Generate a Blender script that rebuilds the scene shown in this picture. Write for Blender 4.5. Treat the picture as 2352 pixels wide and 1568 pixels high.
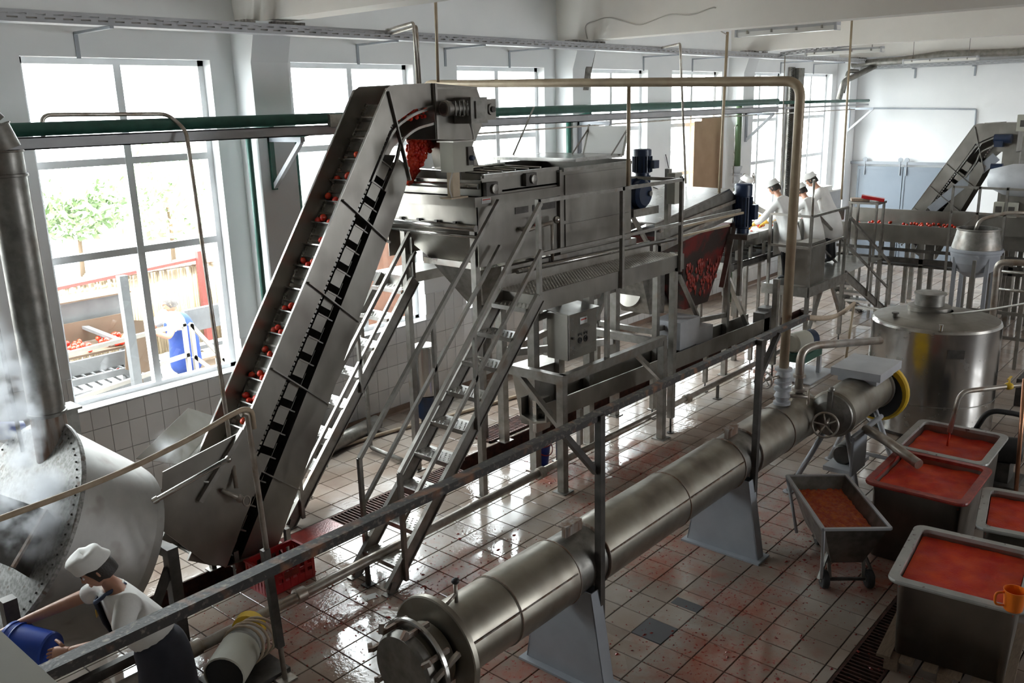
import bpy, math, random
from mathutils import Vector, Matrix
random.seed(11)
R = math.radians
scn = bpy.context.scene
COL = scn.collection
for _o in list(bpy.data.objects):
    bpy.data.objects.remove(_o, do_unlink=True)

# ------------------------------------------------------------------ camera, sky, exposure
# x runs along the window wall away from the camera, y = 0 is the window wall (room at y < 0), z up, metres
CAM_POS = Vector((-6.2128, -9.3663, 4.30))
YAW, PITCH, ROLL, FPX = 0.7188, 0.2603, -0.0264, 2029.87
fw = Vector((math.cos(PITCH)*math.cos(YAW), math.cos(PITCH)*math.sin(YAW), -math.sin(PITCH)))
rt = Vector((math.sin(YAW), -math.cos(YAW), 0))
up = rt.cross(fw)
rt2 = math.cos(ROLL)*rt + math.sin(ROLL)*up
up2 = -math.sin(ROLL)*rt + math.cos(ROLL)*up
cd = bpy.data.cameras.new('camera')
cd.sensor_width = 36.0
cd.lens = FPX/2352*36.0
cd.clip_start = 0.05
cd.clip_end = 300
cam = bpy.data.objects.new('camera', cd)
COL.objects.link(cam)
cam.matrix_world = Matrix(((rt2.x, up2.x, -fw.x, CAM_POS.x), (rt2.y, up2.y, -fw.y, CAM_POS.y), (rt2.z, up2.z, -fw.z, CAM_POS.z), (0, 0, 0, 1)))
scn.camera = cam

SKY_STRENGTH = 7.0
EXPOSURE = 1.66
SUN_STRENGTH = 6.0
world = bpy.data.worlds.new('hazy_sky')
scn.world = world
world.use_nodes = True
wn = world.node_tree
wn.nodes.clear()
_bg = wn.nodes.new('ShaderNodeBackground')
_bg.inputs['Color'].default_value = (0.92, 0.96, 1.0, 1)
_bg.inputs['Strength'].default_value = SKY_STRENGTH
_wo = wn.nodes.new('ShaderNodeOutputWorld')
wn.links.new(_bg.outputs[0], _wo.inputs['Surface'])

_sl = bpy.data.lights.new('sun', 'SUN')
_sl.energy = SUN_STRENGTH; _sl.angle = R(1.0); _sl.color = (1.0, 0.92, 0.80)
_so = bpy.data.objects.new('sun', _sl); COL.objects.link(_so)
_so.rotation_euler = Vector((0.25, 0.62, -1.0)).to_track_quat('-Z', 'Y').to_euler()

vs = scn.view_settings
vs.view_transform = 'Standard'
vs.look = 'None'
vs.exposure = EXPOSURE
vs.gamma = 1.0
vs.use_curve_mapping = False
cy = scn.cycles
cy.use_denoising = True
cy.use_adaptive_sampling = True
cy.adaptive_threshold = 0.02
cy.max_bounces = 8
cy.diffuse_bounces = 5
cy.glossy_bounces = 4
cy.transparent_max_bounces = 24
cy.sample_clamp_indirect = 6.0
cy.volume_bounces = 4
cy.volume_step_rate = 1.0
cy.caustics_reflective = False
cy.caustics_refractive = False

def window_portal(x, w, z0, z1, y, facing):
    l = bpy.data.lights.new('window_light', 'AREA')
    l.shape = 'RECTANGLE'; l.size = w; l.size_y = z1-z0; l.cycles.is_portal = True
    o = bpy.data.objects.new('window_light', l)
    COL.objects.link(o)
    o.location = (x, y, (z0+z1)/2)
    o.rotation_euler = (R(-90) if facing < 0 else R(90), 0, 0)
    return o

# ------------------------------------------------------------------ helpers
class MB:
    """collects shapes in world coordinates and links them as one mesh object"""
    def __init__(s): s.v = []; s.f = []; s.sm = []
    def add(s, vs_, fs, smooth=False):
        o = len(s.v)
        s.v += [tuple(p) for p in vs_]
        for f in fs:
            s.f.append(tuple(i+o for i in f)); s.sm.append(smooth)
        return s
    def box(s, x0, x1, y0, y1, z0, z1):
        return s.add([(x0,y0,z0),(x1,y0,z0),(x1,y1,z0),(x0,y1,z0),(x0,y0,z1),(x1,y0,z1),(x1,y1,z1),(x0,y1,z1)],
                     [(0,3,2,1),(4,5,6,7),(0,1,5,4),(1,2,6,5),(2,3,7,6),(3,0,4,7)])
    def bar(s, a, b, w, h, upv=(0,0,1)):
        a, b, upv = Vector(a), Vector(b), Vector(upv)
        d = (b-a).normalized()
        if abs(d.dot(upv.normalized())) > 0.99: upv = Vector((1,0,0))
        x = d.cross(upv).normalized(); y = x.cross(d).normalized()
        P = []
        for c in (a, b):
            for sx, sy in ((-1,-1),(1,-1),(1,1),(-1,1)):
                P.append(c + x*sx*w/2 + y*sy*h/2)
        return s.add(P, [(0,1,2,3),(7,6,5,4),(0,4,5,1),(1,5,6,2),(2,6,7,3),(3,7,4,0)])
    def tube(s, pts, r, n=10, cap=True, closed=False):
        pts = [Vector(p) for p in pts]
        k = len(pts)
        rr = r if isinstance(r, (list, tuple)) else [r]*k
        T = []
        for i in range(k):
            if closed: t = pts[(i+1) % k]-pts[i-1]
            else: t = pts[min(i+1, k-1)]-pts[max(i-1, 0)]
            T.append(t.normalized() if t.length > 1e-9 else Vector((0,0,1)))
        ref = Vector((0,0,1)) if abs(T[0].z) < 0.9 else Vector((1,0,0))
        x = T[0].cross(ref).normalized()
        P = []
        for i in range(k):
            x = (x - T[i]*x.dot(T[i]))
            x = x.normalized() if x.length > 1e-6 else T[i].orthogonal().normalized()
            y = T[i].cross(x)
            for j in range(n):
                a = 2*math.pi*j/n
                P.append(pts[i] + (x*math.cos(a) + y*math.sin(a))*rr[i])
        F = []
        for i in range(k if closed else k-1):
            i2 = (i+1) % k
            for j in range(n):
                F.append((i*n+j, i*n+(j+1) % n, i2*n+(j+1) % n, i2*n+j))
        s.add(P, F, True)
        if cap and not closed:
            b = len(s.v)-len(P)
            s.f.append(tuple(b+j for j in reversed(range(n)))); s.sm.append(False)
            s.f.append(tuple(b+(k-1)*n+j for j in range(n))); s.sm.append(False)
        return s
    def cyl(s, a, b, r, n=16): return s.tube([a, b], r, n)
    def lathe(s, prof, base, axis=(0,0,1), n=24, cap=True, arc=None):
        """prof: list of (radius, height along axis); duplicate a point for a sharp edge"""
        base, axis = Vector(base), Vector(axis).normalized()
        x = axis.orthogonal().normalized()
        if abs(axis.z) > 0.99: x = Vector((1,0,0))
        y = axis.cross(x)
        rings = []; segs = []
        prev = None
        for r, h in prof:
            rings.append((r, h))
        P = []; F = []
        for i in range(len(rings)-1):
            (r0, h0), (r1, h1) = rings[i], rings[i+1]
            if abs(r0-r1) < 1e-9 and abs(h0-h1) < 1e-9: continue
            o = len(P)
            for r, h in ((r0, h0), (r1, h1)):
                for j in range(n):
                    a = 2*math.pi*j/n
                    P.append(base + axis*h + (x*math.cos(a)+y*math.sin(a))*r)
            for j in range(n):
                F.append((o+j, o+(j+1) % n, o+n+(j+1) % n, o+n+j))
        s.add(P, F, True)
        if cap:
            for r, h, flip in ((rings[0][0], rings[0][1], True), (rings[-1][0], rings[-1][1], False)):
                if r > 1e-6:
                    Q = [base + axis*h + (x*math.cos(2*math.pi*j/n)+y*math.sin(2*math.pi*j/n))*r for j in range(n)]
                    s.add(Q, [tuple(reversed(range(n))) if flip else tuple(range(n))])
        return s
    def prism(s, poly, d, smooth=False):
        """poly: coplanar 3-D points; d: extrusion vector"""
        poly = [Vector(p) for p in poly]; d = Vector(d); n = len(poly)
        P = poly + [p+d for p in poly]
        F = [tuple(reversed(range(n))), tuple(range(n, 2*n))]
        F += [(i, (i+1) % n, n+(i+1) % n, n+i) for i in range(n)]
        return s.add(P, F, smooth)
    def plate(s, poly, t):
        poly = [Vector(p) for p in poly]
        nn = (poly[1]-poly[0]).cross(poly[2]-poly[0]).normalized()
        return s.prism([p - nn*t/2 for p in poly], nn*t)
    def sph(s, c, r, n=12, m=8, rot=None):
        c = Vector(c); r = r if isinstance(r, (list, tuple)) else (r, r, r)
        P = []; F = []
        for i in range(m+1):
            th = math.pi*i/m
            for j in range(n):
                ph = 2*math.pi*j/n
                p = Vector((r[0]*math.sin(th)*math.cos(ph), r[1]*math.sin(th)*math.sin(ph), r[2]*math.cos(th)))
                if rot is not None: p = rot @ p
                P.append(c+p)
        for i in range(m):
            for j in range(n):
                F.append((i*n+j, (i+1)*n+j, (i+1)*n+(j+1) % n, i*n+(j+1) % n))
        return s.add(P, F, True)
    def loft(s, rings, cap=True, smooth=True):
        n = len(rings[0]); P = [p for r_ in rings for p in r_]
        F = [(i*n+j, i*n+(j+1) % n, (i+1)*n+(j+1) % n, (i+1)*n+j) for i in range(len(rings)-1) for j in range(n)]
        s.add(P, F, smooth)
        if cap:
            b = len(s.v)-len(P)
            s.f.append(tuple(b+j for j in reversed(range(n)))); s.sm.append(False)
            s.f.append(tuple(b+(len(rings)-1)*n+j for j in range(n))); s.sm.append(False)
        return s
    def mesh(s, name, off=(0,0,0)):
        me = bpy.data.meshes.new(name)
        off = Vector(off)
        me.from_pydata([tuple(Vector(p)-off) for p in s.v], [], s.f)
        me.polygons.foreach_set('use_smooth', s.sm)
        me.validate(); me.update()
        return me
    def build(s, name, m, parent=None, loc=None):
        """mesh object; world coordinates are kept whatever the parent's place (parents are not rotated while building)"""
        if loc is None:
            if parent is not None: loc = WL[parent.name]
            else:
                xs = [p[0] for p in s.v]; ys = [p[1] for p in s.v]; zs = [p[2] for p in s.v]
                loc = Vector(((min(xs)+max(xs))/2, (min(ys)+max(ys))/2, min(zs)))
        loc = Vector(loc)
        me = s.mesh(name, loc)
        me.materials.append(m)
        o = bpy.data.objects.new(name, me)
        COL.objects.link(o)
        WL[o.name] = loc
        if parent is not None:
            o.parent = parent
            o.location = loc - WL[parent.name]
        else: o.location = loc
        return o

WL = {}
def thing(name, label, cat, loc=(0,0,0), group=None):
    o = bpy.data.objects.new(name, None)
    o.empty_display_size = 0.1
    COL.objects.link(o)
    o.location = loc
    WL[o.name] = Vector(loc)
    o['label'] = label; o['category'] = cat
    if group: o['group'] = group
    return o
def tag(o, label, cat, group=None, kind=None):
    o['label'] = label; o['category'] = cat
    if group: o['group'] = group
    if kind: o['kind'] = kind
    return o
def struct(o, label=None):
    o['kind'] = 'structure'
    if label: o['label'] = label
    return o
def copy_tree(o, parent=None, loc=None, rotz=None, label=None, scale=None):
    c = o.copy()
    COL.objects.link(c)
    c.parent = parent
    if loc is not None: c.location = loc; WL[c.name] = Vector(loc)
    else: WL[c.name] = WL.get(o.name, Vector())
    if rotz is not None: c.rotation_euler = (0, 0, rotz)
    if label: c['label'] = label
    if scale: c.scale = scale
    for ch in list(o.children): copy_tree(ch, c)
    return c
def bend(pts, rad=0.1, n=5):
    """round the corners of a polyline"""
    pts = [Vector(p) for p in pts]; out = [pts[0]]
    for i in range(1, len(pts)-1):
        a, b, c = pts[i-1], pts[i], pts[i+1]
        r1 = min(rad, (a-b).length*0.49, (c-b).length*0.49)
        p, q = b+(a-b).normalized()*r1, b+(c-b).normalized()*r1
        for k in range(n+1):
            t = k/n
            out.append(p*(1-t)**2 + b*2*t*(1-t) + q*t*t)
    out.append(pts[-1])
    return out
def circle(c, r, ax, n=16, ph=0):
    c, ax = Vector(c), Vector(ax).normalized()
    x = ax.orthogonal().normalized() if abs(ax.z) < 0.99 else Vector((1,0,0)); y = ax.cross(x)
    return [c + (x*math.cos(2*math.pi*j/n+ph)+y*math.sin(2*math.pi*j/n+ph))*r for j in range(n)]

# ------------------------------------------------------------------ materials
def new_mat(name):
    m = bpy.data.materials.new(name)
    m.use_nodes = True
    nt = m.node_tree
    b = nt.nodes['Principled BSDF']
    return m, nt, b
def N(nt, t, **kw):
    n = nt.nodes.new(t)
    for k, v_ in kw.items(): setattr(n, k, v_)
    return n
def noise(nt, scale, detail=4, rough=0.55, stretch=None, obj=False):
    if obj:
        g = N(nt, 'ShaderNodeTexCoord'); out = g.outputs['Object']
    else:
        g = N(nt, 'ShaderNodeNewGeometry'); out = g.outputs['Position']
    if stretch:
        mp = N(nt, 'ShaderNodeMapping'); mp.inputs['Scale'].default_value = stretch
        nt.links.new(out, mp.inputs['Vector']); out = mp.outputs['Vector']
    t = N(nt, 'ShaderNodeTexNoise')
    t.inputs['Scale'].default_value = scale; t.inputs['Detail'].default_value = detail; t.inputs['Roughness'].default_value = rough
    nt.links.new(out, t.inputs['Vector'])
    return t.outputs['Fac']
def ramp(nt, fac, stops):
    r_ = N(nt, 'ShaderNodeValToRGB')
    e = r_.color_ramp.elements
    e[0].position, e[0].color = stops[0][0], tuple(stops[0][1])+(1,)
    e[1].position, e[1].color = stops[-1][0], tuple(stops[-1][1])+(1,)
    for p, c in stops[1:-1]:
        x = e.new(p); x.color = tuple(c)+(1,)
    nt.links.new(fac, r_.inputs['Fac'])
    return r_.outputs['Color']
def mapr(nt, fac, a, b, c, d):
    m = N(nt, 'ShaderNodeMapRange')
    for i, x in enumerate((a, b, c, d)): m.inputs[i+1].default_value = x
    nt.links.new(fac, m.inputs[0])
    return m.outputs[0]
def mix(nt, fac, a, b):
    m = N(nt, 'ShaderNodeMix', data_type='RGBA')
    if isinstance(fac, (int, float)): m.inputs[0].default_value = fac
    else: nt.links.new(fac, m.inputs[0])
    for i, x in ((6, a), (7, b)):
        if isinstance(x, tuple): m.inputs[i].default_value = x+(1,)
        else: nt.links.new(x, m.inputs[i])
    return m.outputs[2]
def mth(nt, op, a, b=0.0):
    m = N(nt, 'ShaderNodeMath', operation=op)
    for i, x in ((0, a), (1, b)):
        if isinstance(x, (int, float)): m.inputs[i].default_value = x
        else: nt.links.new(x, m.inputs[i])
    return m.outputs[0]
def bump(nt, b, fac, strength=0.2, dist=0.01):
    bp_ = N(nt, 'ShaderNodeBump')
    bp_.inputs['Strength'].default_value = strength; bp_.inputs['Distance'].default_value = dist
    nt.links.new(fac, bp_.inputs['Height']); nt.links.new(bp_.outputs[0], b.inputs['Normal'])
def mat(name, col, rough=0.5, metal=0.0, col2=None, scale=6.0, lo=0.35, hi=0.7, detail=5, stretch=None, rvar=0.0, bmp=0.0, bscale=40, dirt=None, dscale=3.0, dlo=0.6, dhi=0.75, spec=None, obj=False):
    m, nt, b = new_mat(name)
    b.inputs['Roughness'].default_value = rough; b.inputs['Metallic'].default_value = metal
    c = None
    if col2 is not None or rvar or dirt:
        nz = noise(nt, scale, detail, stretch=stretch, obj=obj)
        c = ramp(nt, nz, [(lo, col), (hi, col2 if col2 is not None else col)])
        if rvar:
            nt.links.new(mapr(nt, nz, 0.3, 0.75, max(0.03, rough-rvar), min(1, rough+rvar)), b.inputs['Roughness'])
        if dirt is not None:
            n2 = noise(nt, dscale, 2, 0.4, obj=obj)
            c = mix(nt, mapr(nt, n2, dlo, dhi, 0, 1), c, tuple(dirt))
        nt.links.new(c, b.inputs['Base Color'])
    else: b.inputs['Base Color'].default_value = tuple(col)+(1,)
    if bmp: bump(nt, b, noise(nt, bscale, 4, obj=obj), bmp)
    if spec is not None: b.inputs['Specular IOR Level'].default_value = spec
    return m

M = {}
M['wall'] = mat('white_wall_paint', (0.86,0.865,0.865), 0.7, col2=(0.81,0.82,0.825), scale=1.3, bmp=0.06, bscale=9, dirt=(0.62,0.62,0.6), dscale=0.9, dlo=0.66, dhi=0.85)
M['ceil'] = mat('ceiling_paint', (0.86,0.82,0.765), 0.8, col2=(0.82,0.78,0.73), scale=1.0, bmp=0.05, bscale=8)
M['beam'] = mat('beam_paint', (0.88,0.85,0.80), 0.75, col2=(0.83,0.80,0.755), scale=1.5, bmp=0.05, bscale=9)
M['roughdark'] = mat('mortar_and_wedge', (0.12,0.105,0.09), 0.95, col2=(0.3,0.28,0.26), scale=14, bmp=0.6, bscale=30)
M['wtile'] = mat('white_glazed_tile', (0.80,0.80,0.80), 0.16, col2=(0.76,0.755,0.75), scale=2.5, rvar=0.05)
M['grout'] = mat('grey_grout', (0.30,0.29,0.28), 0.9, col2=(0.22,0.21,0.2), scale=8)
M['skirt'] = mat('brown_skirting', (0.26,0.17,0.12), 0.35, col2=(0.2,0.13,0.1), scale=4)
M['winframe'] = mat('white_window_frame', (0.78,0.79,0.80), 0.4, col2=(0.7,0.71,0.72), scale=4)
M['steel'] = mat('stainless_sheet', (0.30,0.283,0.255), 0.40, 1.0, col2=(0.225,0.21,0.187), scale=3.0, lo=0.3, hi=0.75, rvar=0.10, stretch=(1,1,0.5), dirt=(0.11,0.095,0.08), dscale=2.2, dlo=0.45, dhi=0.95)
M['steelb'] = mat('bright_stainless', (0.47,0.455,0.43), 0.24, 1.0, col2=(0.36,0.345,0.32), scale=5, rvar=0.08)
M['frame'] = mat('stainless_box_tube', (0.30,0.285,0.26), 0.42, 0.92, col2=(0.20,0.187,0.168), scale=9, lo=0.35, hi=0.75, rvar=0.08, dirt=(0.2,0.13,0.09), dscale=5, dlo=0.6, dhi=0.9)
M['galv'] = mat('galvanised_sheet', (0.27,0.26,0.238), 0.46, 0.88, col2=(0.19,0.18,0.163), scale=10, lo=0.38, hi=0.66, rvar=0.1, dirt=(0.22,0.16,0.12), dscale=3, dlo=0.55, dhi=0.95)
M['zinc'] = mat('insulation_cladding', (0.36,0.335,0.285), 0.42, 0.95, col2=(0.25,0.228,0.19), scale=4, lo=0.3, hi=0.75, rvar=0.09, dirt=(0.18,0.14,0.11), dscale=4, dlo=0.5, dhi=0.95)
M['rust'] = mat('rusty_duct_steel', (0.20,0.12,0.08), 0.7, 0.4, col2=(0.33,0.30,0.27), scale=6, lo=0.4, hi=0.62, stretch=(3,3,0.4), bmp=0.1)
M['dark'] = mat('dark_steel', (0.06,0.055,0.05), 0.5, 0.6, col2=(0.11,0.10,0.09), scale=8)
M['black'] = mat('black_rubber', (0.018,0.018,0.018), 0.6, bmp=0.1)
M['railp'] = mat('worn_dark_rail', (0.045,0.04,0.037), 0.55, 0.2, col2=(0.26,0.22,0.18), scale=30, lo=0.54, hi=0.76, bmp=0.25, bscale=60, dirt=(0.22,0.1,0.05), dscale=9, dlo=0.58, dhi=0.72)
M['rustpipe'] = mat('stained_steel_pipe', (0.42,0.39,0.35), 0.38, 0.7, col2=(0.26,0.2,0.15), scale=7, lo=0.4, hi=0.7, rvar=0.1)
M['green'] = mat('dark_green_paint', (0.028,0.115,0.085), 0.4, col2=(0.02,0.08,0.06), scale=7)
M['greyp'] = mat('light_grey_paint', (0.47,0.48,0.50), 0.45, col2=(0.40,0.41,0.43), scale=5)
M['rimp'] = mat('worn_grey_rim', (0.42,0.42,0.40), 0.5, 0.3, col2=(0.33,0.33,0.31), scale=6, dirt=(0.10,0.06,0.05), dscale=18, dlo=0.66, dhi=0.74)
M['support'] = mat('grey_support_paint', (0.36,0.385,0.42), 0.42, col2=(0.30,0.32,0.35), scale=3)
M['doorp'] = mat('grey_door_paint', (0.24,0.275,0.32), 0.38, col2=(0.20,0.235,0.275), scale=0.8, rvar=0.08)
M['blue'] = mat('blue_motor_paint', (0.007,0.018,0.05), 0.35, col2=(0.011,0.028,0.075), scale=9)
M['bluep'] = mat('blue_plastic', (0.015,0.05,0.33), 0.3, col2=(0.02,0.07,0.4), scale=5)
M['redp'] = mat('red_plastic', (0.38,0.008,0.012), 0.35, col2=(0.46,0.02,0.02), scale=6)
M['orange'] = mat('orange_plastic', (0.85,0.19,0.015), 0.3)
M['yellow'] = mat('yellow_paint', (0.75,0.48,0.03), 0.4)
M['ypipe'] = mat('ochre_pipe_paint', (0.42,0.34,0.23), 0.45, 0.2, col2=(0.33,0.25,0.17), scale=5)
M['rope'] = mat('beige_hose', (0.50,0.40,0.29), 0.6, col2=(0.4,0.3,0.2), scale=12)
M['card'] = mat('brown_cardboard', (0.40,0.27,0.17), 0.85, col2=(0.34,0.22,0.135), scale=3)
M['paper'] = mat('white_paper', (0.8,0.8,0.78), 0.7)
M['redink'] = mat('red_ink', (0.55,0.05,0.03), 0.6)
M['ink'] = mat('black_ink', (0.02,0.02,0.02), 0.5)
M['tomato'] = mat('ripe_tomato_skin', (0.55,0.018,0.010), 0.22, col2=(0.66,0.06,0.015), scale=9)
M['pulp'] = mat('tomato_pulp', (0.50,0.020,0.009), 0.5, col2=(0.66,0.075,0.02), scale=6, lo=0.4, hi=0.7, bmp=0.5, bscale=55, rvar=0.1, spec=0.2)
M['pulpo'] = mat('orange_tomato_pomace', (0.42,0.05,0.012), 0.55, col2=(0.62,0.14,0.02), scale=20, lo=0.4, hi=0.7, bmp=1.0, bscale=70)
M['stainchute'] = mat('stained_chute_steel', (0.035,0.022,0.018), 0.5, 0.3, col2=(0.16,0.012,0.010), scale=2.6, lo=0.48, hi=0.62, bmp=0.2)
M['wetplate'] = mat('wet_red_plate', (0.085,0.014,0.012), 0.18, 0.3, col2=(0.14,0.02,0.015), scale=5, bmp=0.15, bscale=60)
M['drumsheet'] = mat('satin_drum_sheet', (0.46,0.45,0.43), 0.46, 0.85, col2=(0.36,0.35,0.33), scale=3, rvar=0.06, dirt=(0.2,0.16,0.13), dscale=5, dlo=0.6, dhi=0.85)
M['mottled'] = mat('mottled_galvanised', (0.30,0.295,0.28), 0.62, 0.55, col2=(0.17,0.165,0.155), scale=34, lo=0.42, hi=0.62, detail=3, dirt=(0.12,0.09,0.07), dscale=14, dlo=0.62, dhi=0.7)
M['juice'] = mat('dried_tomato_juice', (0.20,0.012,0.010), 0.4, col2=(0.35,0.04,0.02), scale=14, bmp=0.3, bscale=40)
M['skin'] = mat('skin', (0.50,0.27,0.18), 0.5, col2=(0.46,0.23,0.15), scale=12)
M['hair'] = mat('dark_hair', (0.025,0.018,0.014), 0.5, bmp=0.4, bscale=90)
M['hairg'] = mat('greying_hair', (0.16,0.14,0.13), 0.6, col2=(0.08,0.07,0.06), scale=40, bmp=0.4, bscale=90)
M['cotton'] = mat('white_cotton', (0.80,0.79,0.76), 0.85, col2=(0.70,0.69,0.67), scale=6, bmp=0.6, bscale=11)
M['apron'] = mat('dark_apron', (0.018,0.02,0.032), 0.7, col2=(0.03,0.032,0.048), scale=6)
M['blueapron'] = mat('blue_work_apron', (0.012,0.038,0.19), 0.8, col2=(0.02,0.055,0.24), scale=8)
M['trouser'] = mat('dark_trousers', (0.015,0.015,0.018), 0.8)
M['glove'] = mat('yellow_rubber_glove', (0.72,0.42,0.04), 0.45, col2=(0.62,0.33,0.03), scale=12)
M['wood'] = mat('grey_brown_wood', (0.30,0.22,0.15), 0.75, col2=(0.2,0.14,0.1), scale=9, stretch=(1,6,6))
M['cane'] = mat('dry_cane', (0.36,0.29,0.19), 0.75, col2=(0.26,0.20,0.13), scale=5)
M['leaf'] = mat('green_leaves', (0.18,0.26,0.12), 0.6, col2=(0.25,0.34,0.17), scale=3)
M['bark'] = mat('tree_bark', (0.16,0.11,0.07), 0.9, bmp=0.4)
M['yard'] = mat('concrete_yard', (0.24,0.235,0.225), 0.85, col2=(0.17,0.165,0.16), scale=2, bmp=0.1)
M['yardsteel'] = mat('darkened_yard_steel', (0.15,0.15,0.15), 0.6, col2=(0.11,0.11,0.11), scale=4)  # base grey lowered so the overbright yard light does not bleach it
M['yardcard'] = mat('darkened_yard_card', (0.13,0.085,0.055), 0.9, col2=(0.10,0.065,0.04), scale=3)  # card colour darkened to hold against the strong outdoor light
M['yardrail'] = mat('pale_yard_rail', (0.30,0.27,0.235), 0.7)
M['ydark'] = mat('black_steel', (0.012,0.012,0.012), 0.6)
M['bootred'] = mat('dark_red_boot', (0.11,0.012,0.015), 0.5)
M['cottonw'] = mat('white_shirt', (0.45,0.44,0.43), 0.85)
M['beige'] = mat('beige_sheet', (0.44,0.43,0.36), 0.6, col2=(0.40,0.39,0.33), scale=4)
M['iron'] = mat('rusty_grate_iron', (0.05,0.028,0.022), 0.6, 0.5, col2=(0.13,0.06,0.045), scale=12, bmp=0.2)
M['cable'] = mat('pale_cable', (0.55,0.52,0.48), 0.6)
M['plastic'] = mat('clear_plastic_sheet', (0.6,0.6,0.58), 0.25)

def tread_mat():
    m, nt, b = new_mat('tear_plate')
    b.inputs['Metallic'].default_value = 1.0; b.inputs['Roughness'].default_value = 0.28
    b.inputs['Base Color'].default_value = (0.62,0.61,0.58,1)
    nz = noise(nt, 4, 4)
    nt.links.new(ramp(nt, nz, [(0.3,(0.66,0.65,0.62)),(0.7,(0.42,0.4,0.37))]), b.inputs['Base Color'])
    return m
M['tread'] = tread_mat()

def glass_mat():
    m = bpy.data.materials.new('window_glass'); m.use_nodes = True
    nt = m.node_tree; nt.nodes.clear()
    t = N(nt, 'ShaderNodeBsdfTransparent'); t.inputs[0].default_value = (0.96,0.98,0.97,1)
    g = N(nt, 'ShaderNodeBsdfGlossy'); g.inputs['Roughness'].default_value = 0.02
    x = N(nt, 'ShaderNodeMixShader'); x.inputs[0].default_value = 0.05
    o = N(nt, 'ShaderNodeOutputMaterial')
    nt.links.new(t.outputs[0], x.inputs[1]); nt.links.new(g.outputs[0], x.inputs[2]); nt.links.new(x.outputs[0], o.inputs[0])
    return m
M['glass'] = glass_mat()

def lamp_mat():
    m, nt, b = new_mat('lamp_diffuser')
    b.inputs['Base Color'].default_value = (0.75,0.74,0.70,1); b.inputs['Roughness'].default_value = 0.3
    return m
M['diff'] = lamp_mat()

# spill centres on the floor (x, y, radius): where the tomato juice runs
SPILLS = [(1.7,-3.3,0.9),(2.6,-3.9,1.1),(1.2,-4.3,0.8),(-0.9,-4.1,1.0),(-2.3,-3.4,1.1),(-1.6,-5.6,0.9),(0.6,-5.2,0.9),(1.9,-5.9,0.9),(1.5,-6.8,1.0),(0.4,-6.3,0.7),(2.6,-5.6,0.9),(8.5,-2.4,1.6),(6.8,-3.5,0.7),(-0.6,-6.6,1.0)]
def floor_tile_mat():
    m, nt, b = new_mat('wet_floor_tile')
    g = N(nt, 'ShaderNodeNewGeometry')
    pos = g.outputs['Position']
    n1 = noise(nt, 1.1, 5)
    base = ramp(nt, n1, [(0.30,(0.27,0.19,0.145)),(0.5,(0.365,0.295,0.245)),(0.72,(0.43,0.385,0.345))])
    # each tile its own shade
    cell = N(nt, 'ShaderNodeTexWhiteNoise', noise_dimensions='3D')
    mp = N(nt, 'ShaderNodeVectorMath', operation='SUBTRACT'); mp.inputs[1].default_value = (-0.6672, -5.4706, 0)
    nt.links.new(pos, mp.inputs[0])
    dv = N(nt, 'ShaderNodeVectorMath', operation='SCALE'); dv.inputs['Scale'].default_value = 1/0.2871
    nt.links.new(mp.outputs[0], dv.inputs[0])
    fl = N(nt, 'ShaderNodeVectorMath', operation='FLOOR'); nt.links.new(dv.outputs[0], fl.inputs[0])
    fm = N(nt, 'ShaderNodeVectorMath', operation='MULTIPLY'); fm.inputs[1].default_value = (1,1,0)
    nt.links.new(fl.outputs[0], fm.inputs[0]); nt.links.new(fm.outputs[0], cell.inputs['Vector'])
    shade = mapr(nt, cell.outputs['Value'], 0, 1, 0.82, 1.06)
    sc = N(nt, 'ShaderNodeVectorMath', operation='SCALE'); nt.links.new(base, sc.inputs[0]); nt.links.new(shade, sc.inputs['Scale'])
    col = sc.outputs[0]
    # juice mask: sum of falloffs around the spill centres
    sep = N(nt, 'ShaderNodeSeparateXYZ'); nt.links.new(pos, sep.inputs[0])
    tot = None
    for (sx, sy, r_) in SPILLS:
        dx = mth(nt, 'SUBTRACT', sep.outputs[0], sx); dy = mth(nt, 'SUBTRACT', sep.outputs[1], sy)
        d2 = mth(nt, 'ADD', mth(nt, 'MULTIPLY', dx, dx), mth(nt, 'MULTIPLY', dy, dy))
        f = mapr(nt, d2, 0.0, r_*r_, 1.0, 0.0)
        tot = f if tot is None else mth(nt, 'MAXIMUM', tot, f)
    ns = noise(nt, 3.2, 7, 0.62)
    ns2 = noise(nt, 26, 5, 0.6)
    wash = mapr(nt, mth(nt, 'ADD', mth(nt, 'MULTIPLY', tot, 0.36), ns), 0.68, 0.96, 0.0, 0.70)
    specks = mapr(nt, mth(nt, 'ADD', mth(nt, 'MULTIPLY', tot, 0.10), ns2), 0.67, 0.73, 0.0, 0.85)
    col = mix(nt, wash, col, (0.34,0.085,0.045))
    col = mix(nt, specks, col, (0.26,0.025,0.015))
    nt.links.new(col, b.inputs['Base Color'])
    # puddles: mirror-smooth where water stands, satin elsewhere, fine ripples at the edges
    pn = noise(nt, 0.75, 3, 0.5)
    wet = mapr(nt, pn, 0.40, 0.52, 0.0, 1.0)
    rough = mapr(nt, wet, 0, 1, 0.22, 0.03)
    nt.links.new(rough, b.inputs['Roughness'])
    rn = noise(nt, 24, 4, 0.55)
    strength = mapr(nt, noise(nt, 1.9, 4, 0.6), 0.46, 0.62, 0.03, 0.30)
    bp_ = N(nt, 'ShaderNodeBump'); bp_.inputs['Distance'].default_value = 0.012
    nt.links.new(strength, bp_.inputs['Strength']); nt.links.new(rn, bp_.inputs['Height']); nt.links.new(bp_.outputs[0], b.inputs['Normal'])
    b.inputs['Specular IOR Level'].default_value = 0.6
    return m
M['ftile'] = floor_tile_mat()
M['fgrout'] = mat('brown_floor_grout', (0.055,0.03,0.022), 0.6, col2=(0.03,0.016,0.013), scale=8)
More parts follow.
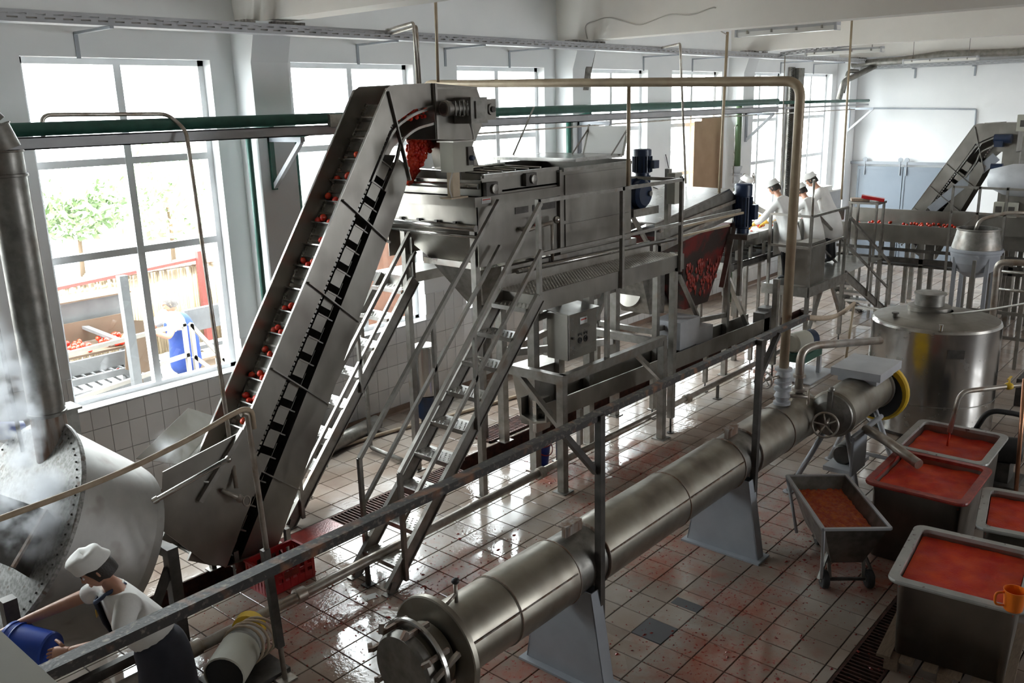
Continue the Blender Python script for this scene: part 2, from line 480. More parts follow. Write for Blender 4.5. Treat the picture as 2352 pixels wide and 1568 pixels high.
M['ftdark'] = mat('grey_patch_tile', (0.11,0.11,0.115), 0.5)

# ------------------------------------------------------------------ the room
X0, X1, YR, ZC = -13.0, 18.3, -22.0, 5.95
SILL, WTOP = 1.272, 4.885
WIN = []
for c_ in (-6, 0, 6, 12, 18):
    WIN.append((c_-2.5653, c_-0.5415)); WIN.append((c_+0.5415, c_+2.5653))
WIN = sorted(w for w in WIN if -6 < w[0] and w[1] < 18.2)

# floor: slabs around the drains, channels, tiles
TRENCH = (-3.7, 11.5, -2.28, -1.98)      # long drain under the line
DRAIN = (-2.2, 1.5, -7.60, -7.29)        # drain beside the bins
fl = MB()
zf = -0.012
def slab(x0, x1, y0, y1): fl.box(x0, x1, y0, y1, zf-0.25, zf)
slab(X0, X1, TRENCH[3], 0.4)
slab(X0, TRENCH[0], TRENCH[2], TRENCH[3]); slab(TRENCH[1], X1, TRENCH[2], TRENCH[3])
slab(X0, X1, DRAIN[3], TRENCH[2])
slab(X0, DRAIN[0], DRAIN[2], DRAIN[3]); slab(DRAIN[1], X1, DRAIN[2], DRAIN[3])
slab(X0, X1, YR-0.4, DRAIN[2])
floor = struct(fl.build('floor', M['fgrout'], loc=(0,0,0)), 'wet beige tiled factory floor stained with tomato juice')
for nm, t in (('drain_channel', TRENCH), ('drain_channel', DRAIN)):
    MB().box(t[0], t[1], t[2], t[3], -0.262, -0.2).box(t[0], t[1], t[2], t[2]+0.004, -0.2, -0.003).box(t[0], t[1], t[3]-0.004, t[3], -0.2, -0.003).build(nm, M['iron'], floor)
S = 0.2871
def clip_tile(x0, x1, y0, y1):
    """cut the drains out of a tile; returns the rectangles left"""
    rects = [(x0, x1, y0, y1)]
    for t in (TRENCH, DRAIN):
        out = []
        for a in rects:
            if a[1] <= t[0] or a[0] >= t[1] or a[3] <= t[2] or a[2] >= t[3]: out.append(a); continue
            if a[2] < t[2]: out.append((a[0], a[1], a[2], t[2]))
            if a[3] > t[3]: out.append((a[0], a[1], t[3], a[3]))
        rects = out
    return [r_ for r_ in rects if r_[1]-r_[0] > 0.03 and r_[3]-r_[2] > 0.02]
cand = []
for i in range(-22, 67):
    for j in range(-21, 17):
        x0 = -0.6672+i*S; y1_ = -5.4706-j*S
        if y1_ > 0.0 or x0+S > X1: continue
        for a in clip_tile(x0, x0+S, y1_-S, y1_):
            c = Vector(((a[0]+a[1])/2, (a[2]+a[3])/2, 0))-CAM_POS
            dz = c.dot(fw); u_ = c.dot(rt2)/max(dz, 0.1)*FPX+1176; v_ = 784-c.dot(up2)/max(dz, 0.1)*FPX
            inside = dz > 0 and -60 < u_ < 2412 and -60 < v_ < 1628
            cand.append((0 if inside else 1, c.length, a))
cand.sort(key=lambda q: (q[0], q[1]))
TM = {}
G = 0.0048
def tile_mesh(w, d):
    k = (round(w, 3), round(d, 3))
    if k not in TM:
        b = MB(); h = 0.003
        w2, d2 = w/2-G, d/2-G
        P = [(-w2,-d2,-0.012),(w2,-d2,-0.012),(w2,d2,-0.012),(-w2,d2,-0.012),(-w2,-d2,-h),(w2,-d2,-h),(w2,d2,-h),(-w2,d2,-h),(-w2+h,-d2+h,0),(w2-h,-d2+h,0),(w2-h,d2-h,0),(-w2+h,d2-h,0)]
        b.add(P, [(0,1,5,4),(1,2,6,5),(2,3,7,6),(3,0,4,7),(4,5,9,8),(5,6,10,9),(6,7,11,10),(7,4,8,11),(8,9,10,11)])
        me = b.mesh('floor_tile'); me.materials.append(M['ftile']); TM[k] = me
    return TM[k]
rest = MB()
n_single = 0
for q in cand:
    a = q[2]
    if q[0] == 0 and n_single < 300:
        o = bpy.data.objects.new('floor_tile', tile_mesh(a[1]-a[0], a[3]-a[2]))
        COL.objects.link(o); o.parent = floor
        o.location = ((a[0]+a[1])/2, (a[2]+a[3])/2, random.uniform(-0.0008, 0.0006))
        o.rotation_euler = (random.gauss(0, 0.0012), random.gauss(0, 0.0012), 0)
        n_single += 1
    else:
        zz = random.uniform(-0.0008, 0.0006)
        x0, x1, y0, y1 = a[0]+G, a[1]-G, a[2]+G, a[3]-G
        h = 0.003
        rest.add([(x0,y0,-0.012),(x1,y0,-0.012),(x1,y1,-0.012),(x0,y1,-0.012),(x0,y0,zz-h),(x1,y0,zz-h),(x1,y1,zz-h),(x0,y1,zz-h),(x0+h,y0+h,zz),(x1-h,y0+h,zz),(x1-h,y1-h,zz),(x0+h,y1-h,zz)],
                 [(0,1,5,4),(1,2,6,5),(2,3,7,6),(3,0,4,7),(4,5,9,8),(5,6,10,9),(6,7,11,10),(7,4,8,11),(8,9,10,11)])
ro = rest.build('distant_floor_tiles', M['ftile'], floor); ro['kind'] = 'stuff'
# two grey repaired tiles
for (i, j) in ((1, 2), (0, 1)):
    pass
def grey_patch(x0, x1, y0, y1):
    MB().box(x0+0.004, x1-0.004, y0+0.004, y1-0.004, -0.01, 0.0016).build('patched_tile', M['ftdark'], floor)
grey_patch(-0.6672, -0.6672+S, -5.4706-2*S, -5.4706-S)
grey_patch(-0.6672+2*S+0.02, -0.6672+2*S+0.15, -5.4706-2*S, -5.4706-1*S-0.02)

# window wall
wl = MB()
T = 0.40
xs = X0
for (a, b) in WIN:
    wl.box(xs, a, 0, T, zf-0.2, ZC); xs = b
    wl.box(a, b, 0, T, zf-0.2, SILL-0.012); wl.box(a, b, 0, T, WTOP, ZC)
wl.box(xs, X1+0.4, 0, T, zf-0.2, ZC)
wall_left = struct(wl.build('wall_left', M['wall'], loc=(0,0,0)), 'white window wall tiled to sill height')
# glazed wall tiles 0.20 x 0.31 up to 1.65 m
tw = 0.1992; joints = [0.10, 0.41, 0.72, 1.03, 1.34, 1.65]
tiles = []
i0 = int((X0+3.0)/tw)
x = -2.427 - 12*tw
while x < X1-tw:
    for k in range(5):
        z0, z1 = joints[k], joints[k+1]
        segs = [(x, x+tw)]
        for (a, b) in WIN:
            if z1 > SILL-0.02:
                out = []
                for s_ in segs:
                    if s_[1] <= a or s_[0] >= b: out.append(s_); continue
                    if k == 3: out.append((s_[0], s_[1], SILL-0.02)); continue
                    if s_[0] < a: out.append((s_[0], a))
                    if s_[1] > b: out.append((b, s_[1]))
                segs = out
        for s_ in segs:
            zt = s_[2] if len(s_) > 2 else z1
            if s_[1]-s_[0] > 0.02: tiles.append((s_[0], s_[1], z0, zt))
    x += tw
WM = {}
rest = MB(); cnt = 0
for (a, b, z0, z1) in tiles:
    g = 0.0028
    if a < 3.3 and cnt < 296:
        k = (round(b-a, 3), round(z1-z0, 3))
        if k not in WM:
            w2, h2 = k[0]/2-g, k[1]/2-g; e = 0.0025
            mb = MB()
            mb.add([(-w2,0,-h2),(w2,0,-h2),(w2,0,h2),(-w2,0,h2),(-w2,-0.006,-h2),(w2,-0.006,-h2),(w2,-0.006,h2),(-w2,-0.006,h2),(-w2+e,-0.009,-h2+e),(w2-e,-0.009,-h2+e),(w2-e,-0.009,h2-e),(-w2+e,-0.009,h2-e)],
                   [(0,1,5,4),(1,2,6,5),(2,3,7,6),(3,0,4,7),(4,5,9,8),(5,6,10,9),(6,7,11,10),(7,4,8,11),(8,9,10,11)])
            me = mb.mesh('wall_tile'); me.materials.append(M['wtile']); WM[k] = me
        o = bpy.data.objects.new('wall_tile', WM[k]); COL.objects.link(o); o.parent = wall_left
        o.location = ((a+b)/2, -0.003, (z0+z1)/2)
        o.rotation_euler = (random.gauss(0, 0.0015), 0, random.gauss(0, 0.0015)); cnt += 1
    else: rest.box(a+g, b-g, -0.011, -0.003, z0+g, z1-g)
ro = rest.build('distant_wall_tiles', M['wtile'], wall_left); ro['kind'] = 'stuff'
MB().box(X0, X1, -0.004, 0.0, 0.0, 1.25).build('tile_grout', M['grout'], wall_left)
struct(MB().prism([(X0,0,0),(X0,0,0.10),(X0,-0.014,0.10),(X0,-0.02,0.02),(X0,-0.05,0.0)], (X1-X0,0,0)).build('baseboard_left', M['skirt'], loc=(0,0,0)))

# windows: frame, bars, mullion, six panes, tiled sill
PM = {}
for wi, (a, b) in enumerate(WIN[1:]+WIN[:1]):
    w_ = struct(bpy.data.objects.new('window_%d' % (wi+1), None)); COL.objects.link(w_)
    w_.location = ((a+b)/2, 0.2, SILL); WL[w_.name] = Vector(w_.location)
    y0, y1 = 0.15, 0.23
    zb, zt = SILL, WTOP
    f = MB()
    f.box(a, b, y0, y1, zb, zb+0.06).box(a, b, y0, y1, zt-0.06, zt).box(a, a+0.07, y0, y1, zb, zt).box(b-0.07, b, y0, y1, zb, zt)
    f.build('window_frame', M['winframe'], w_)
    xm = (a+b)/2
    MB().box(xm-0.04, xm+0.04, y0-0.01, y1, zb+0.06, zt-0.06).build('mullion', M['winframe'], w_)
    for zc in (2.865, 3.835):
        MB().box(a+0.07, xm-0.04, y0, y1, zc-0.038, zc+0.038).box(xm+0.04, b-0.07, y0, y1, zc-0.038, zc+0.038).build('glazing_bar', M['winframe'], w_)
    zz = [zb+0.06, 2.827, 2.903, 3.797, 3.873, zt-0.06]
    for (p, q) in ((a+0.07, xm-0.04), (xm+0.04, b-0.07)):
        for k in range(3):
            MB().box(p, q, 0.188, 0.193, zz[2*k], zz[2*k+1]).build('pane', M['glass'], w_)
    nt_ = 10
    for k in range(nt_):
        xa = a+(b-a)*k/nt_; xb = a+(b-a)*(k+1)/nt_
        MB().prism([(xa+0.002,-0.012,SILL-0.012),(xa+0.002,-0.012,SILL-0.002),(xa+0.002,0.15,SILL+0.012),(xa+0.002,0.15,SILL-0.012)], (xb-xa-0.004,0,0)).build('sill_tile', M['wtile'], w_)
    window_portal((a+b)/2, b-a-0.1, SILL, WTOP, 0.30, -1)

# concrete columns on the window wall
for ci, cx_ in enumerate((-6, 0, 6, 12, 18.02)):
    c = MB()
    c.box(cx_-0.25, cx_+0.25, -0.36, 0.0, -0.012, 5.28)
    # corbel widening under the beam
    c.prism([(cx_-0.25,-0.36,4.7),(cx_+0.25,-0.36,4.7),(cx_+0.25,-0.62,5.28),(cx_-0.25,-0.62,5.28),(cx_-0.25,-0.36,5.28),(cx_+0.25,-0.36,5.28)][0:0] or [(cx_-0.25,-0.36,4.85),(cx_-0.25,-0.50,5.28),(cx_-0.25,-0.36,5.28)], (0.5,0,0))
    struct(c.build('trim_%d' % (ci+1), M['wall'], loc=(cx_,0,0)), 'white concrete column on the window wall')

# ceiling slab with beams
cl = MB().box(X0-0.4, X1+0.4, YR-0.4, T, ZC, ZC+0.3)
ceiling = struct(cl.build('ceiling', M['ceil'], loc=(0,0,0)), 'off-white slab ceiling with deep concrete beams')
for cx_ in (-6, 0, 6, 12, 18):
    x1_ = min(cx_+0.22, X1)
    b_ = MB().prism([(cx_-0.22,0,ZC),(cx_-0.17,0,5.28),(cx_+0.17,0,5.28),(x1_,0,ZC)], (0,YR,0)).build('beam', M['beam'], ceiling)
    # broken mortar at the beam seat
    sb = MB()
    for k in range(26):
        px = cx_+random.uniform(-0.42, 0.42); sb.box(px-random.uniform(.02,.07), px+random.uniform(.02,.07), -0.45-random.uniform(0,.12), -0.36, 5.265-random.uniform(0,0.03), 5.285)
    sb.build('mortar_crumbs', M['roughdark'], ceiling)
for cx_ in (-3, 3, 9, 15):      # shallow joints of the roof panels
    for k in (-1, 1):
        MB().box(cx_+k*1.0-0.03, cx_+k*1.0+0.03, YR, 0, ZC-0.06, ZC).build('panel_rib', M['ceil'], ceiling)

# far wall, side wall, wall behind the camera
wb = MB().box(X1, X1+T, YR-0.4, T, zf-0.2, ZC)
wall_back = struct(wb.build('wall_back', M['wall'], loc=(0,0,0)), 'white far wall with grey sliding door')
wr = MB(); xs = X0
RW = [(c_+o_, c_+o_+2.02) for c_ in (6,) for o_ in (0.54, 3.43)]  # unseen side-wall window openings, placed as fill light for the machine faces
for (a, b) in RW:
    wr.box(xs, a, YR-T, YR, zf-0.2, ZC); xs = b
    wr.box(a, b, YR-T, YR, zf-0.2, 1.6); wr.box(a, b, YR-T, YR, WTOP, ZC)
    window_portal((a+b)/2, b-a, 1.6, WTOP, YR-0.3, 1)
wr.box(xs, X1+0.4, YR-T, YR, zf-0.2, ZC)
struct(wr.build('wall_right', M['wall'], loc=(0,0,0)))
struct(MB().box(X0-T, X0, YR-T, T, zf-0.2, ZC).build('wall_front', M['wall'], loc=(0,0,0)))

# grey sliding double door on the far wall
d1 = struct(bpy.data.objects.new('door_1', None)); COL.objects.link(d1); d1.location = (18.25,-1.9,0); WL[d1.name] = Vector(d1.location)
for (ya, yb) in ((-1.73, -0.56), (-3.1, -1.75)):
    lf = MB().box(18.20, 18.25, ya, yb, 0.02, 2.5).build('door_leaf', M['doorp'], d1)
    MB().box(18.185, 18.20, ya, yb, 2.42, 2.5).box(18.185, 18.20, ya, yb, 0.02, 0.1).box(18.185, 18.2, ya, ya+0.05, 0.1, 2.42).box(18.185, 18.2, yb-0.05, yb, 0.1, 2.42).build('door_frame', M['doorp'], lf)
MB().box(18.17, 18.24, -3.6, -0.25, 2.56, 2.63).build('sliding_rail', M['support'], d1)
for yy in (-0.75, -1.66, -1.82, -2.9):
    MB().bar((18.18,yy,2.28), (18.18,yy,2.66), 0.05, 0.02, (0,1,0)).lathe([(0.06,0),(0.06,0.03)], (18.16,yy,2.68), (1,0,0), 12).build('door_hanger', M['support'], d1)

# ------------------------------------------------------------------ tall inclined conveyor
def elevator(name, label, P, A, ang, L, W_, off1, d_up=0.235, d_lo0=0.48, d_hi=0.70, d_lo=0.92, flights=True, head=0.62, headbox=True, pitch=0.24, straps=5, motor='grey', hopper=True, mats=None):
    """P(s, z, l) maps travel, height and width (0 = side facing the room) to the world; A = upper end of the straight top edge"""
    root = thing(name, label, 'conveyor', P(A[0]-math.cos(ang)*L, 0, W_/2))
    st = M['steel'] if mats is None else mats
    dx, dz = math.cos(ang), math.sin(ang); nx, nz = math.sin(ang), -math.cos(ang)
    def Q(t, o, l): return P(A[0]-dx*t+nx*o, A[1]-dz*t+nz*o, l)       # t metres down the slope, o metres below the top edge
    for li, l0 in ((0, 0.0), (1, W_)):
        e = 0.006 if li == 0 else -0.006
        ex = Vector(Q(0,0,l0+e))-Vector(Q(0,0,l0))
        head_top = P(A[0]+0.06, A[1]+0.03, l0); head_end = P(A[0]+head, A[1]+0.05, l0)
        # upper plate runs up into the horizontal head
        poly = [Q(L,0,l0), Q(L,d_up,l0), Q(0.55,d_up,l0), Q(0.28,d_up-0.01,l0), P(A[0]+0.16, A[1]-0.30, l0), P(A[0]+0.35, A[1]-0.21, l0), P(A[0]+head, A[1]-0.17, l0), head_end, head_top, Q(0,0,l0)]
        MB().prism(poly, ex).build('side_plate', st, root)
        # the far side is closed; the near side leaves the return strand open
        if li == 0: poly = [Q(L,d_lo0+0.06,l0), Q(L,d_lo,l0), Q(0.75,d_hi,l0), Q(0.52,d_hi-0.05,l0), Q(0.52,d_lo0,l0)]
        else: poly = [Q(L,d_up,l0), Q(L,d_lo,l0), Q(0.75,d_hi,l0), P(A[0]+head*0.75, A[1]-0.62, l0), P(A[0]+head, A[1]-0.5, l0), P(A[0]+head, A[1]-0.17, l0), P(A[0]+0.16, A[1]-0.30, l0), Q(0.28,d_up,l0)]
        MB().prism(poly, ex).build('lower_plate', st, root)
        # folded top edge catches the light
        MB().bar(Q(0,-0.004,l0), Q(L,-0.004,l0), 0.026, 0.008, Vector(Q(0,-1,l0))-Vector(Q(0,0,l0))).bar(head_top, head_end, 0.026, 0.008).build('folded_edge', M['steelb'], root)
    # curved return guide at the head
    g = MB()
    for k in range(8):
        pass
    arc1 = [Q(0.9,d_lo0-0.02,0.0), Q(0.55,d_lo0-0.02,0), P(A[0]+0.14, A[1]-0.52, 0), P(A[0]+0.36, A[1]-0.40, 0), P(A[0]+head, A[1]-0.36, 0)]
    arc2 = [Q(0.9,d_up+0.03,0.0), Q(0.35,d_up+0.03,0), P(A[0]+0.12, A[1]-0.36, 0), P(A[0]+0.35, A[1]-0.25, 0), P(A[0]+head, A[1]-0.20, 0)]
    for ar in (arc1, arc2):
        q = bend(ar, 0.25, 6)
        for a, b in zip(q[:-1], q[1:]): g.bar(a, b, 0.03, 0.025)
    g.build('curved_guide', M['frame'], root)
    # carrying bed and return bed
    lat = Vector(Q(0,0,W_))-Vector(Q(0,0,0))
    MB().prism([Q(L,off1,0.01), Q(L,off1+0.006,0.01), Q(0.05,off1+0.006,0.01), Q(0.05,off1,0.01)], lat*0.96).build('belt_bed', M['galv'], root)
    MB().prism([Q(L,d_lo0+0.10,0.01), Q(L,d_lo0+0.105,0.01), Q(0.5,d_lo0+0.105,0.01), Q(0.5,d_lo0+0.10,0.01)], lat*0.96).build('return_pan', M['galv'], root)
    for l0, o in ((0.03,off1-0.012),(W_-0.03,off1-0.012),(0.03,off1+0.055),(W_-0.03,d_lo0-0.045)):
        ch = MB()
        for _ in (0,):
            n = int(L/0.05)
            for k in range(n):
                t0 = 0.05+k*0.05
                ch.bar(Q(t0,o,l0), Q(t0+0.034,o,l0), 0.022, 0.03)
        ch.build('drive_chain', M['steelb'], root)
    if flights:
        # one slat mesh shared by all the flights of this conveyor
        a0 = Vector(Q(0.3, off1, 0.02)); lat2 = lat*0.92
        fl_ = MB()
        dirv = (Vector(Q(0.0,0,0))-Vector(Q(1.0,0,0))); nv = Vector(Q(0,-1,0))-Vector(Q(0,0,0))
        fl_.prism([Vector(), dirv*0.012, dirv*0.012+nv*0.07, nv*0.07], lat2)
        fl_.prism([Vector(), dirv*0.07, dirv*0.07+nv*0.006, nv*0.006], lat2)
        me = fl_.mesh('flight'); me.materials.append(M['steelb'])
        rl = MB().prism([Vector(), dirv*0.02, dirv*0.02+nv*0.02, nv*0.02], lat2)
        me2 = rl.mesh('cross_rod'); me2.materials.append(M['steelb'])
        fb = MB().prism([Vector(), dirv*0.012, dirv*0.012-nv*0.06, -nv*0.06], lat2).prism([Vector(), dirv*0.15, dirv*0.15-nv*0.004, -nv*0.004], lat2)
        me3 = fb.mesh('return_flight'); me3.materials.append(M['galv'])
        ep = MB().prism([Vector(), dirv*0.15, dirv*0.15+nv*0.13, nv*0.13], lat*0.012).prism([dirv*0.15, dirv*0.165, dirv*0.165+nv*0.13, dirv*0.15+nv*0.13], lat*-0.02)
        me4 = ep.mesh('attachment_plate'); me4.materials.append(M['steel'])
        n = int((L-0.2)/pitch)
        for k in range(n):
            t0 = 0.25+k*pitch
            for nm, m_, t_, o_ in (('attachment_plate', me4, t0+0.55, d_lo0-0.06), ('flight', me, t0, off1), ('cross_rod', me2, t0+pitch/2, off1-0.005), ('return_flight', me3, t0+0.4, d_lo0-0.05)):
                if t_ > L-0.05: continue
                o = bpy.data.objects.new(nm, m_); COL.objects.link(o); o.parent = root
                o.location = Vector(Q(t_, o_, 0.02))-WL[root.name]
        root['flight_t'] = n
    # flat straps across the open side
    for k in range(straps):
        t0 = 0.02 if k == 0 else 0.35+k*(L-0.8)/max(1, straps-0.4)
        o2 = d_hi+(d_lo-d_hi)*t0/L
        MB().bar(Q(t0,0.02,-0.012), Q(t0+ (0.1 if k else 0.62), o2, -0.012), 0.012, 0.05, Vector(Q(0,0,1))-Vector(Q(0,0,0))).build('strap', M['frame'], root)
    return root, Q

YN, CW = -2.45, 0.50
def P1(s, z, l): return Vector((s, YN+l, z))
conv, Q1 = elevator('inclined_conveyor', 'tall steel inclined conveyor carrying tomatoes up to the washer', P1, (-0.10, 4.50), R(56.5), 4.85, CW, 0.20)
# head housing, discharge chute, gearmotor
hb = MB().prism([(0.52,YN-0.03,4.55),(1.18,YN-0.03,4.51),(1.25,YN-0.03,4.36),(1.25,YN-0.03,4.10),(1.12,YN-0.03,3.93),(0.52,YN-0.03,3.98)], (0,CW+0.06,0)).build('head_housing', M['steel'], conv)
MB().box(0.53,0.56,YN-0.045,YN-0.03,3.98,4.55).box(0.53,1.18,YN-0.04,YN-0.03,4.49,4.51).build('housing_flange', M['frame'], conv)
MB().prism([(0.86,YN+0.05,3.98),(1.14,YN+0.05,3.94),(1.32,YN+0.05,3.50),(0.98,YN+0.05,3.50)], (0,CW-0.1,0)).build('discharge_chute', M['steel'], conv)
gm = MB().lathe([(0.0,0),(0.07,0),(0.085,0.02),(0.085,0.05),(0.075,0.06),(0.075,0.26),(0.09,0.27),(0.09,0.30)], (0.50,YN-0.18,4.29), (1,0,0), 20).build('gearmotor', M['galv'], conv)
MB().lathe([(0.055,0),(0.055,0.006)], (0.492,YN-0.18,4.29), (1,0,0), 16).build('fan_cover', M['dark'], gm)
MB().box(0.80,1.06,YN-0.29,YN-0.04,4.13,4.40).box(0.86,1.0,YN-0.31,YN-0.29,4.18,4.36).build('gearbox', M['galv'], conv)
MB().box(1.06,1.24,YN-0.25,YN-0.04,4.16,4.38).lathe([(0.06,0),(0.06,0.03)], (1.15,YN-0.25,4.27), (0,-1,0), 16).build('bearing_block', M['steel'], conv)
MB().lathe([(0.032,0),(0.032,0.02)], (1.15,YN-0.28,4.27), (0,-1,0), 12).build('shaft_end', M['dark'], conv)
for k in range(10):
    MB().box(0.60+k*0.02, 0.607+k*0.02, YN-0.262, YN-0.098, 4.215, 4.365).build('cooling_fin', M['galv'], gm) if k % 3 == 0 else None
MB().tube(bend([(0.88,YN-0.2,4.13),(0.88,YN-0.25,3.98),(0.70,YN-0.35,3.86),(0.55,YN-0.42,3.82),(0.3,YN-0.5,3.9)], 0.08), 0.011, 8).build('motor_cable', M['cable'], conv)
# feed hopper at the foot
hp = MB()
hp.plate([(-3.0,-2.50,0.86),(-2.92,-2.50,1.37),(-2.14,-2.50,1.50),(-1.95,-2.50,1.10),(-2.44,-2.50,0.27),(-2.62,-2.50,0.36)], 0.01)
hop = hp.build('hopper_side', M['steel'], conv)
MB().plate([(-2.86,-1.90,1.32),(-2.02,-1.35,1.45),(-1.68,-1.35,1.24),(-2.45,-1.90,1.12)], 0.01).build('hopper_flap', M['steel'], conv)
MB().plate([(-2.45,-1.90,1.12),(-1.68,-1.35,1.24),(-1.75,-1.92,0.95),(-2.35,-2.0,0.80)], 0.008).build('hopper_flap', M['galv'], conv)
MB().plate([(-2.99,-2.49,0.9),(-2.45,-1.9,1.12),(-2.35,-1.96,0.5),(-2.6,-2.49,0.4)], 0.008).build('hopper_back', M['dark'], conv)
MB().plate([(-2.45,-2.49,0.26),(-1.75,-2.49,0.18),(-1.75,-1.94,0.18),(-2.45,-1.94,0.26)], 0.008).plate([(-2.62,-2.49,0.38),(-2.44,-2.49,0.26),(-2.44,-1.94,0.26),(-2.62,-1.94,0.38)], 0.008).build('boot_pan', M['steel'], conv)
MB().bar((-2.64,-2.53,1.0), (-2.14,-2.53,1.52), 0.045, 0.045).build('brace_tube', M['frame'], conv)
MB().tube([(-2.75,-2.30,1.20),(-2.52,-2.53,1.14)], 0.018, 8).build('stay_rod', M['frame'], conv)
for (px, py) in ((-2.3,-2.42),(-2.3,-1.98),(-1.72,-2.42),(-1.72,-1.98)):
    MB().box(px-0.025,px+0.025,py-0.025,py+0.025,0.012,0.34).box(px-0.06,px+0.06,py-0.05,py+0.05,0.001,0.013).build('foot', M['frame'], conv)
# hand valve on the hopper wall
vb = MB().tube([(-2.42,-2.53,1.03),(-2.27,-2.62,0.90)], 0.022, 10).sph((-2.29,-2.60,0.92), 0.04, 10, 6).tube(circle((-2.26,-2.66,0.9), 0.045, (0.3,-1,0.2), 14), 0.008, 6, closed=True).build('hand_valve', M['rustpipe'], conv)
# control box on its post beside the discharge
cb = thing('control_station', 'pale control box with dark switch on a post under the conveyor head', 'control box', (0.2,-3.06,3.42))
MB().box(0.12,0.22,-3.10,-3.02,3.43,3.70).box(0.05,0.29,-3.14,-2.98,3.42,3.435).build('post', M['ypipe'], cb)
bx = MB().box(0.08,0.36,-3.16,-2.98,3.68,3.97).build('housing', M['beige'], cb)
MB().box(0.06,0.38,-3.19,-2.96,3.97,3.985).build('rain_cover', M['steel'], cb)
MB().box(0.27,0.35,-3.185,-3.16,3.74,3.92).build('switch_panel', M['dark'], cb)
MB().lathe([(0.028,0),(0.028,0.02),(0.02,0.035)], (0.31,-3.185,3.81), (0,-1,0), 12).build('switch_knob', M['blue'], cb)
MB().tube(bend([(0.1,-3.12,3.68),(0.02,-3.14,3.55),(0.06,-3.14,3.44)], 0.06), 0.008, 6).build('cable', M['cable'], cb)

# tomatoes lying on the flights
tm = MB().sph((0,0,0), (0.032,0.03,0.028), 10, 7)
TOM = tm.mesh('tomato'); TOM.materials.append(M['tomato'])
def tomato(loc, label, group, sc=1.0):
    o = bpy.data.objects.new('tomato', TOM); COL.objects.link(o)
    o.location = loc; o.scale = (sc*random.uniform(0.9,1.15), sc*random.uniform(0.9,1.1), sc*random.uniform(0.9,1.05))
    o.rotation_euler = (random.uniform(0,3), random.uniform(0,3), random.uniform(0,3))
    return tag(o, label, 'tomato', group)
ORD = 'first second third fourth fifth sixth seventh eighth ninth tenth eleventh twelfth thirteenth fourteenth fifteenth sixteenth seventeenth eighteenth'.split()
for k in range(18):
    t0 = 0.25+k*0.24
    n = [0,1,2,3,4,5,2,4,1,3,5,4,5,4,2,1,2,3][k]
    for q in range(n):
        p = Q1(t0-0.035-0.04*(q % 2), 0.20-0.036, 0.06+0.40*(q+0.5)/max(n,3)+random.uniform(-0.03,0.03))
        tomato(p, '%s tomato from the room side, %s flight from the top, tall conveyor' % (ORD[q], ORD[k]), 'tomatoes on the tall inclined conveyor', 1.15)
# crushed tomatoes hanging at the head of the conveyor
cr = MB()
for k in range(620):
    u_, w_ = random.random(), random.random()
    a = Vector((0.46,0,3.52)).lerp(Vector((0.55,0,4.06)), u_); b = Vector((0.50,0,3.50)).lerp(Vector((1.0,0,4.02)), u_)
    p = a.lerp(b, w_)
    cr.sph((p.x, -2.02-random.uniform(0,0.05), p.z), random.uniform(0.012,0.032), 6, 4)
for k in range(120):
    p = Q1(0.3-random.uniform(0,0.25), 0.30+random.uniform(0,0.12), random.uniform(0.05,0.45))
    cr.sph(P1(0.1+random.uniform(0,0.42), 4.24+random.uniform(-0.04,0.06), random.uniform(0.02,0.45)), random.uniform(0.012,0.03), 6, 4)
tag(cr.build('crushed_tomatoes', M['tomato']), 'crushed red tomatoes caught below the conveyor head', 'tomato pulp', kind='stuff')

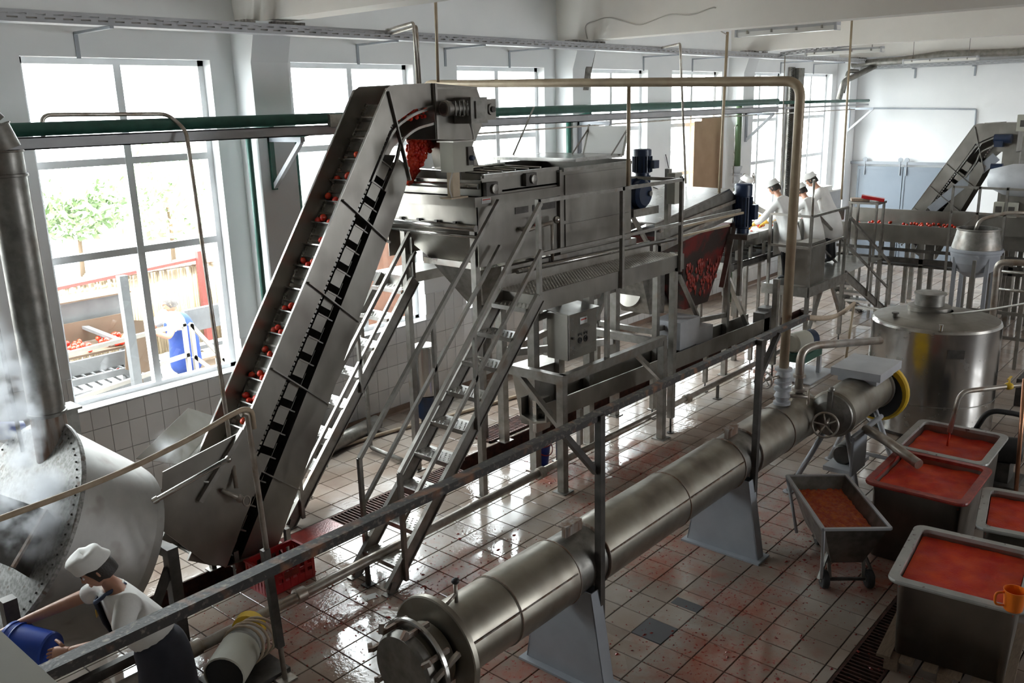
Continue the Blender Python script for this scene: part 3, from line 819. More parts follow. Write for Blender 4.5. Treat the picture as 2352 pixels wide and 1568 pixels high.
# ------------------------------------------------------------------ steel stairs
def stair(name, label, xf, xt, zt, y0, y1, n, rails=(1, 1), post_at=None, zbot=0.0, sgn=1, railh=0.95):
    root = thing(name, label, 'stairs', (xf, (y0+y1)/2, zbot))
    sl = Vector((xt-xf, 0, zt-zbot)); L_ = sl.length; d = sl.normalized(); nv = Vector((-d.z*sgn, 0, d.x*sgn)) if False else Vector((-d.z, 0, d.x))*(1 if d.x > 0 else -1)
    for yy in (y0, y1):
        a, b = Vector((xf,yy,zbot+0.03)), Vector((xt,yy,zt-0.02))
        MB().bar(a, b, 0.014, 0.14, nv).bar(a+nv*0.065, b+nv*0.065, 0.045, 0.012, nv).bar(a-nv*0.065, b-nv*0.065, 0.045, 0.012, nv).build('stringer', M['frame'], root)
        MB().box(xf-0.07, xf+0.07, yy-0.04, yy+0.04, zbot+0.001, zbot+0.012).bar((xf,yy,zbot+0.01), (xf+d.x*0.06,yy,zbot+0.1), 0.05, 0.06).build('foot', M['frame'], root)
    # tread mesh: sheet with raised oval studs and a folded nose
    w = y1-y0-0.03; dp = 0.235
    t = MB().box(-dp/2, dp/2, -w/2, w/2, -0.004, 0).box(-dp/2*1.0, -dp/2+0.006, -w/2, w/2, -0.045, -0.004).box(dp/2-0.006, dp/2, -w/2, w/2, -0.045, -0.004)
    for i in range(5):
        for j in range(int(w/0.055)):
            cx_, cy_ = -dp/2+0.025+i*0.0375, -w/2+0.03+j*0.055+(0.0275 if i % 2 else 0)
            if abs(cy_) > w/2-0.015: continue
            lx, ly = (0.015, 0.006) if (i+j) % 2 else (0.006, 0.015)
            t.add([(cx_-lx,cy_-ly,0),(cx_+lx,cy_-ly,0),(cx_+lx,cy_+ly,0),(cx_-lx,cy_+ly,0),(cx_,cy_,0.006)], [(0,1,4),(1,2,4),(2,3,4),(3,0,4)])
    me = t.mesh('tread'); me.materials.append(M['tread'])
    for k in range(n):
        f = (k+0.9)/(n+0.3)
        o = bpy.data.objects.new('tread', me); COL.objects.link(o); o.parent = root
        o.location = Vector((xf+(xt-xf)*f, (y0+y1)/2, zbot+(zt-zbot)*f))-WL[root.name]
    for yy, on in ((y0, rails[0]), (y1, rails[1])):
        if not on: continue
        ys = yy-0.03 if yy == y0 else yy+0.03
        f0 = 0.08
        pb = Vector((xf+(xt-xf)*f0, ys, zbot+(zt-zbot)*f0)); pt = Vector((xt, ys, zt))
        MB().bar(pb+Vector((0,0,-0.12)), pb+Vector((0,0,railh)), 0.04, 0.04, (1,0,0)).build('rail_post', M['frame'], root)
        mid = pb.lerp(pt, 0.5)
        MB().bar(mid+Vector((0,0,-0.05)), mid+Vector((0,0,railh)), 0.035, 0.035, (1,0,0)).build('rail_post', M['frame'], root)
        MB().bar(pb+Vector((0,0,railh)), pt+Vector((0,0,railh)), 0.04, 0.04).build('handrail', M['frame'], root)
        MB().bar(pb+Vector((0,0,railh*0.5)), pt+Vector((0,0,railh*0.5)), 0.035, 0.035).build('mid_rail', M['frame'], root)
    return root
DZ = 2.40
stair('steel_stairs', 'front steel stairs with studded treads climbing to the washer walkway', -1.53, 0.72, DZ, -3.70, -3.20, 9)
stair('steel_stairs', 'steel stairs behind the inclined conveyor on the window side', -1.32, 0.68, DZ, -1.86, -1.32, 8, railh=0.62)

# ------------------------------------------------------------------ walkway round the washer
wk = thing('walkway', 'steel walkway with studded deck and handrails along the washer', 'walkway', (2.2,-3.4,0))
MB().box(0.72,3.72,-3.62,-3.12,DZ-0.012,DZ).build('deck', M['tread'], wk)
st_ = MB()
for i in range(60):
    for j in range(10):
        cx_, cy_ = 0.75+i*0.05, -3.59+j*0.05
        st_.add([(cx_-0.015,cy_-0.015,DZ),(cx_+0.015,cy_-0.015,DZ),(cx_+0.015,cy_+0.015,DZ),(cx_-0.015,cy_+0.015,DZ),(cx_,cy_,DZ+0.009)], [(0,1,4),(1,2,4),(2,3,4),(3,0,4)])
so = st_.build('deck_studs', M['tread'], wk); so['kind'] = 'stuff'
kb = MB().box(0.75,3.72,-3.135,-3.12,DZ,DZ+0.14)
kb.build('kick_plate', M['tread'], wk)
MB().box(0.72,3.74,-3.64,-3.62,DZ-0.19,DZ+0.01).build('fascia', M['steel'], wk)
MB().box(0.70,0.72,-3.64,-3.12,DZ-0.19,DZ).build('fascia', M['steel'], wk)
for xx in (0.76, 2.28, 3.60):
    MB().box(xx-0.022,xx+0.022,-3.685,-3.641,DZ-0.2,DZ+0.98).build('rail_post', M['frame'], wk)
MB().box(0.74,3.62,-3.685,-3.641,DZ+0.94,DZ+0.98).build('handrail', M['frame'], wk)
MB().box(0.74,5.2,-3.68,-3.648,DZ+0.40,DZ+0.435).build('mid_rail', M['frame'], wk)
MB().box(3.58,3.62,-3.685,-2.9,DZ+0.94,DZ+0.98).build('handrail', M['frame'], wk)
MB().bar((3.62,-3.66,DZ+0.37),(5.3,-3.66,DZ+0.37),0.03,0.03).bar((3.62,-3.66,DZ+0.25),(4.9,-3.66,DZ+0.24),0.026,0.026).build('side_rail', M['ypipe'], wk)
MB().box(0.68,2.7,-1.62,-1.10,DZ-0.12,DZ).build('deck', M['tread'], wk)
for (a, b) in (((0.66,-1.86,DZ),(0.66,-1.86,DZ+0.63)), ((1.2,-1.12,DZ),(1.2,-1.12,DZ+0.6))):
    MB().bar(a, b, 0.04, 0.04, (1,0,0)).build('rail_post', M['frame'], wk)
MB().bar((0.66,-1.86,DZ+0.62),(0.9,-1.2,DZ+0.62),0.04,0.04).bar((0.66,-1.86,DZ+0.30),(0.9,-1.2,DZ+0.30),0.035,0.035).build('handrail', M['frame'], wk)
for (xx, yy, zt) in ((1.2,-3.6,1.40),(3.32,-3.6,1.35)):
    MB().box(xx-0.045,xx+0.045,yy-0.045,yy+0.045,0.012,zt).build('leg', M['frame'], wk)
    MB().box(xx-0.09,xx+0.09,yy-0.09,yy+0.09,0.001,0.012).build('foot_plate', M['frame'], wk)
for (xx, yy) in ((3.56,-3.6),(6.66,-3.6),(4.63,-2.96)):
    MB().box(xx-0.04,xx+0.04,yy-0.04,yy+0.04,0.22,DZ-0.15 if xx < 6 else 1.6).build('leg', M['frame'], wk)
    MB().cyl((xx,yy,0.012),(xx,yy,0.24),0.014,8).lathe([(0.045,0),(0.045,0.012)], (xx,yy,0.001), (0,0,1), 12).build('levelling_foot', M['dark'], wk)
# lower service frame
MB().box(1.2,3.36,-3.64,-3.56,1.29,1.40).build('frame_beam', M['frame'], wk)
MB().box(1.16,1.24,-3.56,-2.2,1.29,1.40).build('frame_beam', M['frame'], wk)
MB().box(3.28,3.36,-3.56,-2.0,1.25,1.35).build('frame_beam', M['frame'], wk)
MB().bar((1.2,-3.6,0.75),(1.2,-2.95,1.32),0.05,0.07,(1,0,0)).build('brace', M['frame'], wk)
MB().bar((3.32,-3.6,0.80),(2.7,-3.6,1.30),0.05,0.07,(0,1,0)).build('brace', M['frame'], wk)
MB().bar((2.1,-3.58,DZ-0.2),(2.1,-3.58,1.40),0.05,0.05,(1,0,0)).bar((2.75,-3.2,DZ-0.2),(2.35,-3.2,1.7),0.05,0.07,(0,1,0)).build('brace', M['frame'], wk)
for (xx, yy) in ((2.6,-2.95),(3.7,-2.6),(2.0,-2.0),(3.6,-1.7),(1.5,-2.95)):
    MB().box(xx-0.05,xx+0.05,yy-0.05,yy+0.05,0.012,DZ+0.2).build('inner_post', M['frame'], wk)
    MB().box(xx-0.09,xx+0.09,yy-0.09,yy+0.09,0.001,0.012).build('foot_plate', M['frame'], wk)
MB().bar((1.5,-2.95,1.9),(3.7,-2.6,1.85),0.06,0.09).build('frame_beam', M['frame'], wk)
MB().bar((2.0,-2.0,1.2),(3.7,-2.6,1.1),0.06,0.09).bar((2.0,-2.0,1.2),(3.6,-1.7,1.2),0.06,0.09).build('frame_beam', M['frame'], wk)

# ------------------------------------------------------------------ washer
ws = thing('tomato_washer', 'large stainless tomato washer with hopper and blue motor on the walkway', 'washer', (1.9,-2.35,1.0))
YA, YB = -3.06, -1.64
# front hopper: collar, end wall, lip tube, inverted pyramid
MB().box(0.42,1.85,YA-0.05,YA,3.30,3.40).box(0.42,0.47,YA,YB,3.30,3.40).box(0.42,1.85,YB,YB+0.05,3.30,3.40).build('collar', M['steel'], ws)
MB().box(0.58,1.85,YA,YA+0.01,3.40,3.60).box(0.58,0.59,YA,YB,3.40,3.56).box(0.58,1.85,YB-0.01,YB,3.40,3.60).build('upper_tray', M['steel'], ws)
MB().tube([(0.56,YA+0.02,3.50),(0.56,YB-0.02,3.50)], 0.03, 12).build('roller', M['steelb'], ws)
MB().box(0.50,0.51,YA,YB,3.06,3.30).box(0.50,1.85,YA,YA+0.01,2.66,3.30).box(0.5,1.85,YB-0.01,YB,2.66,3.3).build('trough_wall', M['steel'], ws)
MB().tube([(0.47,YA,3.08),(0.47,YB,3.08)], 0.035, 14).build('lip_tube', M['steelb'], ws)
MB().tube([(0.52,YA-0.01,2.98),(0.52,YB,2.98)], 0.018, 10).build('drip_rail', M['steelb'], ws)
for k in range(4):
    MB().box(0.455,0.485,YB-0.30-k*0.28,YB-0.26-k*0.28,3.11,3.135).build('lip_clip', M['dark'], ws)
MB().loft([[(0.51,YA,3.04),(1.85,YA,3.04),(1.85,YB,3.04),(0.51,YB,3.04)],[(0.85,-2.75,2.62),(1.75,-2.75,2.62),(1.75,-1.95,2.62),(0.85,-1.95,2.62)]], smooth=False).build('hopper', M['steel'], ws)
MB().box(0.80,1.8,-2.80,-2.76,2.56,2.63).box(0.80,0.84,-2.76,-1.9,2.56,2.63).build('hopper_flange', M['steelb'], ws)
MB().loft([[(0.86,-2.74,2.58),(1.74,-2.74,2.58),(1.74,-1.96,2.58),(0.86,-1.96,2.58)],[(1.2,-2.45,2.05),(1.45,-2.45,2.05),(1.45,-2.2,2.05),(1.2,-2.2,2.05)]], smooth=False).build('lower_hopper', M['galv'], ws)
MB().tube([(1.32,-2.33,2.06),(1.32,-2.33,1.3)], 0.09, 14).build('drain_pipe', M['galv'], ws)
# second, taller tank
MB().box(1.85,3.32,YA-0.04,YA-0.03,2.62,3.58).box(1.85,1.86,YA-0.03,YB,2.62,3.56).box(3.31,3.32,YA-0.03,YB,2.62,3.62).box(1.85,3.32,YB-0.01,YB,2.62,3.6).box(1.85,3.32,YA-0.03,YB,2.60,2.63).build('tank_wall', M['steel'], ws)
MB().box(1.93,3.26,YA-0.055,YA-0.04,3.00,3.52).build('side_panel', M['steel'], ws)
MB().box(1.93,3.26,YA-0.055,YA-0.04,2.66,2.96).build('side_panel', M['steel'], ws)
MB().box(1.90,3.3,YA-0.06,YA-0.03,3.56,3.60).box(0.6,1.86,YA-0.02,YA+0.01,3.58,3.62).build('rim', M['frame'], ws)
MB().box(2.35,3.34,-2.95,YB,3.64,3.68).build('lid', M['steelb'], ws)
MB().box(0.9,3.3,YA,YB,3.42,3.44).build('water_surface', M['dark'], ws)
MB().plate([(3.30,-3.0,3.68),(3.42,-3.0,4.02),(3.42,-2.35,4.02),(3.30,-2.35,3.68)], 0.012).build('raised_flap', M['paper'], ws)
for yy in (-2.98, -2.37):
    MB().bar((3.30,yy,3.66),(3.43,yy,4.04),0.02,0.03).bar((3.05,yy,3.68),(3.40,yy,3.98),0.012,0.015).build('flap_strut', M['frame'], ws)
MB().bar((2.75,YB+0.02,3.66),(3.25,YB+0.05,4.28),0.015,0.02).build('prop_rod', M['frame'], ws)
sp = MB()
for k in range(5): sp.tube([(0.8+k*0.22,YA+0.1,3.62),(0.95+k*0.22,YB-0.1,3.62)], 0.012, 8)
sp.tube([(0.7,-2.5,3.64),(1.8,-2.3,3.64)], 0.02, 8)
sp.build('spray_pipes', M['steelb'], ws)
for (xx, zz) in ((0.68,3.47),(1.32,3.52)):
    b_ = MB().box(xx-0.09,xx+0.09,YA-0.06,YA-0.01,zz-0.07,zz+0.07).build('bearing', M['dark'], ws)
    MB().lathe([(0.05,0),(0.05,0.03),(0.02,0.035)], (xx+0.02,YA-0.06,zz), (0,-1,0), 14).build('bearing_cap', M['galv'], b_)
MB().box(0.52,0.66,YA-0.054,YA-0.05,3.33,3.385).build('warning_sticker', M['paper'], ws)
MB().box(0.53,0.65,YA-0.056,YA-0.054,3.365,3.375).build('sticker_print', M['redink'], ws)
for (a, b) in ((1.1,1.32),(1.4,1.8)):
    MB().box(a,b,YA-0.008,YA-0.002,3.16,3.23).build('sight_slot', M['dark'], ws)
vv = MB().tube(bend([(1.15,YA-0.02,3.0),(1.15,YA-0.10,2.98),(1.62,YA-0.10,3.02)], 0.05), 0.022, 10).tube([(1.62,YA-0.10,3.02),(1.62,YA-0.1,2.55)], 0.018, 8).build('water_pipe', M['rustpipe'], ws)
MB().sph((1.35,YA-0.1,3.0), 0.04, 10, 6).tube([(1.35,YA-0.1,3.0),(1.35,YA-0.1,3.1)], 0.01, 6).bar((1.28,YA-0.1,3.1),(1.42,YA-0.1,3.1),0.02,0.015).build('tap', M['redp'], ws)
MB().sph((1.7,YA-0.1,3.04), 0.045, 10, 6).build('pipe_union', M['steelb'], ws)
MB().tube([(0.97,YA-0.12,2.56),(4.3,YA-0.12,2.50)], 0.028, 10).build('feed_pipe', M['steelb'], ws)
MB().box(0.85,3.4,YA-0.07,YA,2.52,2.62).build('base_channel', M['frame'], ws)
for (xx, yy) in ((0.55,YA+0.1),(0.62,YB-0.15),(1.9,YB-0.1),(3.25,YB-0.1),(1.9,YA+0.05)):
    MB().box(xx-0.035,xx+0.035,yy-0.035,yy+0.035,0.012,3.05).build('support_leg', M['frame'], ws)
    MB().box(xx-0.07,xx+0.07,yy-0.07,yy+0.07,0.001,0.012).build('foot_plate', M['frame'], ws)
def vmotor(root, x, y, z0, z1, r, name='drive_motor'):
    h = z1-z0
    m = MB().lathe([(r*0.8,0),(r*0.8,h*0.10),(r,h*0.12),(r,h*0.75),(r*1.04,h*0.76),(r*1.04,h*0.97),(r*0.9,h)], (x,y,z0), (0,0,1), 22).build(name, M['blue'], root)
    f = MB()
    for k in range(18):
        a = 2*math.pi*k/18
        f.bar((x+math.cos(a)*r*1.02,y+math.sin(a)*r*1.02,z0+h*0.14),(x+math.cos(a)*r*1.02,y+math.sin(a)*r*1.02,z0+h*0.73),0.008,0.03,(math.cos(a),math.sin(a),0))
    f.build('cooling_fins', M['blue'], m)
    MB().box(x-0.02,x+0.10,y-r-0.08,y-r+0.02,z0+h*0.28,z0+h*0.58).build('terminal_box', M['blue'], m)
    return m
vmotor(ws, 3.72, -3.0, 3.38, 3.72, 0.115)
gb = MB().lathe([(0.15,0),(0.19,0.04),(0.19,0.22),(0.15,0.26)], (3.60,-2.88,3.16), (0,-1,0), 24).box(3.42,3.70,-3.02,-2.9,2.98,3.36).box(3.66,3.80,-3.08,-2.92,3.20,3.38).build('gearbox', M['blue'], ws)
MB().lathe([(0.035,0),(0.035,0.03)], (3.68,-3.14,3.16), (0,-1,0), 12).build('filler_plug', M['galv'], gb)
MB().box(3.35,3.95,-3.12,-2.85,2.88,2.98).bar((3.4,-3.0,2.62),(3.4,-3.0,2.9),0.06,0.06,(1,0,0)).bar((3.9,-3.0,2.45),(3.5,-3.0,2.88),0.04,0.05,(0,1,0)).build('motor_bracket', M['frame'], ws)
cb2 = thing('switch_box', 'grey switch box on a rail post beside the blue washer motor', 'switch box', (4.05,-3.2,2.9))
MB().box(4.02,4.10,-3.22,-3.16,2.55,3.45).build('post', M['frame'], cb2)
MB().box(3.98,4.16,-3.34,-3.22,3.0,3.40).build('housing', M['beige'], cb2)
MB().box(4.10,4.16,-3.36,-3.34,3.05,3.35).build('switch_panel', M['dark'], cb2)

# ------------------------------------------------------------------ stainless electrical cabinet under the walkway
ec = thing('electrical_cabinet', 'stainless electrical cabinet with two dark emblems under the walkway', 'cabinet', (1.95,-3.25,1.4))
MB().box(1.68,2.24,-3.32,-3.02,1.40,1.95).build('body', M['steel'], ec)
dr = MB().box(1.69,2.23,-3.335,-3.32,1.41,1.94).build('door', M['steelb'], ec)
MB().plate([(1.66,-3.36,1.955),(2.26,-3.36,1.955),(2.26,-3.0,1.985),(1.66,-3.0,1.985)], 0.01).build('rain_roof', M['steel'], ec)
MB().box(1.90,2.04,-3.3385,-3.335,1.80,1.88).build('sticker', M['paper'], dr)
MB().box(1.915,2.025,-3.3395,-3.3385,1.845,1.86).build('sticker_print', M['redink'], dr)
for xx in (1.90, 2.01):       # two emblems: a ring below a small bow
    e = MB().tube(circle((xx,-3.338,1.61), 0.032, (0,1,0), 18), 0.007, 6, closed=True)
    e.tube([(xx+0.03*math.cos(a),-3.338,1.665+0.02*math.sin(a)) for a in [math.pi*k/8 for k in range(9)]], 0.006, 6)
    e.bar((xx-0.035,-3.338,1.69),(xx+0.035,-3.338,1.69),0.008,0.01)
    e.tube(circle((xx,-3.338,1.61), 0.012, (0,1,0), 12), 0.005, 6, closed=True)
    e.build('emblem', M['ink'], dr)
MB().lathe([(0.016,0),(0.016,0.02)], (1.76,-3.335,1.66), (0,-1,0), 10).build('lock', M['dark'], dr)

# ------------------------------------------------------------------ long horizontal heat exchanger in the foreground
CY, CZ, CR = -5.68, 0.94, 0.25
hx = thing('heat_exchanger', 'long clad cylindrical heat exchanger lying on grey supports in the foreground', 'heat exchanger', (0,CY,0))
ax_ = (1,0,0)
def hxl(prof, name, m, n=40): return MB().lathe(prof, (0,CY,CZ), ax_, n).build(name, m, hx)
hxl([(CR*0.92,-3.12),(CR*0.98,-3.10),(CR*0.98,-3.05),(CR*0.9,-3.05)], 'end_cover', M['galv'])
hxl([(CR*0.86,-3.05),(CR*0.86,-2.86)], 'neck', M['zinc'])
hxl([(0.29,-3.02),(0.30,-3.015),(0.30,-2.99),(0.29,-2.985)], 'clamp_ring', M['steelb'])
hxl([(0.36,-2.84),(0.37,-2.835),(0.37,-2.80),(0.36,-2.795)], 'flange', M['zinc'], 48)
hxl([(CR,-2.80),(CR,-2.26)], 'cladding', M['zinc'])
hxl([(CR+0.004,-2.26),(CR+0.006,-2.25),(CR+0.006,-1.60),(CR+0.004,-1.59)], 'cladding', M['zinc'])
hxl([(CR-0.012,-1.59),(CR-0.012,-1.22)], 'cladding', M['galv'])
hxl([(CR+0.002,-1.22),(CR+0.004,-1.21),(CR+0.004,-0.02)], 'cladding', M['zinc'])
hxl([(CR,-0.02),(CR,1.0)], 'cladding', M['zinc'])
hxl([(CR-0.012,1.0),(CR-0.012,1.36)], 'cladding', M['galv'])
hxl([(CR+0.002,1.36),(CR+0.002,2.72)], 'cladding', M['zinc'])
hxl([(CR*0.98,2.72),(CR*1.04,2.73),(CR*1.04,2.78),(CR*0.96,2.80),(CR*0.86,2.92),(CR*0.6,3.02),(CR*0.25,3.06),(0,3.065)], 'far_head', M['zinc'])
for xx in (-2.25, -1.595, -1.215, -0.02, 1.0, 1.36, 2.1):
    hxl([(CR+0.004,xx-0.006),(CR+0.010,xx-0.004),(CR+0.010,xx+0.004),(CR+0.004,xx+0.006)], 'seam_band', M['rust'])
# lengthwise seam
for (a, b) in ((-2.78,-1.62),(-1.2,0.98)):
    an = R(-20)
    MB().bar((a,CY-math.cos(an)*(CR+0.006),CZ+math.sin(an)*-(CR+0.006)),(b,CY-math.cos(an)*(CR+0.006),CZ-math.sin(an)*(CR+0.006)),0.006,0.012).build('lap_seam', M['rust'], hx)
# end-cover clamps
for k in range(8):
    a = 2*math.pi*k/8+0.2
    p = Vector((0,CY+math.cos(a)*0.265,CZ+math.sin(a)*0.265))
    c = MB().bar((-3.13,p.y,p.z),(-2.92,p.y,p.z),0.022,0.03).bar((-3.14,p.y,p.z),(-3.11,CY+math.cos(a)*0.31,CZ+math.sin(a)*0.31),0.03,0.03)
    c.build('clamp_bolt', M['rust'], hx)
MB().bar((-3.09,CY-0.27,CZ+0.05),(-2.88,CY-0.27,CZ+0.12),0.03,0.03).build('hinge', M['rustpipe'], hx)
for xx in (-1.42, 1.12):
    s_ = MB()
    s_.prism([(xx-0.06,-5.30,0.02),(xx-0.06,-6.06,0.02),(xx-0.06,-5.93,0.80),(xx-0.06,-5.43,0.80)], (0.012,0,0))
    s_.prism([(xx+0.05,-5.30,0.02),(xx+0.05,-6.06,0.02),(xx+0.05,-5.93,0.80),(xx+0.05,-5.43,0.80)], (0.012,0,0))
    s_.plate([(xx-0.06,-6.06,0.02),(xx+0.06,-6.06,0.02),(xx+0.06,-5.93,0.80),(xx-0.06,-5.93,0.80)], 0.01)
    s_.plate([(xx-0.06,-5.30,0.02),(xx+0.06,-5.30,0.02),(xx+0.06,-5.43,0.80),(xx-0.06,-5.43,0.80)], 0.01)
    s_.build('support', M['support'], hx)
    MB().box(xx-0.12,xx+0.12,-6.10,-5.26,0.001,0.02).build('base_plate', M['support'], hx)
    MB().box(xx-0.05,xx+0.15,CY-0.02,CY+0.02,CZ+CR-0.02,CZ+CR+0.07).box(xx-0.07,xx+0.13,CY-0.035,CY+0.035,CZ+CR+0.07,CZ+CR+0.085).build('lifting_lug', M['rust'], hx)
# small drain cock near the end cover
gv = MB().tube([(-2.62,CY,CZ+CR-0.01),(-2.62,CY,CZ+CR+0.13)], 0.014, 8).tube([(-2.62,CY,CZ+CR+0.06),(-2.72,CY-0.02,CZ+CR+0.04)], 0.012, 8).build('vent_cock', M['rustpipe'], hx)
MB().sph((-2.62,CY,CZ+CR+0.15), (0.028,0.028,0.022), 10, 6).build('cock_knob', M['black'], gv)
# flanged valves carrying the steam drop
vx = 2.30
va = MB().lathe([(0.05,0),(0.05,0.03),(0.09,0.03),(0.09,0.055),(0.055,0.06),(0.085,0.12),(0.055,0.18),(0.09,0.185),(0.09,0.21),(0.05,0.215),(0.05,0.25),(0.09,0.255),(0.09,0.28),(0.055,0.285),(0.08,0.34),(0.055,0.395),(0.09,0.40),(0.09,0.425),(0.05,0.43)], (vx,CY,CZ+CR-0.03), (0,0,1), 18).build('valve_body', M['greyp'], hx)
for (zz, d) in ((CZ+CR+0.09, (0.45,-0.89,0)), (CZ+CR+0.31, (-0.95,0.3,0))):
    d = Vector(d).normalized(); c = Vector((vx,CY,zz)); e = c+d*0.26
    w = MB().tube([c, e], 0.018, 8).tube(circle(e, 0.085, d, 20), 0.010, 6, closed=True)
    for q in circle(e, 0.08, d, 4): w.tube([e, q], 0.007, 6)
    w.build('handwheel', M['rustpipe'], va)
# connecting pipe from the exchanger to the pulper
tag(MB().tube(bend([(2.72,CY,CZ+CR-0.02),(2.72,CY,1.66),(2.95,-5.72,1.69),(4.2,-6.02,1.52)], 0.12, 6), 0.045, 14).lathe([(0.07,0),(0.07,0.03)],(2.72,CY,1.38),(0,0,1),14).lathe([(0.07,0),(0.07,0.03)],(2.72,CY,1.22),(0,0,1),14).build('juice_pipe', M['rustpipe']), 'bent steel pipe from the heat exchanger over to the pulper', 'pipe')

# ------------------------------------------------------------------ dark guard rail bolted to the exchanger supports
gr = thing('guard_rail', 'worn dark guard rail running across above the heat exchanger', 'guard rail', (-1.4,-5.93,0.3))
MB().bar((-5.6,-5.90,2.155),(-1.33,-5.90,2.155),0.075,0.05).build('top_rail', M['railp'], gr)
MB().bar((-1.34,-5.87,2.145),(2.36,-5.87,2.145),0.06,0.05).build('top_rail', M['railp'], gr)
for xx in (-1.52, 1.02):
    xp = xx+0.16
    MB().bar((xp,-5.93,0.36),(xp,-5.93,2.17),0.055,0.055,(1,0,0)).bar((xp-0.1,-5.93,0.5),(xp,-5.93,0.5),0.04,0.05).build('post', M['dark'], gr)
MB().bar((-1.36,-5.9,1.72),(-1.74,-5.9,2.13),0.04,0.05,(0,1,0)).build('brace', M['dark'], gr)
MB().bar((1.2,-5.9,1.74),(1.62,-5.9,2.13),0.04,0.05,(0,1,0)).build('brace', M['dark'], gr)

# ------------------------------------------------------------------ low floor pipe
fp = thing('floor_pipe', 'stained steel pipe running low along the floor past the stairs', 'pipe', (1.5,-3.41,0))
MB().tube([(-4.3,-3.44,0.25),(1.0,-3.41,0.25)], 0.046, 14).tube([(1.06,-3.41,0.25),(7.4,-3.41,0.25)], 0.04, 14).build('pipe_run', M['rustpipe'], fp)
for xx in (-3.3, -2.3, 1.02, 4.3): MB().lathe([(0.06,-0.05),(0.066,-0.045),(0.066,0.045),(0.06,0.05)], (xx,-3.42,0.25), (1,0,0), 14).build('coupling', M['rustpipe'], fp)
for xx in (-3.0, -1.55, 2.15, 5.2):
    MB().bar((xx,-3.42,0.012),(xx,-3.42,0.22),0.035,0.035,(1,0,0)).box(xx-0.05,xx+0.05,-3.47,-3.37,0.001,0.012).build('pipe_stand', M['dark'], fp)

# ------------------------------------------------------------------ post with the hose slung over it
hs = thing('hose_post', 'thin steel post with a pale hose hooked over its top', 'post', (-2.9,-4.0,0))
MB().tube(bend([(-2.89,-4.0,0.012),(-2.97,-4.0,2.23),(-3.02,-4.0,2.24)], 0.04), 0.021, 10).box(-2.96,-2.82,-4.07,-3.93,0.001,0.013).build('pole', M['rustpipe'], hs)
MB().bar((-2.905,-4.0,0.30),(-2.945,-4.0,1.15),0.06,0.05,(0,1,0)).build('sleeve', M['dark'], hs)
pts = [(-5.6,-4.0,2.02),(-4.64,-4.0,2.06),(-4.2,-4.0,2.075),(-3.85,-4.0,2.105),(-3.4,-4.0,2.18),(-3.1,-4.0,2.255),(-2.99,-4.0,2.27),(-2.93,-4.0,2.24),(-2.92,-3.99,2.1)]
tag(MB().tube(bend(pts, 0.2, 3), 0.019, 10).build('hose', M['rope']), 'beige hose stretched from the frame edge to the thin post', 'hose')

# ------------------------------------------------------------------ round juice tank
tk = thing('juice_tank', 'big round stainless juice tank with a domed lid', 'tank', (6.0,-6.13,0))
TR = 0.79
MB().lathe([(TR,0.05),(TR,1.42),(TR-0.012,1.45),(TR-0.03,1.465)], (6.0,-6.13,0), (0,0,1), 64, cap=False).build('shell', M['steelb'], tk)
MB().lathe([(TR-0.03,1.465),(TR*0.7,1.515),(TR*0.4,1.545),(0.2,1.56)], (6.0,-6.13,0), (0,0,1), 64, cap=False).build('domed_lid', M['steel'], tk)
MB().lathe([(0.26,1.53),(0.27,1.54),(0.27,1.60),(0.25,1.605),(0.0,1.61)], (6.05,-6.02,0), (0,0,1), 32).build('manhole_ring', M['steel'], tk)
MB().lathe([(0.18,1.61),(0.18,1.75),(0.20,1.755),(0.20,1.775),(0,1.78)], (6.05,-6.02,0), (0,0,1), 28).build('manhole_neck', M['galv'], tk)
MB().lathe([(TR+0.003,0.46),(TR+0.005,0.463),(TR+0.005,0.469),(TR+0.003,0.472)], (6.0,-6.13,0), (0,0,1), 64, cap=False).build('weld_seam', M['frame'], tk)
MB().lathe([(TR*0.98,0.01),(TR*0.98,0.05)], (6.0,-6.13,0), (0,0,1), 48).build('base', M['dark'], tk)
dv = (Vector((-6.2,-9.4,0))-Vector((6.0,-6.13,0))).normalized(); sd = Vector((-dv.y,dv.x,0))
pc = Vector((6.0,-6.13,1.2))+dv*(TR+0.004)*0.93-sd*0.0
bd = (dv*0.94-sd*-0.33).normalized()
bp0 = Vector((6.0,-6.13,1.17))+bd*(TR+0.004); bs = Vector((-bd.y,bd.x,0))
MB().plate([bp0-bs*0.1-Vector((0,0,0.055)), bp0+bs*0.1-Vector((0,0,0.055)), bp0+bs*0.1+Vector((0,0,0.055)), bp0-bs*0.1+Vector((0,0,0.055))], 0.012).build('name_plate', M['dark'], tk)
MB().lathe([(0.03,0),(0.03,0.05),(0.045,0.05),(0.045,0.065)], (5.55,-5.75,1.50), (0,0,1), 12).build('vent', M['dark'], tk)
MB().lathe([(0.02,0),(0.02,0.06),(0.03,0.06),(0.03,0.08)], (5.25,-6.4,1.47), (0,0,1), 10).build('vent', M['steelb'], tk)

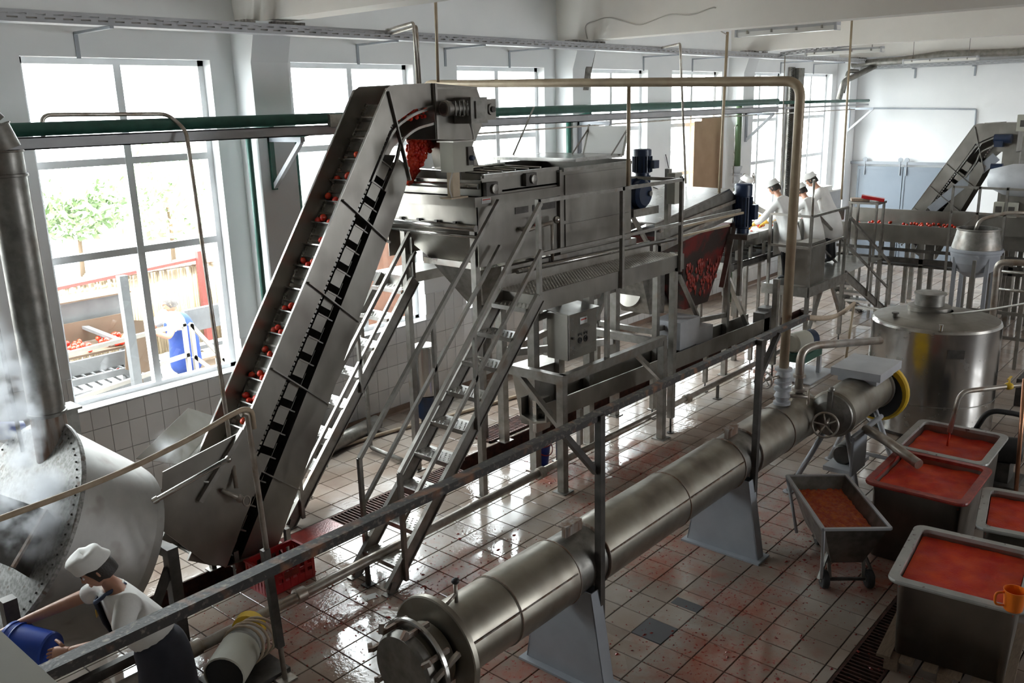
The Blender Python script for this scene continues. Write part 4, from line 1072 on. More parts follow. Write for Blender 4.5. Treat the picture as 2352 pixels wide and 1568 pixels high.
# ------------------------------------------------------------------ pulper
pu = thing('pulper', 'drum pulper with handwheel door and yellow belt guard beside the round tank', 'pulper', (3.4,-6.05,0))
pc_ = (0,-6.05,1.02)
MB().lathe([(0.235,2.74),(0.255,2.76),(0.255,2.80),(0.24,2.81),(0.24,3.92),(0.26,3.93),(0.26,3.97),(0.2,3.98)], pc_, (1,0,0), 36).build('drum', M['zinc'], pu)
dd = MB().lathe([(0.05,2.66),(0.16,2.68),(0.225,2.72),(0.235,2.745)], pc_, (1,0,0), 36).build('door', M['galv'], pu)
e = Vector((2.50,-6.08,0.98)); wd = Vector((-0.9,-0.35,0.2)).normalized()
w = MB().tube([Vector((2.68,-6.05,1.0)), e], 0.02, 8).tube(circle(e, 0.13, wd, 24), 0.012, 8, closed=True)
for q in circle(e, 0.125, wd, 5): w.tube([e, q], 0.009, 6)
w.build('handwheel', M['rustpipe'], dd)
MB().bar((2.67,-6.05,0.82),(2.67,-6.05,1.30),0.03,0.05,(0,1,0)).build('cross_bar', M['galv'], dd)
MB().sph((2.70,-6.05,1.31), 0.035, 10, 6).build('bar_hinge', M['galv'], dd)
MB().box(3.35,4.05,-6.33,-5.78,1.27,1.36).box(3.42,3.98,-6.27,-5.84,1.20,1.27).build('feed_box', M['greyp'], pu)
yg = MB().lathe([(0.0,0.0),(0.34,0.0),(0.36,0.02),(0.36,0.07),(0.33,0.08)], (4.02,-6.08,0.95), (1,0,0), 32).build('belt_guard', M['yellow'], pu)
MB().lathe([(0.30,-0.015),(0.30,0.0)], (4.02,-6.08,0.93), (1,0,0), 32).build('guard_mouth', M['black'], yg)
MB().plate([(2.62,-6.34,0.42),(3.02,-6.34,0.42),(3.02,-6.34,0.86),(2.62,-6.34,0.86)], 0.02).build('front_shield', M['support'], pu)
for (a, b) in (((2.75,-6.42,0.0),(2.95,-6.15,0.82)), ((2.75,-5.62,0.0),(2.95,-5.95,0.82)), ((3.95,-6.42,0.0),(3.8,-6.15,0.82)), ((3.95,-5.62,0.0),(3.8,-5.95,0.82))):
    a = Vector(a); a.z = 0.012
    MB().tube([a, b], 0.03, 10).lathe([(0.06,0),(0.06,0.012)], (a.x,a.y,0.001), (0,0,1), 12).build('leg', M['greyp'], pu)
MB().tube([(2.8,-6.36,0.2),(2.8,-5.68,0.2)], 0.025, 8).tube([(3.9,-6.36,0.2),(3.9,-5.68,0.2)], 0.025, 8).tube([(2.9,-6.2,0.70),(3.9,-6.2,0.70)], 0.03, 8).build('stretcher', M['greyp'], pu)
mo = MB().lathe([(0.10,0),(0.12,0.02),(0.12,0.33),(0.09,0.36)], (3.15,-6.05,0.42), (1,0,0), 20).build('motor', M['dark'], pu)
MB().box(3.0,3.6,-6.2,-5.9,0.26,0.31).build('motor_tray', M['greyp'], pu)
tag(MB().tube(bend([(2.95,-6.35,0.86),(2.72,-6.62,0.88),(2.45,-7.05,0.80)], 0.1), 0.05, 14).build('discharge_pipe', M['rustpipe']), 'steel spout dropping pulp into the middle bin', 'pipe')

# ------------------------------------------------------------------ pulp bins
def rrect(cx, cy, hx_, hy_, r, z, n=5):
    P = []
    for (sx, sy, a0) in ((1,1,0),(-1,1,90),(-1,-1,180),(1,-1,270)):
        for k in range(n+1):
            a = R(a0+90*k/n)
            P.append(Vector((cx+sx*(hx_-r)+math.cos(a)*r, cy+sy*(hy_-r)+math.sin(a)*r, z)))
    return P
def make_bin(label, cx, cy, lx, ly, h, rot, z0=0.0, fill=0.09, pm='pulp', plabel='', rimmat='rimp', wave=0.0):
    root = thing('pulp_bin', label, 'bin', (0,0,0), 'steel bins of tomato pulp')
    hx_, hy_ = lx/2, ly/2
    b = MB()
    b.loft([rrect(0,0,hx_-0.085,hy_-0.085,0.05,z0+0.004), rrect(0,0,hx_-0.06,hy_-0.06,0.06,z0+h-0.02)], cap=True)
    b.f.pop(); b.sm.pop()
    b.loft([rrect(0,0,hx_-0.068,hy_-0.068,0.06,z0+h-0.01), rrect(0,0,hx_-0.075,hy_-0.075,0.06,z0+h-fill-0.06)], cap=False)
    b.build('body', M['steel'], root)
    rm = MB().loft([rrect(0,0,hx_-0.06,hy_-0.06,0.06,z0+h-0.03), rrect(0,0,hx_,hy_,0.09,z0+h-0.03), rrect(0,0,hx_+0.004,hy_+0.004,0.09,z0+h-0.015), rrect(0,0,hx_,hy_,0.09,z0+h), rrect(0,0,hx_-0.068,hy_-0.068,0.06,z0+h+0.002), rrect(0,0,hx_-0.07,hy_-0.07,0.06,z0+h-0.03)], cap=False, smooth=False)
    rm.build('rim', M[rimmat], root)
    root.location = (cx, cy, 0); root.rotation_euler = (0,0,rot); WL[root.name] = Vector((cx,cy,0))
    # the pulp: an uneven surface
    n = 26; g = MB(); P = []; F = []
    wx, wy = hx_-0.078, hy_-0.078
    ph = [random.uniform(0,6) for _ in range(6)]
    for i in range(n+1):
        for j in range(n+1):
            u_, v_ = -1+2*i/n, -1+2*j/n
            zz = z0+h-fill + wave*(math.sin(u_*3+ph[0])*math.cos(v_*2.5+ph[1])) + 0.006*math.sin(9*u_+ph[2])*math.sin(8*v_+ph[3]) + random.uniform(-0.002,0.002) + (wave*1.2*max(0,1-(u_+0.1)**2*4-(v_)**2*2))
            P.append((u_*wx, v_*wy, zz))
    for i in range(n):
        for j in range(n):
            a = i*(n+1)+j
            F.append((a, a+n+1, a+n+2, a+1))
    g.add(P, F, True)
    g.loft([[(-wx,-wy,z0+h-fill-0.03),(wx,-wy,z0+h-fill-0.03),(wx,wy,z0+h-fill-0.03),(-wx,wy,z0+h-fill-0.03)],[(-wx,-wy,z0+h-fill-0.02),(wx,-wy,z0+h-fill-0.02),(wx,wy,z0+h-fill-0.02),(-wx,wy,z0+h-fill-0.02)]])
    o = g.build('tomato_pulp', M[pm], loc=(0,0,0))
    o.location = (cx,cy,0); o.rotation_euler = (0,0,rot)
    tag(o, plabel, 'tomato pulp', kind='stuff')
    return root
make_bin('far steel pulp bin with a wide grey rim below the round tank', 3.36, -7.10, 1.03, 0.90, 0.78, R(1), plabel='dark red tomato pulp in the far bin with the grey rim', fill=0.10)
make_bin('steel pulp bin with a red smeared rim under the pulper spout', 2.31, -7.19, 1.03, 0.90, 0.78, R(1), plabel='orange-red pulp heaped under the pulper spout', fill=0.07, rimmat='juice', wave=0.015)
make_bin('steel pulp bin at the frame edge behind the near bin', 2.05, -8.16, 0.95, 0.90, 0.74, R(10), plabel='pale red pulp in the bin at the frame edge', fill=0.06)
make_bin('nearest steel pulp bin standing on a wooden pallet', 0.68, -7.93, 1.06, 0.92, 0.66, R(6), z0=0.13, plabel='smooth dark red pulp filling the nearest bin', fill=0.06)
pal = thing('wooden_pallet', 'dark wooden pallet under the nearest pulp bin', 'pallet', (0.68,-7.93,0))
for k in range(6):
    MB().box(-0.52,0.52,-0.44+k*0.165,-0.34+k*0.165,0.10,0.125).build('deck_plank', M['wood'], pal, loc=(0.68,-7.93,0)) if False else None
for k in range(6):
    yy = -7.93-0.44+k*0.165
    MB().box(0.16,1.20,yy,yy+0.10,0.104,0.128).build('deck_plank', M['wood'], pal)
for i in range(3):
    for j in range(3):
        bx_, by_ = 0.18+i*0.45, -8.36+j*0.38
        MB().box(bx_,bx_+0.12,by_,by_+0.10,0.002,0.104).build('block', M['wood'], pal)
pal.rotation_euler = (0,0,R(6))
# orange jug on the rim
jg = thing('jug', 'orange plastic jug resting on the rim of the nearest bin', 'jug', (0.20,-8.36,0.80))
MB().lathe([(0.055,0),(0.062,0.01),(0.072,0.15),(0.076,0.155),(0.070,0.155),(0.058,0.02),(0,0.015)], (0.20,-8.36,0.795), (0,0,1), 28, cap=False).lathe([(0.0,0),(0.055,0)], (0.20,-8.36,0.795), (0,0,1), 28, cap=False).build('body', M['orange'], jg)
MB().tube(bend([(0.16,-8.30,0.93),(0.115,-8.255,0.93),(0.118,-8.26,0.84),(0.16,-8.305,0.83)], 0.03), 0.009, 8).build('handle', M['orange'], jg)

# ------------------------------------------------------------------ tipping cart with pomace
ct = thing('tipping_cart', 'grey steel trough cart on black wheels full of orange pomace', 'cart', (1.46,-6.62,0))
u_ = Vector((-0.773,-0.634,0)); v_ = Vector((0.634,-0.773,0)); c0 = Vector((1.46,-6.62,0))
def CP(a, b, z): return c0+u_*a+v_*b+Vector((0,0,z))
LX, LY = 0.575, 0.29
def cring(a, b, z): return [CP(-a,-b,z), CP(a,-b,z), CP(a,b,z), CP(-a,b,z)]
tr = MB().loft([cring(0.40,0.14,0.24), cring(LX-0.01,LY-0.01,0.66)], smooth=False)
tr.f.pop(); tr.sm.pop()
tr.loft([cring(LX-0.02,LY-0.02,0.66), cring(0.42,0.155,0.30)], cap=False, smooth=False)
tr.build('trough', M['galv'], ct)
rim = MB()
cr_ = cring(LX, LY, 0.66)
for k in range(4): rim.bar(cr_[k], cr_[(k+1) % 4], 0.03, 0.022)
rim.build('rim', M['greyp'], ct)
for (a, b) in ((0.42,-0.20),(0.42,0.20),(-0.40,0.0)):
    wl_ = MB().lathe([(0.03,-0.03),(0.075,-0.03),(0.085,-0.02),(0.085,0.02),(0.075,0.03),(0.03,0.03)], CP(a,b,0.087), v_, 20).build('wheel', M['black'], ct)
    MB().lathe([(0.03,-0.034),(0.03,0.034)], CP(a,b,0.087), v_, 12).build('hub', M['galv'], wl_)
    MB().bar(CP(a,b+0.05,0.087), CP(a*0.85,b*0.8,0.32), 0.03, 0.02).bar(CP(a,b-0.05,0.087), CP(a*0.85,b*0.8,0.32), 0.03, 0.02).build('wheel_fork', M['galv'], ct)
MB().bar(CP(0.42,-0.2,0.087), CP(0.42,0.2,0.087), 0.025, 0.025).build('axle', M['dark'], ct)
MB().tube([CP(LX,-LY,0.65), CP(0.46,-0.24,0.12)], 0.016, 8).build('side_strut', M['greyp'], ct)
MB().tube([CP(-LX,-LY,0.65), CP(-0.45,-0.2,0.10)], 0.016, 8).build('side_strut', M['greyp'], ct)
pm_ = MB(); n = 24; P = []; F = []
for i in range(n+1):
    for j in range(n+1):
        a, b = -1+2*i/n, -1+2*j/n
        P.append(CP(a*0.50, b*0.225, 0.545+0.035*math.exp(-(a-0.3)**2*3-b*b*2)+random.uniform(-0.012,0.012)))
for i in range(n):
    for j in range(n):
        q = i*(n+1)+j; F.append((q,q+n+1,q+n+2,q+1))
pm_.add(P, F, True)
pm_.loft([cring(0.48,0.21,0.47), cring(0.495,0.222,0.52)], smooth=False)
tag(pm_.build('pomace', M['pulpo']), 'crumbly orange pomace heaped in the tipping cart', 'pomace', kind='stuff')

# ------------------------------------------------------------------ filling pipe, valve, pump at the right-hand edge
fpn = thing('filling_pipe', 'bent filling pipe with a brass valve over the far bin', 'pipe', (4.3,-7.75,0))
MB().tube(bend([(3.42,-7.06,0.84),(3.50,-7.10,1.28),(4.1,-7.52,1.28),(4.32,-7.75,1.28),(4.32,-7.75,0.012)], 0.12, 6), 0.026, 12).build('pipe_run', M['rustpipe'], fpn)
MB().sph((4.0,-7.45,1.28), (0.05,0.05,0.04), 12, 8).tube([(4.0,-7.45,1.28),(4.0,-7.45,1.37)], 0.01, 6).bar((3.93,-7.45,1.37),(4.07,-7.45,1.37),0.02,0.012).build('valve', M['yellow'], fpn)
MB().tube([(3.42,-7.06,0.84),(3.41,-7.055,0.69)], 0.012, 8).build('juice_stream', M['pulp'], fpn)
tag(MB().tube([(3.62,-7.72,0.012),(3.6,-7.66,1.5)], 0.022, 10).box(3.56,3.68,-7.78,-7.66,0.001,0.013).build('copper_pipe', mat('copper_pipe', (0.45,0.22,0.13), 0.3, 0.9)), 'thin copper coloured standpipe beside the far bin', 'pipe')
pp = thing('transfer_pump', 'black transfer pump between the far bin and the round tank', 'pump', (4.5,-7.35,0))
MB().lathe([(0.12,0),(0.15,0.02),(0.15,0.30),(0.12,0.34)], (4.35,-7.25,0.42), (0.3,-1,0), 20).build('motor', M['black'], pp)
MB().lathe([(0.08,0),(0.17,0.02),(0.17,0.12),(0.08,0.14)], (4.33,-7.05,0.45), (0.3,-1,0), 24).build('pump_head', M['dark'], pp)
MB().box(4.2,4.7,-7.6,-7.0,0.002,0.06).box(4.3,4.55,-7.5,-7.1,0.06,0.29).build('base_frame', M['dark'], pp)
hz = MB().tube(bend([(4.4,-7.1,0.6),(4.4,-7.2,0.85),(4.6,-7.6,0.8),(4.6,-7.9,0.4),(4.4,-8.1,0.03),(3.4,-8.3,0.03)], 0.2, 6), 0.03, 10)
tag(hz.build('pump_hose', M['black']), 'black hose looping down from the transfer pump', 'hose')

# ------------------------------------------------------------------ tilted blancher drum with its chimney duct
bl = thing('blancher_drum', 'tilted galvanised blancher drum steaming below the chimney duct', 'drum', (-3.8,-2.45,0))
C0 = Vector((-4.15,-2.45,1.31)); BA = Vector((0.811,0.007,-0.585)).normalized(); R0, R1, BLn = 0.85, 0.74, 0.825
MB().lathe([(R0,0.03),(R1+0.02,BLn*0.9),(R1,BLn),(R1*0.92,BLn+0.03),(0.0,BLn+0.04)], C0, BA, 64).build('shell', M['drumsheet'], bl)
MB().lathe([(0.0,-0.004),(R0+0.02,-0.004),(R0+0.028,0.004),(R0+0.028,0.03),(R0,0.034)], C0, BA, 64).build('end_plate', M['mottled'], bl)
rv = MB()
for p in circle(C0-BA*0.008, R0-0.03, BA, 72): rv.sph(p, 0.008, 6, 4)
rv.build('rivets', M['dark'], bl)['kind'] = 'stuff'
# feed spout between drum and hopper
pS = C0+BA*(BLn-0.06)
MB().plate([(-3.35,-2.75,1.18),(-3.05,-2.7,1.12),(-2.98,-2.3,1.10),(-3.3,-2.3,1.18)], 0.012).build('outlet_lip', M['juice'], bl)
# inspection chute on the end plate
b_ = MB()
b_.plate([(-4.34,-3.05,1.28),(-4.05,-3.02,1.60),(-3.90,-3.0,1.34),(-4.20,-3.04,1.10)], 0.02)
b_.plate([(-4.34,-3.05,1.28),(-4.05,-3.02,1.60),(-4.2,-2.6,1.66),(-4.5,-2.6,1.36)], 0.02)
b_.build('steam_hatch', M['dark'], bl)
MB().bar((-4.34,-3.06,1.29),(-4.05,-3.03,1.61),0.03,0.02).build('hatch_edge', M['rust'], bl)
for (a, b) in (((-3.26,-3.15,0.012),(-3.26,-3.15,1.02)), ((-3.3,-1.85,0.012),(-3.3,-1.85,0.9)), ((-4.45,-3.2,0.012),(-4.45,-3.2,1.15)), ((-4.4,-1.75,0.012),(-4.4,-1.75,1.5))):
    MB().bar(a, b, 0.09, 0.09, (1,0,0)).build('leg', M['dark'], bl)
MB().bar((-4.45,-3.17,0.25),(-3.26,-3.15,0.25),0.06,0.08).bar((-3.28,-3.15,0.3),(-3.30,-1.85,0.3),0.06,0.08).bar((-3.29,-3.15,0.85),(-3.6,-3.15,0.28),0.05,0.06).build('cross_beam', M['dark'], bl)
MB().bar((-3.26,-3.12,0.98),(-3.3,-1.88,0.90),0.08,0.08).build('saddle_beam', M['dark'], bl)
tag(MB().box(-3.42,-3.22,-1.72,-1.55,1.56,1.86).box(-3.45,-3.19,-1.75,-1.52,1.86,1.88).bar((-3.4,-1.63,1.56),(-3.5,-1.8,1.25),0.05,0.05).build('sheet_metal_box', M['galv']), 'small sheet metal box behind the blancher by the window', 'box')
jg2 = thing('canister', 'blue plastic canister behind the chimney duct', 'canister', (-3.8,-1.72,1.72))
MB().tube([(-3.92,-1.72,1.86),(-3.68,-1.70,1.80)], 0.075, 16).build('body', M['bluep'], jg2)
MB().tube([(-3.94,-1.72,1.865),(-3.98,-1.72,1.875)], 0.03, 10).build('cap', M['dark'], jg2)
tag(MB().bar((-3.7,-1.95,1.55),(-3.9,-1.45,1.66),0.22,0.02).bar((-3.7,-1.7,0.3),(-3.7,-1.7,1.6),0.05,0.05,(1,0,0)).build('canister_bracket', M['galv']), 'sloping sheet shelf holding the blue canister', 'shelf')
# duct
dt = thing('chimney_duct', 'grey sheet metal chimney duct rising from the blancher', 'duct', (-3.72,-2.42,1.55))
DX, DY, DR = -3.72, -2.42, 0.125
MB().lathe([(DR*1.05,1.50),(DR*1.0,2.12)], (DX,DY,0), (0,0,1), 28, cap=False).build('rusty_section', M['rust'], dt)
MB().lathe([(DR*1.02,2.10),(DR*1.02,3.92)], (DX,DY,0), (0,0,1), 28, cap=False).build('straight_section', M['galv'], dt)
for zz in (2.11, 3.90): MB().lathe([(DR*1.05,zz),(DR*1.12,zz+0.004),(DR*1.12,zz+0.02),(DR*1.05,zz+0.024)], (DX,DY,0), (0,0,1), 28, cap=False).build('collar', M['galv'], dt)
el = [(DX,DY,3.92),(DX,DY,4.08),(DX-0.05,DY+0.02,4.24),(DX-0.17,DY+0.06,4.40),(DX-0.36,DY+0.12,4.52),(DX-1.0,DY+0.35,4.66)]
for k in range(len(el)-1):
    a, b = Vector(el[k]), Vector(el[k+1])
    MB().tube([a, b], DR*1.02, 28, cap=False).tube(circle(b, DR*1.04, (b-a), 28), 0.008, 6, closed=True).build('elbow_gore', M['galv'], dt)
MB().bar((DX+0.128,DY,2.14),(DX+0.128,DY,3.88),0.012,0.02,(1,0,0)).build('lock_seam', M['galv'], dt)
MB().tube([(DX-0.25,DY-0.1,1.9),(DX-0.29,DY-0.08,4.1)], 0.016, 8).build('guy_pipe', M['galv'], dt)
# bright water pipe across the drum
tag(MB().tube(bend([(-2.56,-2.95,1.48),(-3.72,-2.95,1.255),(-3.93,-2.95,1.20),(-3.98,-2.95,0.9)], 0.2, 8), 0.022, 12).lathe([(0.03,0),(0.03,0.05)],(-3.21,-2.95,1.355),(-0.97,0,-0.2),12).sph((-2.56,-2.95,1.48),0.032,10,6).build('water_pipe', M['steelb']), 'bright bent water pipe crossing in front of the blancher', 'pipe')
# thin pipe dropping from the wall main to the hopper valve
tag(MB().tube(bend([(-2.78,-0.8,4.14),(-2.77,-0.8,4.33),(-1.56,-0.8,4.31),(-1.48,-0.98,4.15),(-2.30,-2.58,1.02)], 0.09, 5), 0.020, 10).build('steam_pipe', M['rustpipe']), 'thin steam pipe looping off the green main down to the hopper', 'pipe')

# wrapped pump in the foreground
pm2 = thing('wrapped_pump', 'pump motor wrapped in plastic with rope and a yellow cover', 'pump', (-3.1,-3.72,0))
MB().lathe([(0.15,0),(0.16,0.01),(0.16,0.34),(0.12,0.36)], (-3.32,-3.86,0.20), (0.8,0.6,0), 24, cap=False).build('motor_shell', M['beige'], pm2)
MB().lathe([(0.14,0.02),(0.14,0.03)], (-3.32,-3.86,0.20), (0.8,0.6,0), 24).build('open_end', M['black'], pm2)
MB().lathe([(0.10,0.36),(0.15,0.38),(0.15,0.52),(0.1,0.56)], (-3.32,-3.86,0.20), (0.8,0.6,0), 20).build('plastic_wrap', M['plastic'], pm2)
MB().lathe([(0.05,0.50),(0.13,0.52),(0.13,0.60),(0.05,0.63)], (-3.32,-3.86,0.26), (0.8,0.6,0), 20).build('cover', M['yellow'], pm2)
rp = MB()
for k in range(4): rp.tube([Vector(p)+Vector((0.02*k,0,0.01*k)) for p in circle((-3.02+0.03*k,-3.66,0.22), 0.165, (0.8,0.6,0.1*k-0.2), 20)], 0.011, 6, closed=True)
rp.build('rope_coil', M['rope'], pm2)
MB().box(-3.35,-2.8,-3.95,-3.5,0.002,0.04).build('base', M['dark'], pm2)

# red crate, blue mop bucket, grates, floor litter
cr1 = thing('crate', 'red plastic crate under the conveyor foot', 'crate', (-2.02,-2.72,0))
def crate(cx, cy, lx, ly, h, root, m):
    b = MB().box(cx-lx/2,cx+lx/2,cy-ly/2,cy+ly/2,0.002,0.02)
    for (x0,x1,y0,y1) in ((cx-lx/2,cx+lx/2,cy-ly/2,cy-ly/2+0.012),(cx-lx/2,cx+lx/2,cy+ly/2-0.012,cy+ly/2),(cx-lx/2,cx-lx/2+0.012,cy-ly/2,cy+ly/2),(cx+lx/2-0.012,cx+lx/2,cy-ly/2,cy+ly/2)):
        b.box(x0,x1,y0,y1,0.02,0.09); b.box(x0,x1,y0,y1,h-0.03,h)
        n = 6
        for k in range(n+1):
            if x1-x0 > y1-y0: xx = x0+(x1-x0-0.03)*k/n; b.box(xx,xx+0.03,y0-0.004,y1+0.004,0.02,h)
            else: yy = y0+(y1-y0-0.03)*k/n; b.box(x0-0.004,x1+0.004,yy,yy+0.03,0.02,h)
        b.box(x0,x1,y0,y1,0.13,0.16)
    b.build('slatted_sides', m, root)
    MB().box(cx-lx/2-0.012,cx+lx/2+0.012,cy-ly/2-0.012,cy-ly/2+0.014,h,h+0.02).box(cx-lx/2-0.012,cx+lx/2+0.012,cy+ly/2-0.014,cy+ly/2+0.012,h,h+0.02).box(cx-lx/2-0.012,cx-lx/2+0.014,cy-ly/2,cy+ly/2,h,h+0.02).box(cx+lx/2-0.014,cx+lx/2+0.012,cy-ly/2,cy+ly/2,h,h+0.02).build('rim', m, root)
    MB().box(cx-0.08,cx+0.08,cy-ly/2-0.006,cy-ly/2-0.001,h*0.45,h*0.72).build('hand_hold', M['juice'], root)
crate(-2.02, -2.72, 0.52, 0.34, 0.26, cr1, M['redp'])
bk = thing('mop_bucket', 'blue bucket with red handle catching drips under the cabinet', 'bucket', (1.68,-2.87,0))
MB().lathe([(0.10,0.002),(0.105,0.01),(0.135,0.25),(0.145,0.255),(0.145,0.275),(0.13,0.275),(0.10,0.03),(0,0.025)], (1.68,-2.87,0), (0,0,1), 28, cap=False).lathe([(0,0.003),(0.1,0.003)], (1.68,-2.87,0), (0,0,1), 28, cap=False).build('pail', M['bluep'], bk)
MB().tube([(1.68+0.145*math.cos(a),-2.87-0.10*abs(math.sin(a))-0.05,0.25-0.10*math.sin(a)) for a in [math.pi*k/12 for k in range(13)]], 0.007, 6).build('handle', M['redp'], bk)
MB().lathe([(0.145,0.262),(0.150,0.265),(0.150,0.28),(0.138,0.282)], (1.68,-2.87,0), (0,0,1), 28, cap=False).build('stained_rim', M['juice'], bk)
MB().sph((1.68,-2.87,0.27), (0.12,0.12,0.03), 14, 8).build('froth', M['paper'], bk)
def grate(label, x0, x1, y0, y1, z, nb):
    g = thing('drain_grate', label, 'grate', ((x0+x1)/2,(y0+y1)/2,z))
    MB().box(x0,x1,y0,y0+0.02,z,z+0.03).box(x0,x1,y1-0.02,y1,z,z+0.03).box(x0,x0+0.02,y0,y1,z,z+0.03).box(x1-0.02,x1,y0,y1,z,z+0.03).build('frame', M['iron'], g)
    b = MB()
    for k in range(1, nb): xx = x0+(x1-x0)*k/nb; b.box(xx-0.008,xx+0.008,y0+0.02,y1-0.02,z+0.004,z+0.028)
    b.build('bars', M['iron'], g)['kind'] = 'stuff'
    return g
grate('iron drain grate behind the front stairs over the long channel', -0.95, 0.05, -2.275, -1.985, -0.03, 22)
grate('iron drain grate lying over the channel right of the stairs', 0.10, 0.95, -2.275, -1.985, -0.03, 20)
grate('lifted iron grate lying flat on the tiles beside the channel', 1.80, 2.80, -1.92, -1.54, 0.002, 22)
grate('long iron grate along the pulp bins', -2.15, 1.45, -7.595, -7.295, -0.03, 75)
tag(MB().plate([(-1.75,-2.40,0.004),(-0.92,-2.32,0.004),(-0.92,-2.0,0.004),(-1.6,-2.0,0.004)], 0.006).build('channel_cover', M['wetplate']), 'red wet chequer plate covering the channel by the conveyor foot', 'plate')
tag(MB().plate([(-1.75,-3.62,0.003),(-1.62,-3.66,0.003),(-1.60,-3.58,0.003),(-1.73,-3.54,0.003)], 0.002).build('paper_scrap', M['paper']), 'scrap of white paper lying at the foot of the front stairs', 'paper')
# bits of tomato skin strewn on the floor
sk = MB()
for (sx, sy, sr, n) in ((-0.9,-4.1,1.1,330),(-2.4,-3.35,1.0,200),(-1.6,-4.4,0.9,120),(0.2,-6.2,1.5,330),(1.9,-3.3,0.7,110),(1.2,-6.3,0.8,120),(0,-4.9,1.6,90),(-0.3,-7.0,1.0,100)):
    for k in range(n):
        a, r_ = random.uniform(0,6.283), sr*math.sqrt(random.random())
        x, y = sx+math.cos(a)*r_, sy+math.sin(a)*r_
        s1 = random.uniform(0.004,0.014) if random.random() < 0.93 else random.uniform(0.015,0.028)
        an = random.uniform(0,3.14); cx_, sn = math.cos(an), math.sin(an)
        w, h = s1, s1*random.uniform(0.35,0.8)
        sk.add([(x-w*cx_,y-w*sn,0.002),(x+h*sn,y-h*cx_,0.002),(x+w*cx_,y+w*sn,0.002),(x-h*sn,y+h*cx_,0.002),(x,y,0.004+s1*0.35)], [(0,1,4),(1,2,4),(2,3,4),(3,0,4)])
tag(sk.build('tomato_skins', M['juice']), 'shreds of red tomato skin strewn over the wet floor', 'tomato skins', kind='stuff')
# beige hose and flexible duct along the wall
tag(MB().tube(bend([(0.3,-0.45,0.03),(1.2,-0.55,0.03),(2.0,-0.75,0.03),(4.5,-1.15,0.03),(7.5,-1.35,0.03)], 0.4, 5), 0.025, 10).build('floor_hose', M['rope']), 'beige hose lying along the floor below the windows', 'hose')
tag(MB().tube([(0.1,-0.55,0.11),(0.7,-0.42,0.11),(1.25,-0.30,0.11)], 0.10, 18).build('loose_duct', M['galv']), 'loose galvanised duct pipe lying by the tiled wall', 'duct')
tag(MB().tube(bend([(0.66,-0.85,2.3),(0.67,-0.85,0.05),(0.62,-1.6,0.05)], 0.06), 0.028, 12).build('drop_pipe', M['galv']), 'grey pipe dropping behind the stairs and turning along the floor', 'pipe')
# stainless filter pot on a blue motor
ff = thing('filter_pot', 'upright stainless filter pot on a blue motor behind the front stairs', 'filter', (1.75,-0.80,0))
MB().lathe([(0.16,0.48),(0.175,0.50),(0.175,1.17),(0.165,1.19)], (1.75,-0.80,0), (0,0,1), 32, cap=False).build('pot', M['steelb'], ff)
MB().lathe([(0.0,1.16),(0.165,1.16),(0.17,1.18),(0.12,1.20),(0,1.2)], (1.75,-0.80,0), (0,0,1), 28, cap=False).build('plastic_cover', M['paper'], ff)
MB().lathe([(0.11,0.14),(0.125,0.16),(0.125,0.46),(0.17,0.48)], (1.75,-0.80,0), (0,0,1), 24).build('motor', M['blue'], ff)
MB().lathe([(0.14,0.002),(0.14,0.03),(0.09,0.04),(0.09,0.14)], (1.75,-0.80,0), (0,0,1), 20).build('base', M['dark'], ff)

# ------------------------------------------------------------------ hooded inclined machine after the washer
hm = thing('hooded_conveyor', 'inclined conveyor under a bright sloping steel hood beyond the washer', 'conveyor', (5.3,-2.45,0))
MB().plate([(4.15,-2.95,2.70),(6.25,-2.95,2.985),(6.25,-1.85,3.0),(4.15,-1.85,2.715)], 0.02).build('hood', M['steelb'], hm)
MB().plate([(6.25,-2.95,2.985),(6.45,-2.95,2.86),(6.45,-1.85,2.87),(6.25,-1.85,3.0)], 0.02).build('hood_end', M['steel'], hm)
MB().prism([(4.15,-2.96,2.69),(6.25,-2.96,2.97),(6.45,-2.96,2.85),(6.45,-2.96,2.55),(6.2,-2.96,2.52),(4.15,-2.96,2.28)], (0,0.02,0)).build('side_plate', M['frame'], hm)
MB().prism([(4.15,-1.85,2.69),(6.25,-1.85,2.97),(6.45,-1.85,2.55),(4.15,-1.85,2.28)], (0,0.02,0)).build('side_plate', M['frame'], hm)
MB().bar((4.2,-2.99,2.60),(6.4,-2.99,2.80),0.03,0.05).bar((4.2,-2.99,2.42),(6.4,-2.99,2.64),0.03,0.05).build('side_rail', M['rustpipe'], hm)
MB().loft([[(4.85,-2.95,2.40),(6.40,-2.95,2.46),(6.40,-1.9,2.46),(4.85,-1.9,2.40)],[(5.35,-2.75,1.25),(6.05,-2.75,1.25),(6.05,-2.2,1.25),(5.35,-2.2,1.25)]], smooth=False).build('pulp_chute', M['stainchute'], hm)
MB().bar((4.75,-2.98,1.9),(5.35,-2.98,1.15),0.03,0.07,(0,1,0)).build('chute_edge', M['frame'], hm)
MB().bar((6.42,-2.98,2.5),(6.05,-2.98,1.5),0.03,0.08,(0,1,0)).build('chute_edge', M['frame'], hm)
ld = MB()
for k in range(90):
    v_ = random.random(); w_ = random.random()
    zz = 1.45+0.55*v_; xl = 5.27-0.25*(zz-1.45); xr = 6.12+0.2*(zz-1.45); yy = -2.785-0.175*(zz-1.45)/0.95
    ld.sph((xl+(xr-xl)*w_, yy, zz), (random.uniform(0.015,0.05), 0.008, random.uniform(0.02,0.07)), 7, 5)
o = ld.build('pulp_splashes', M['juice'], hm); o['kind'] = 'stuff'
MB().tube([(4.5,-2.3,1.60),(6.2,-2.3,1.12)], 0.20, 24).build('auger_trough', M['steel'], hm)
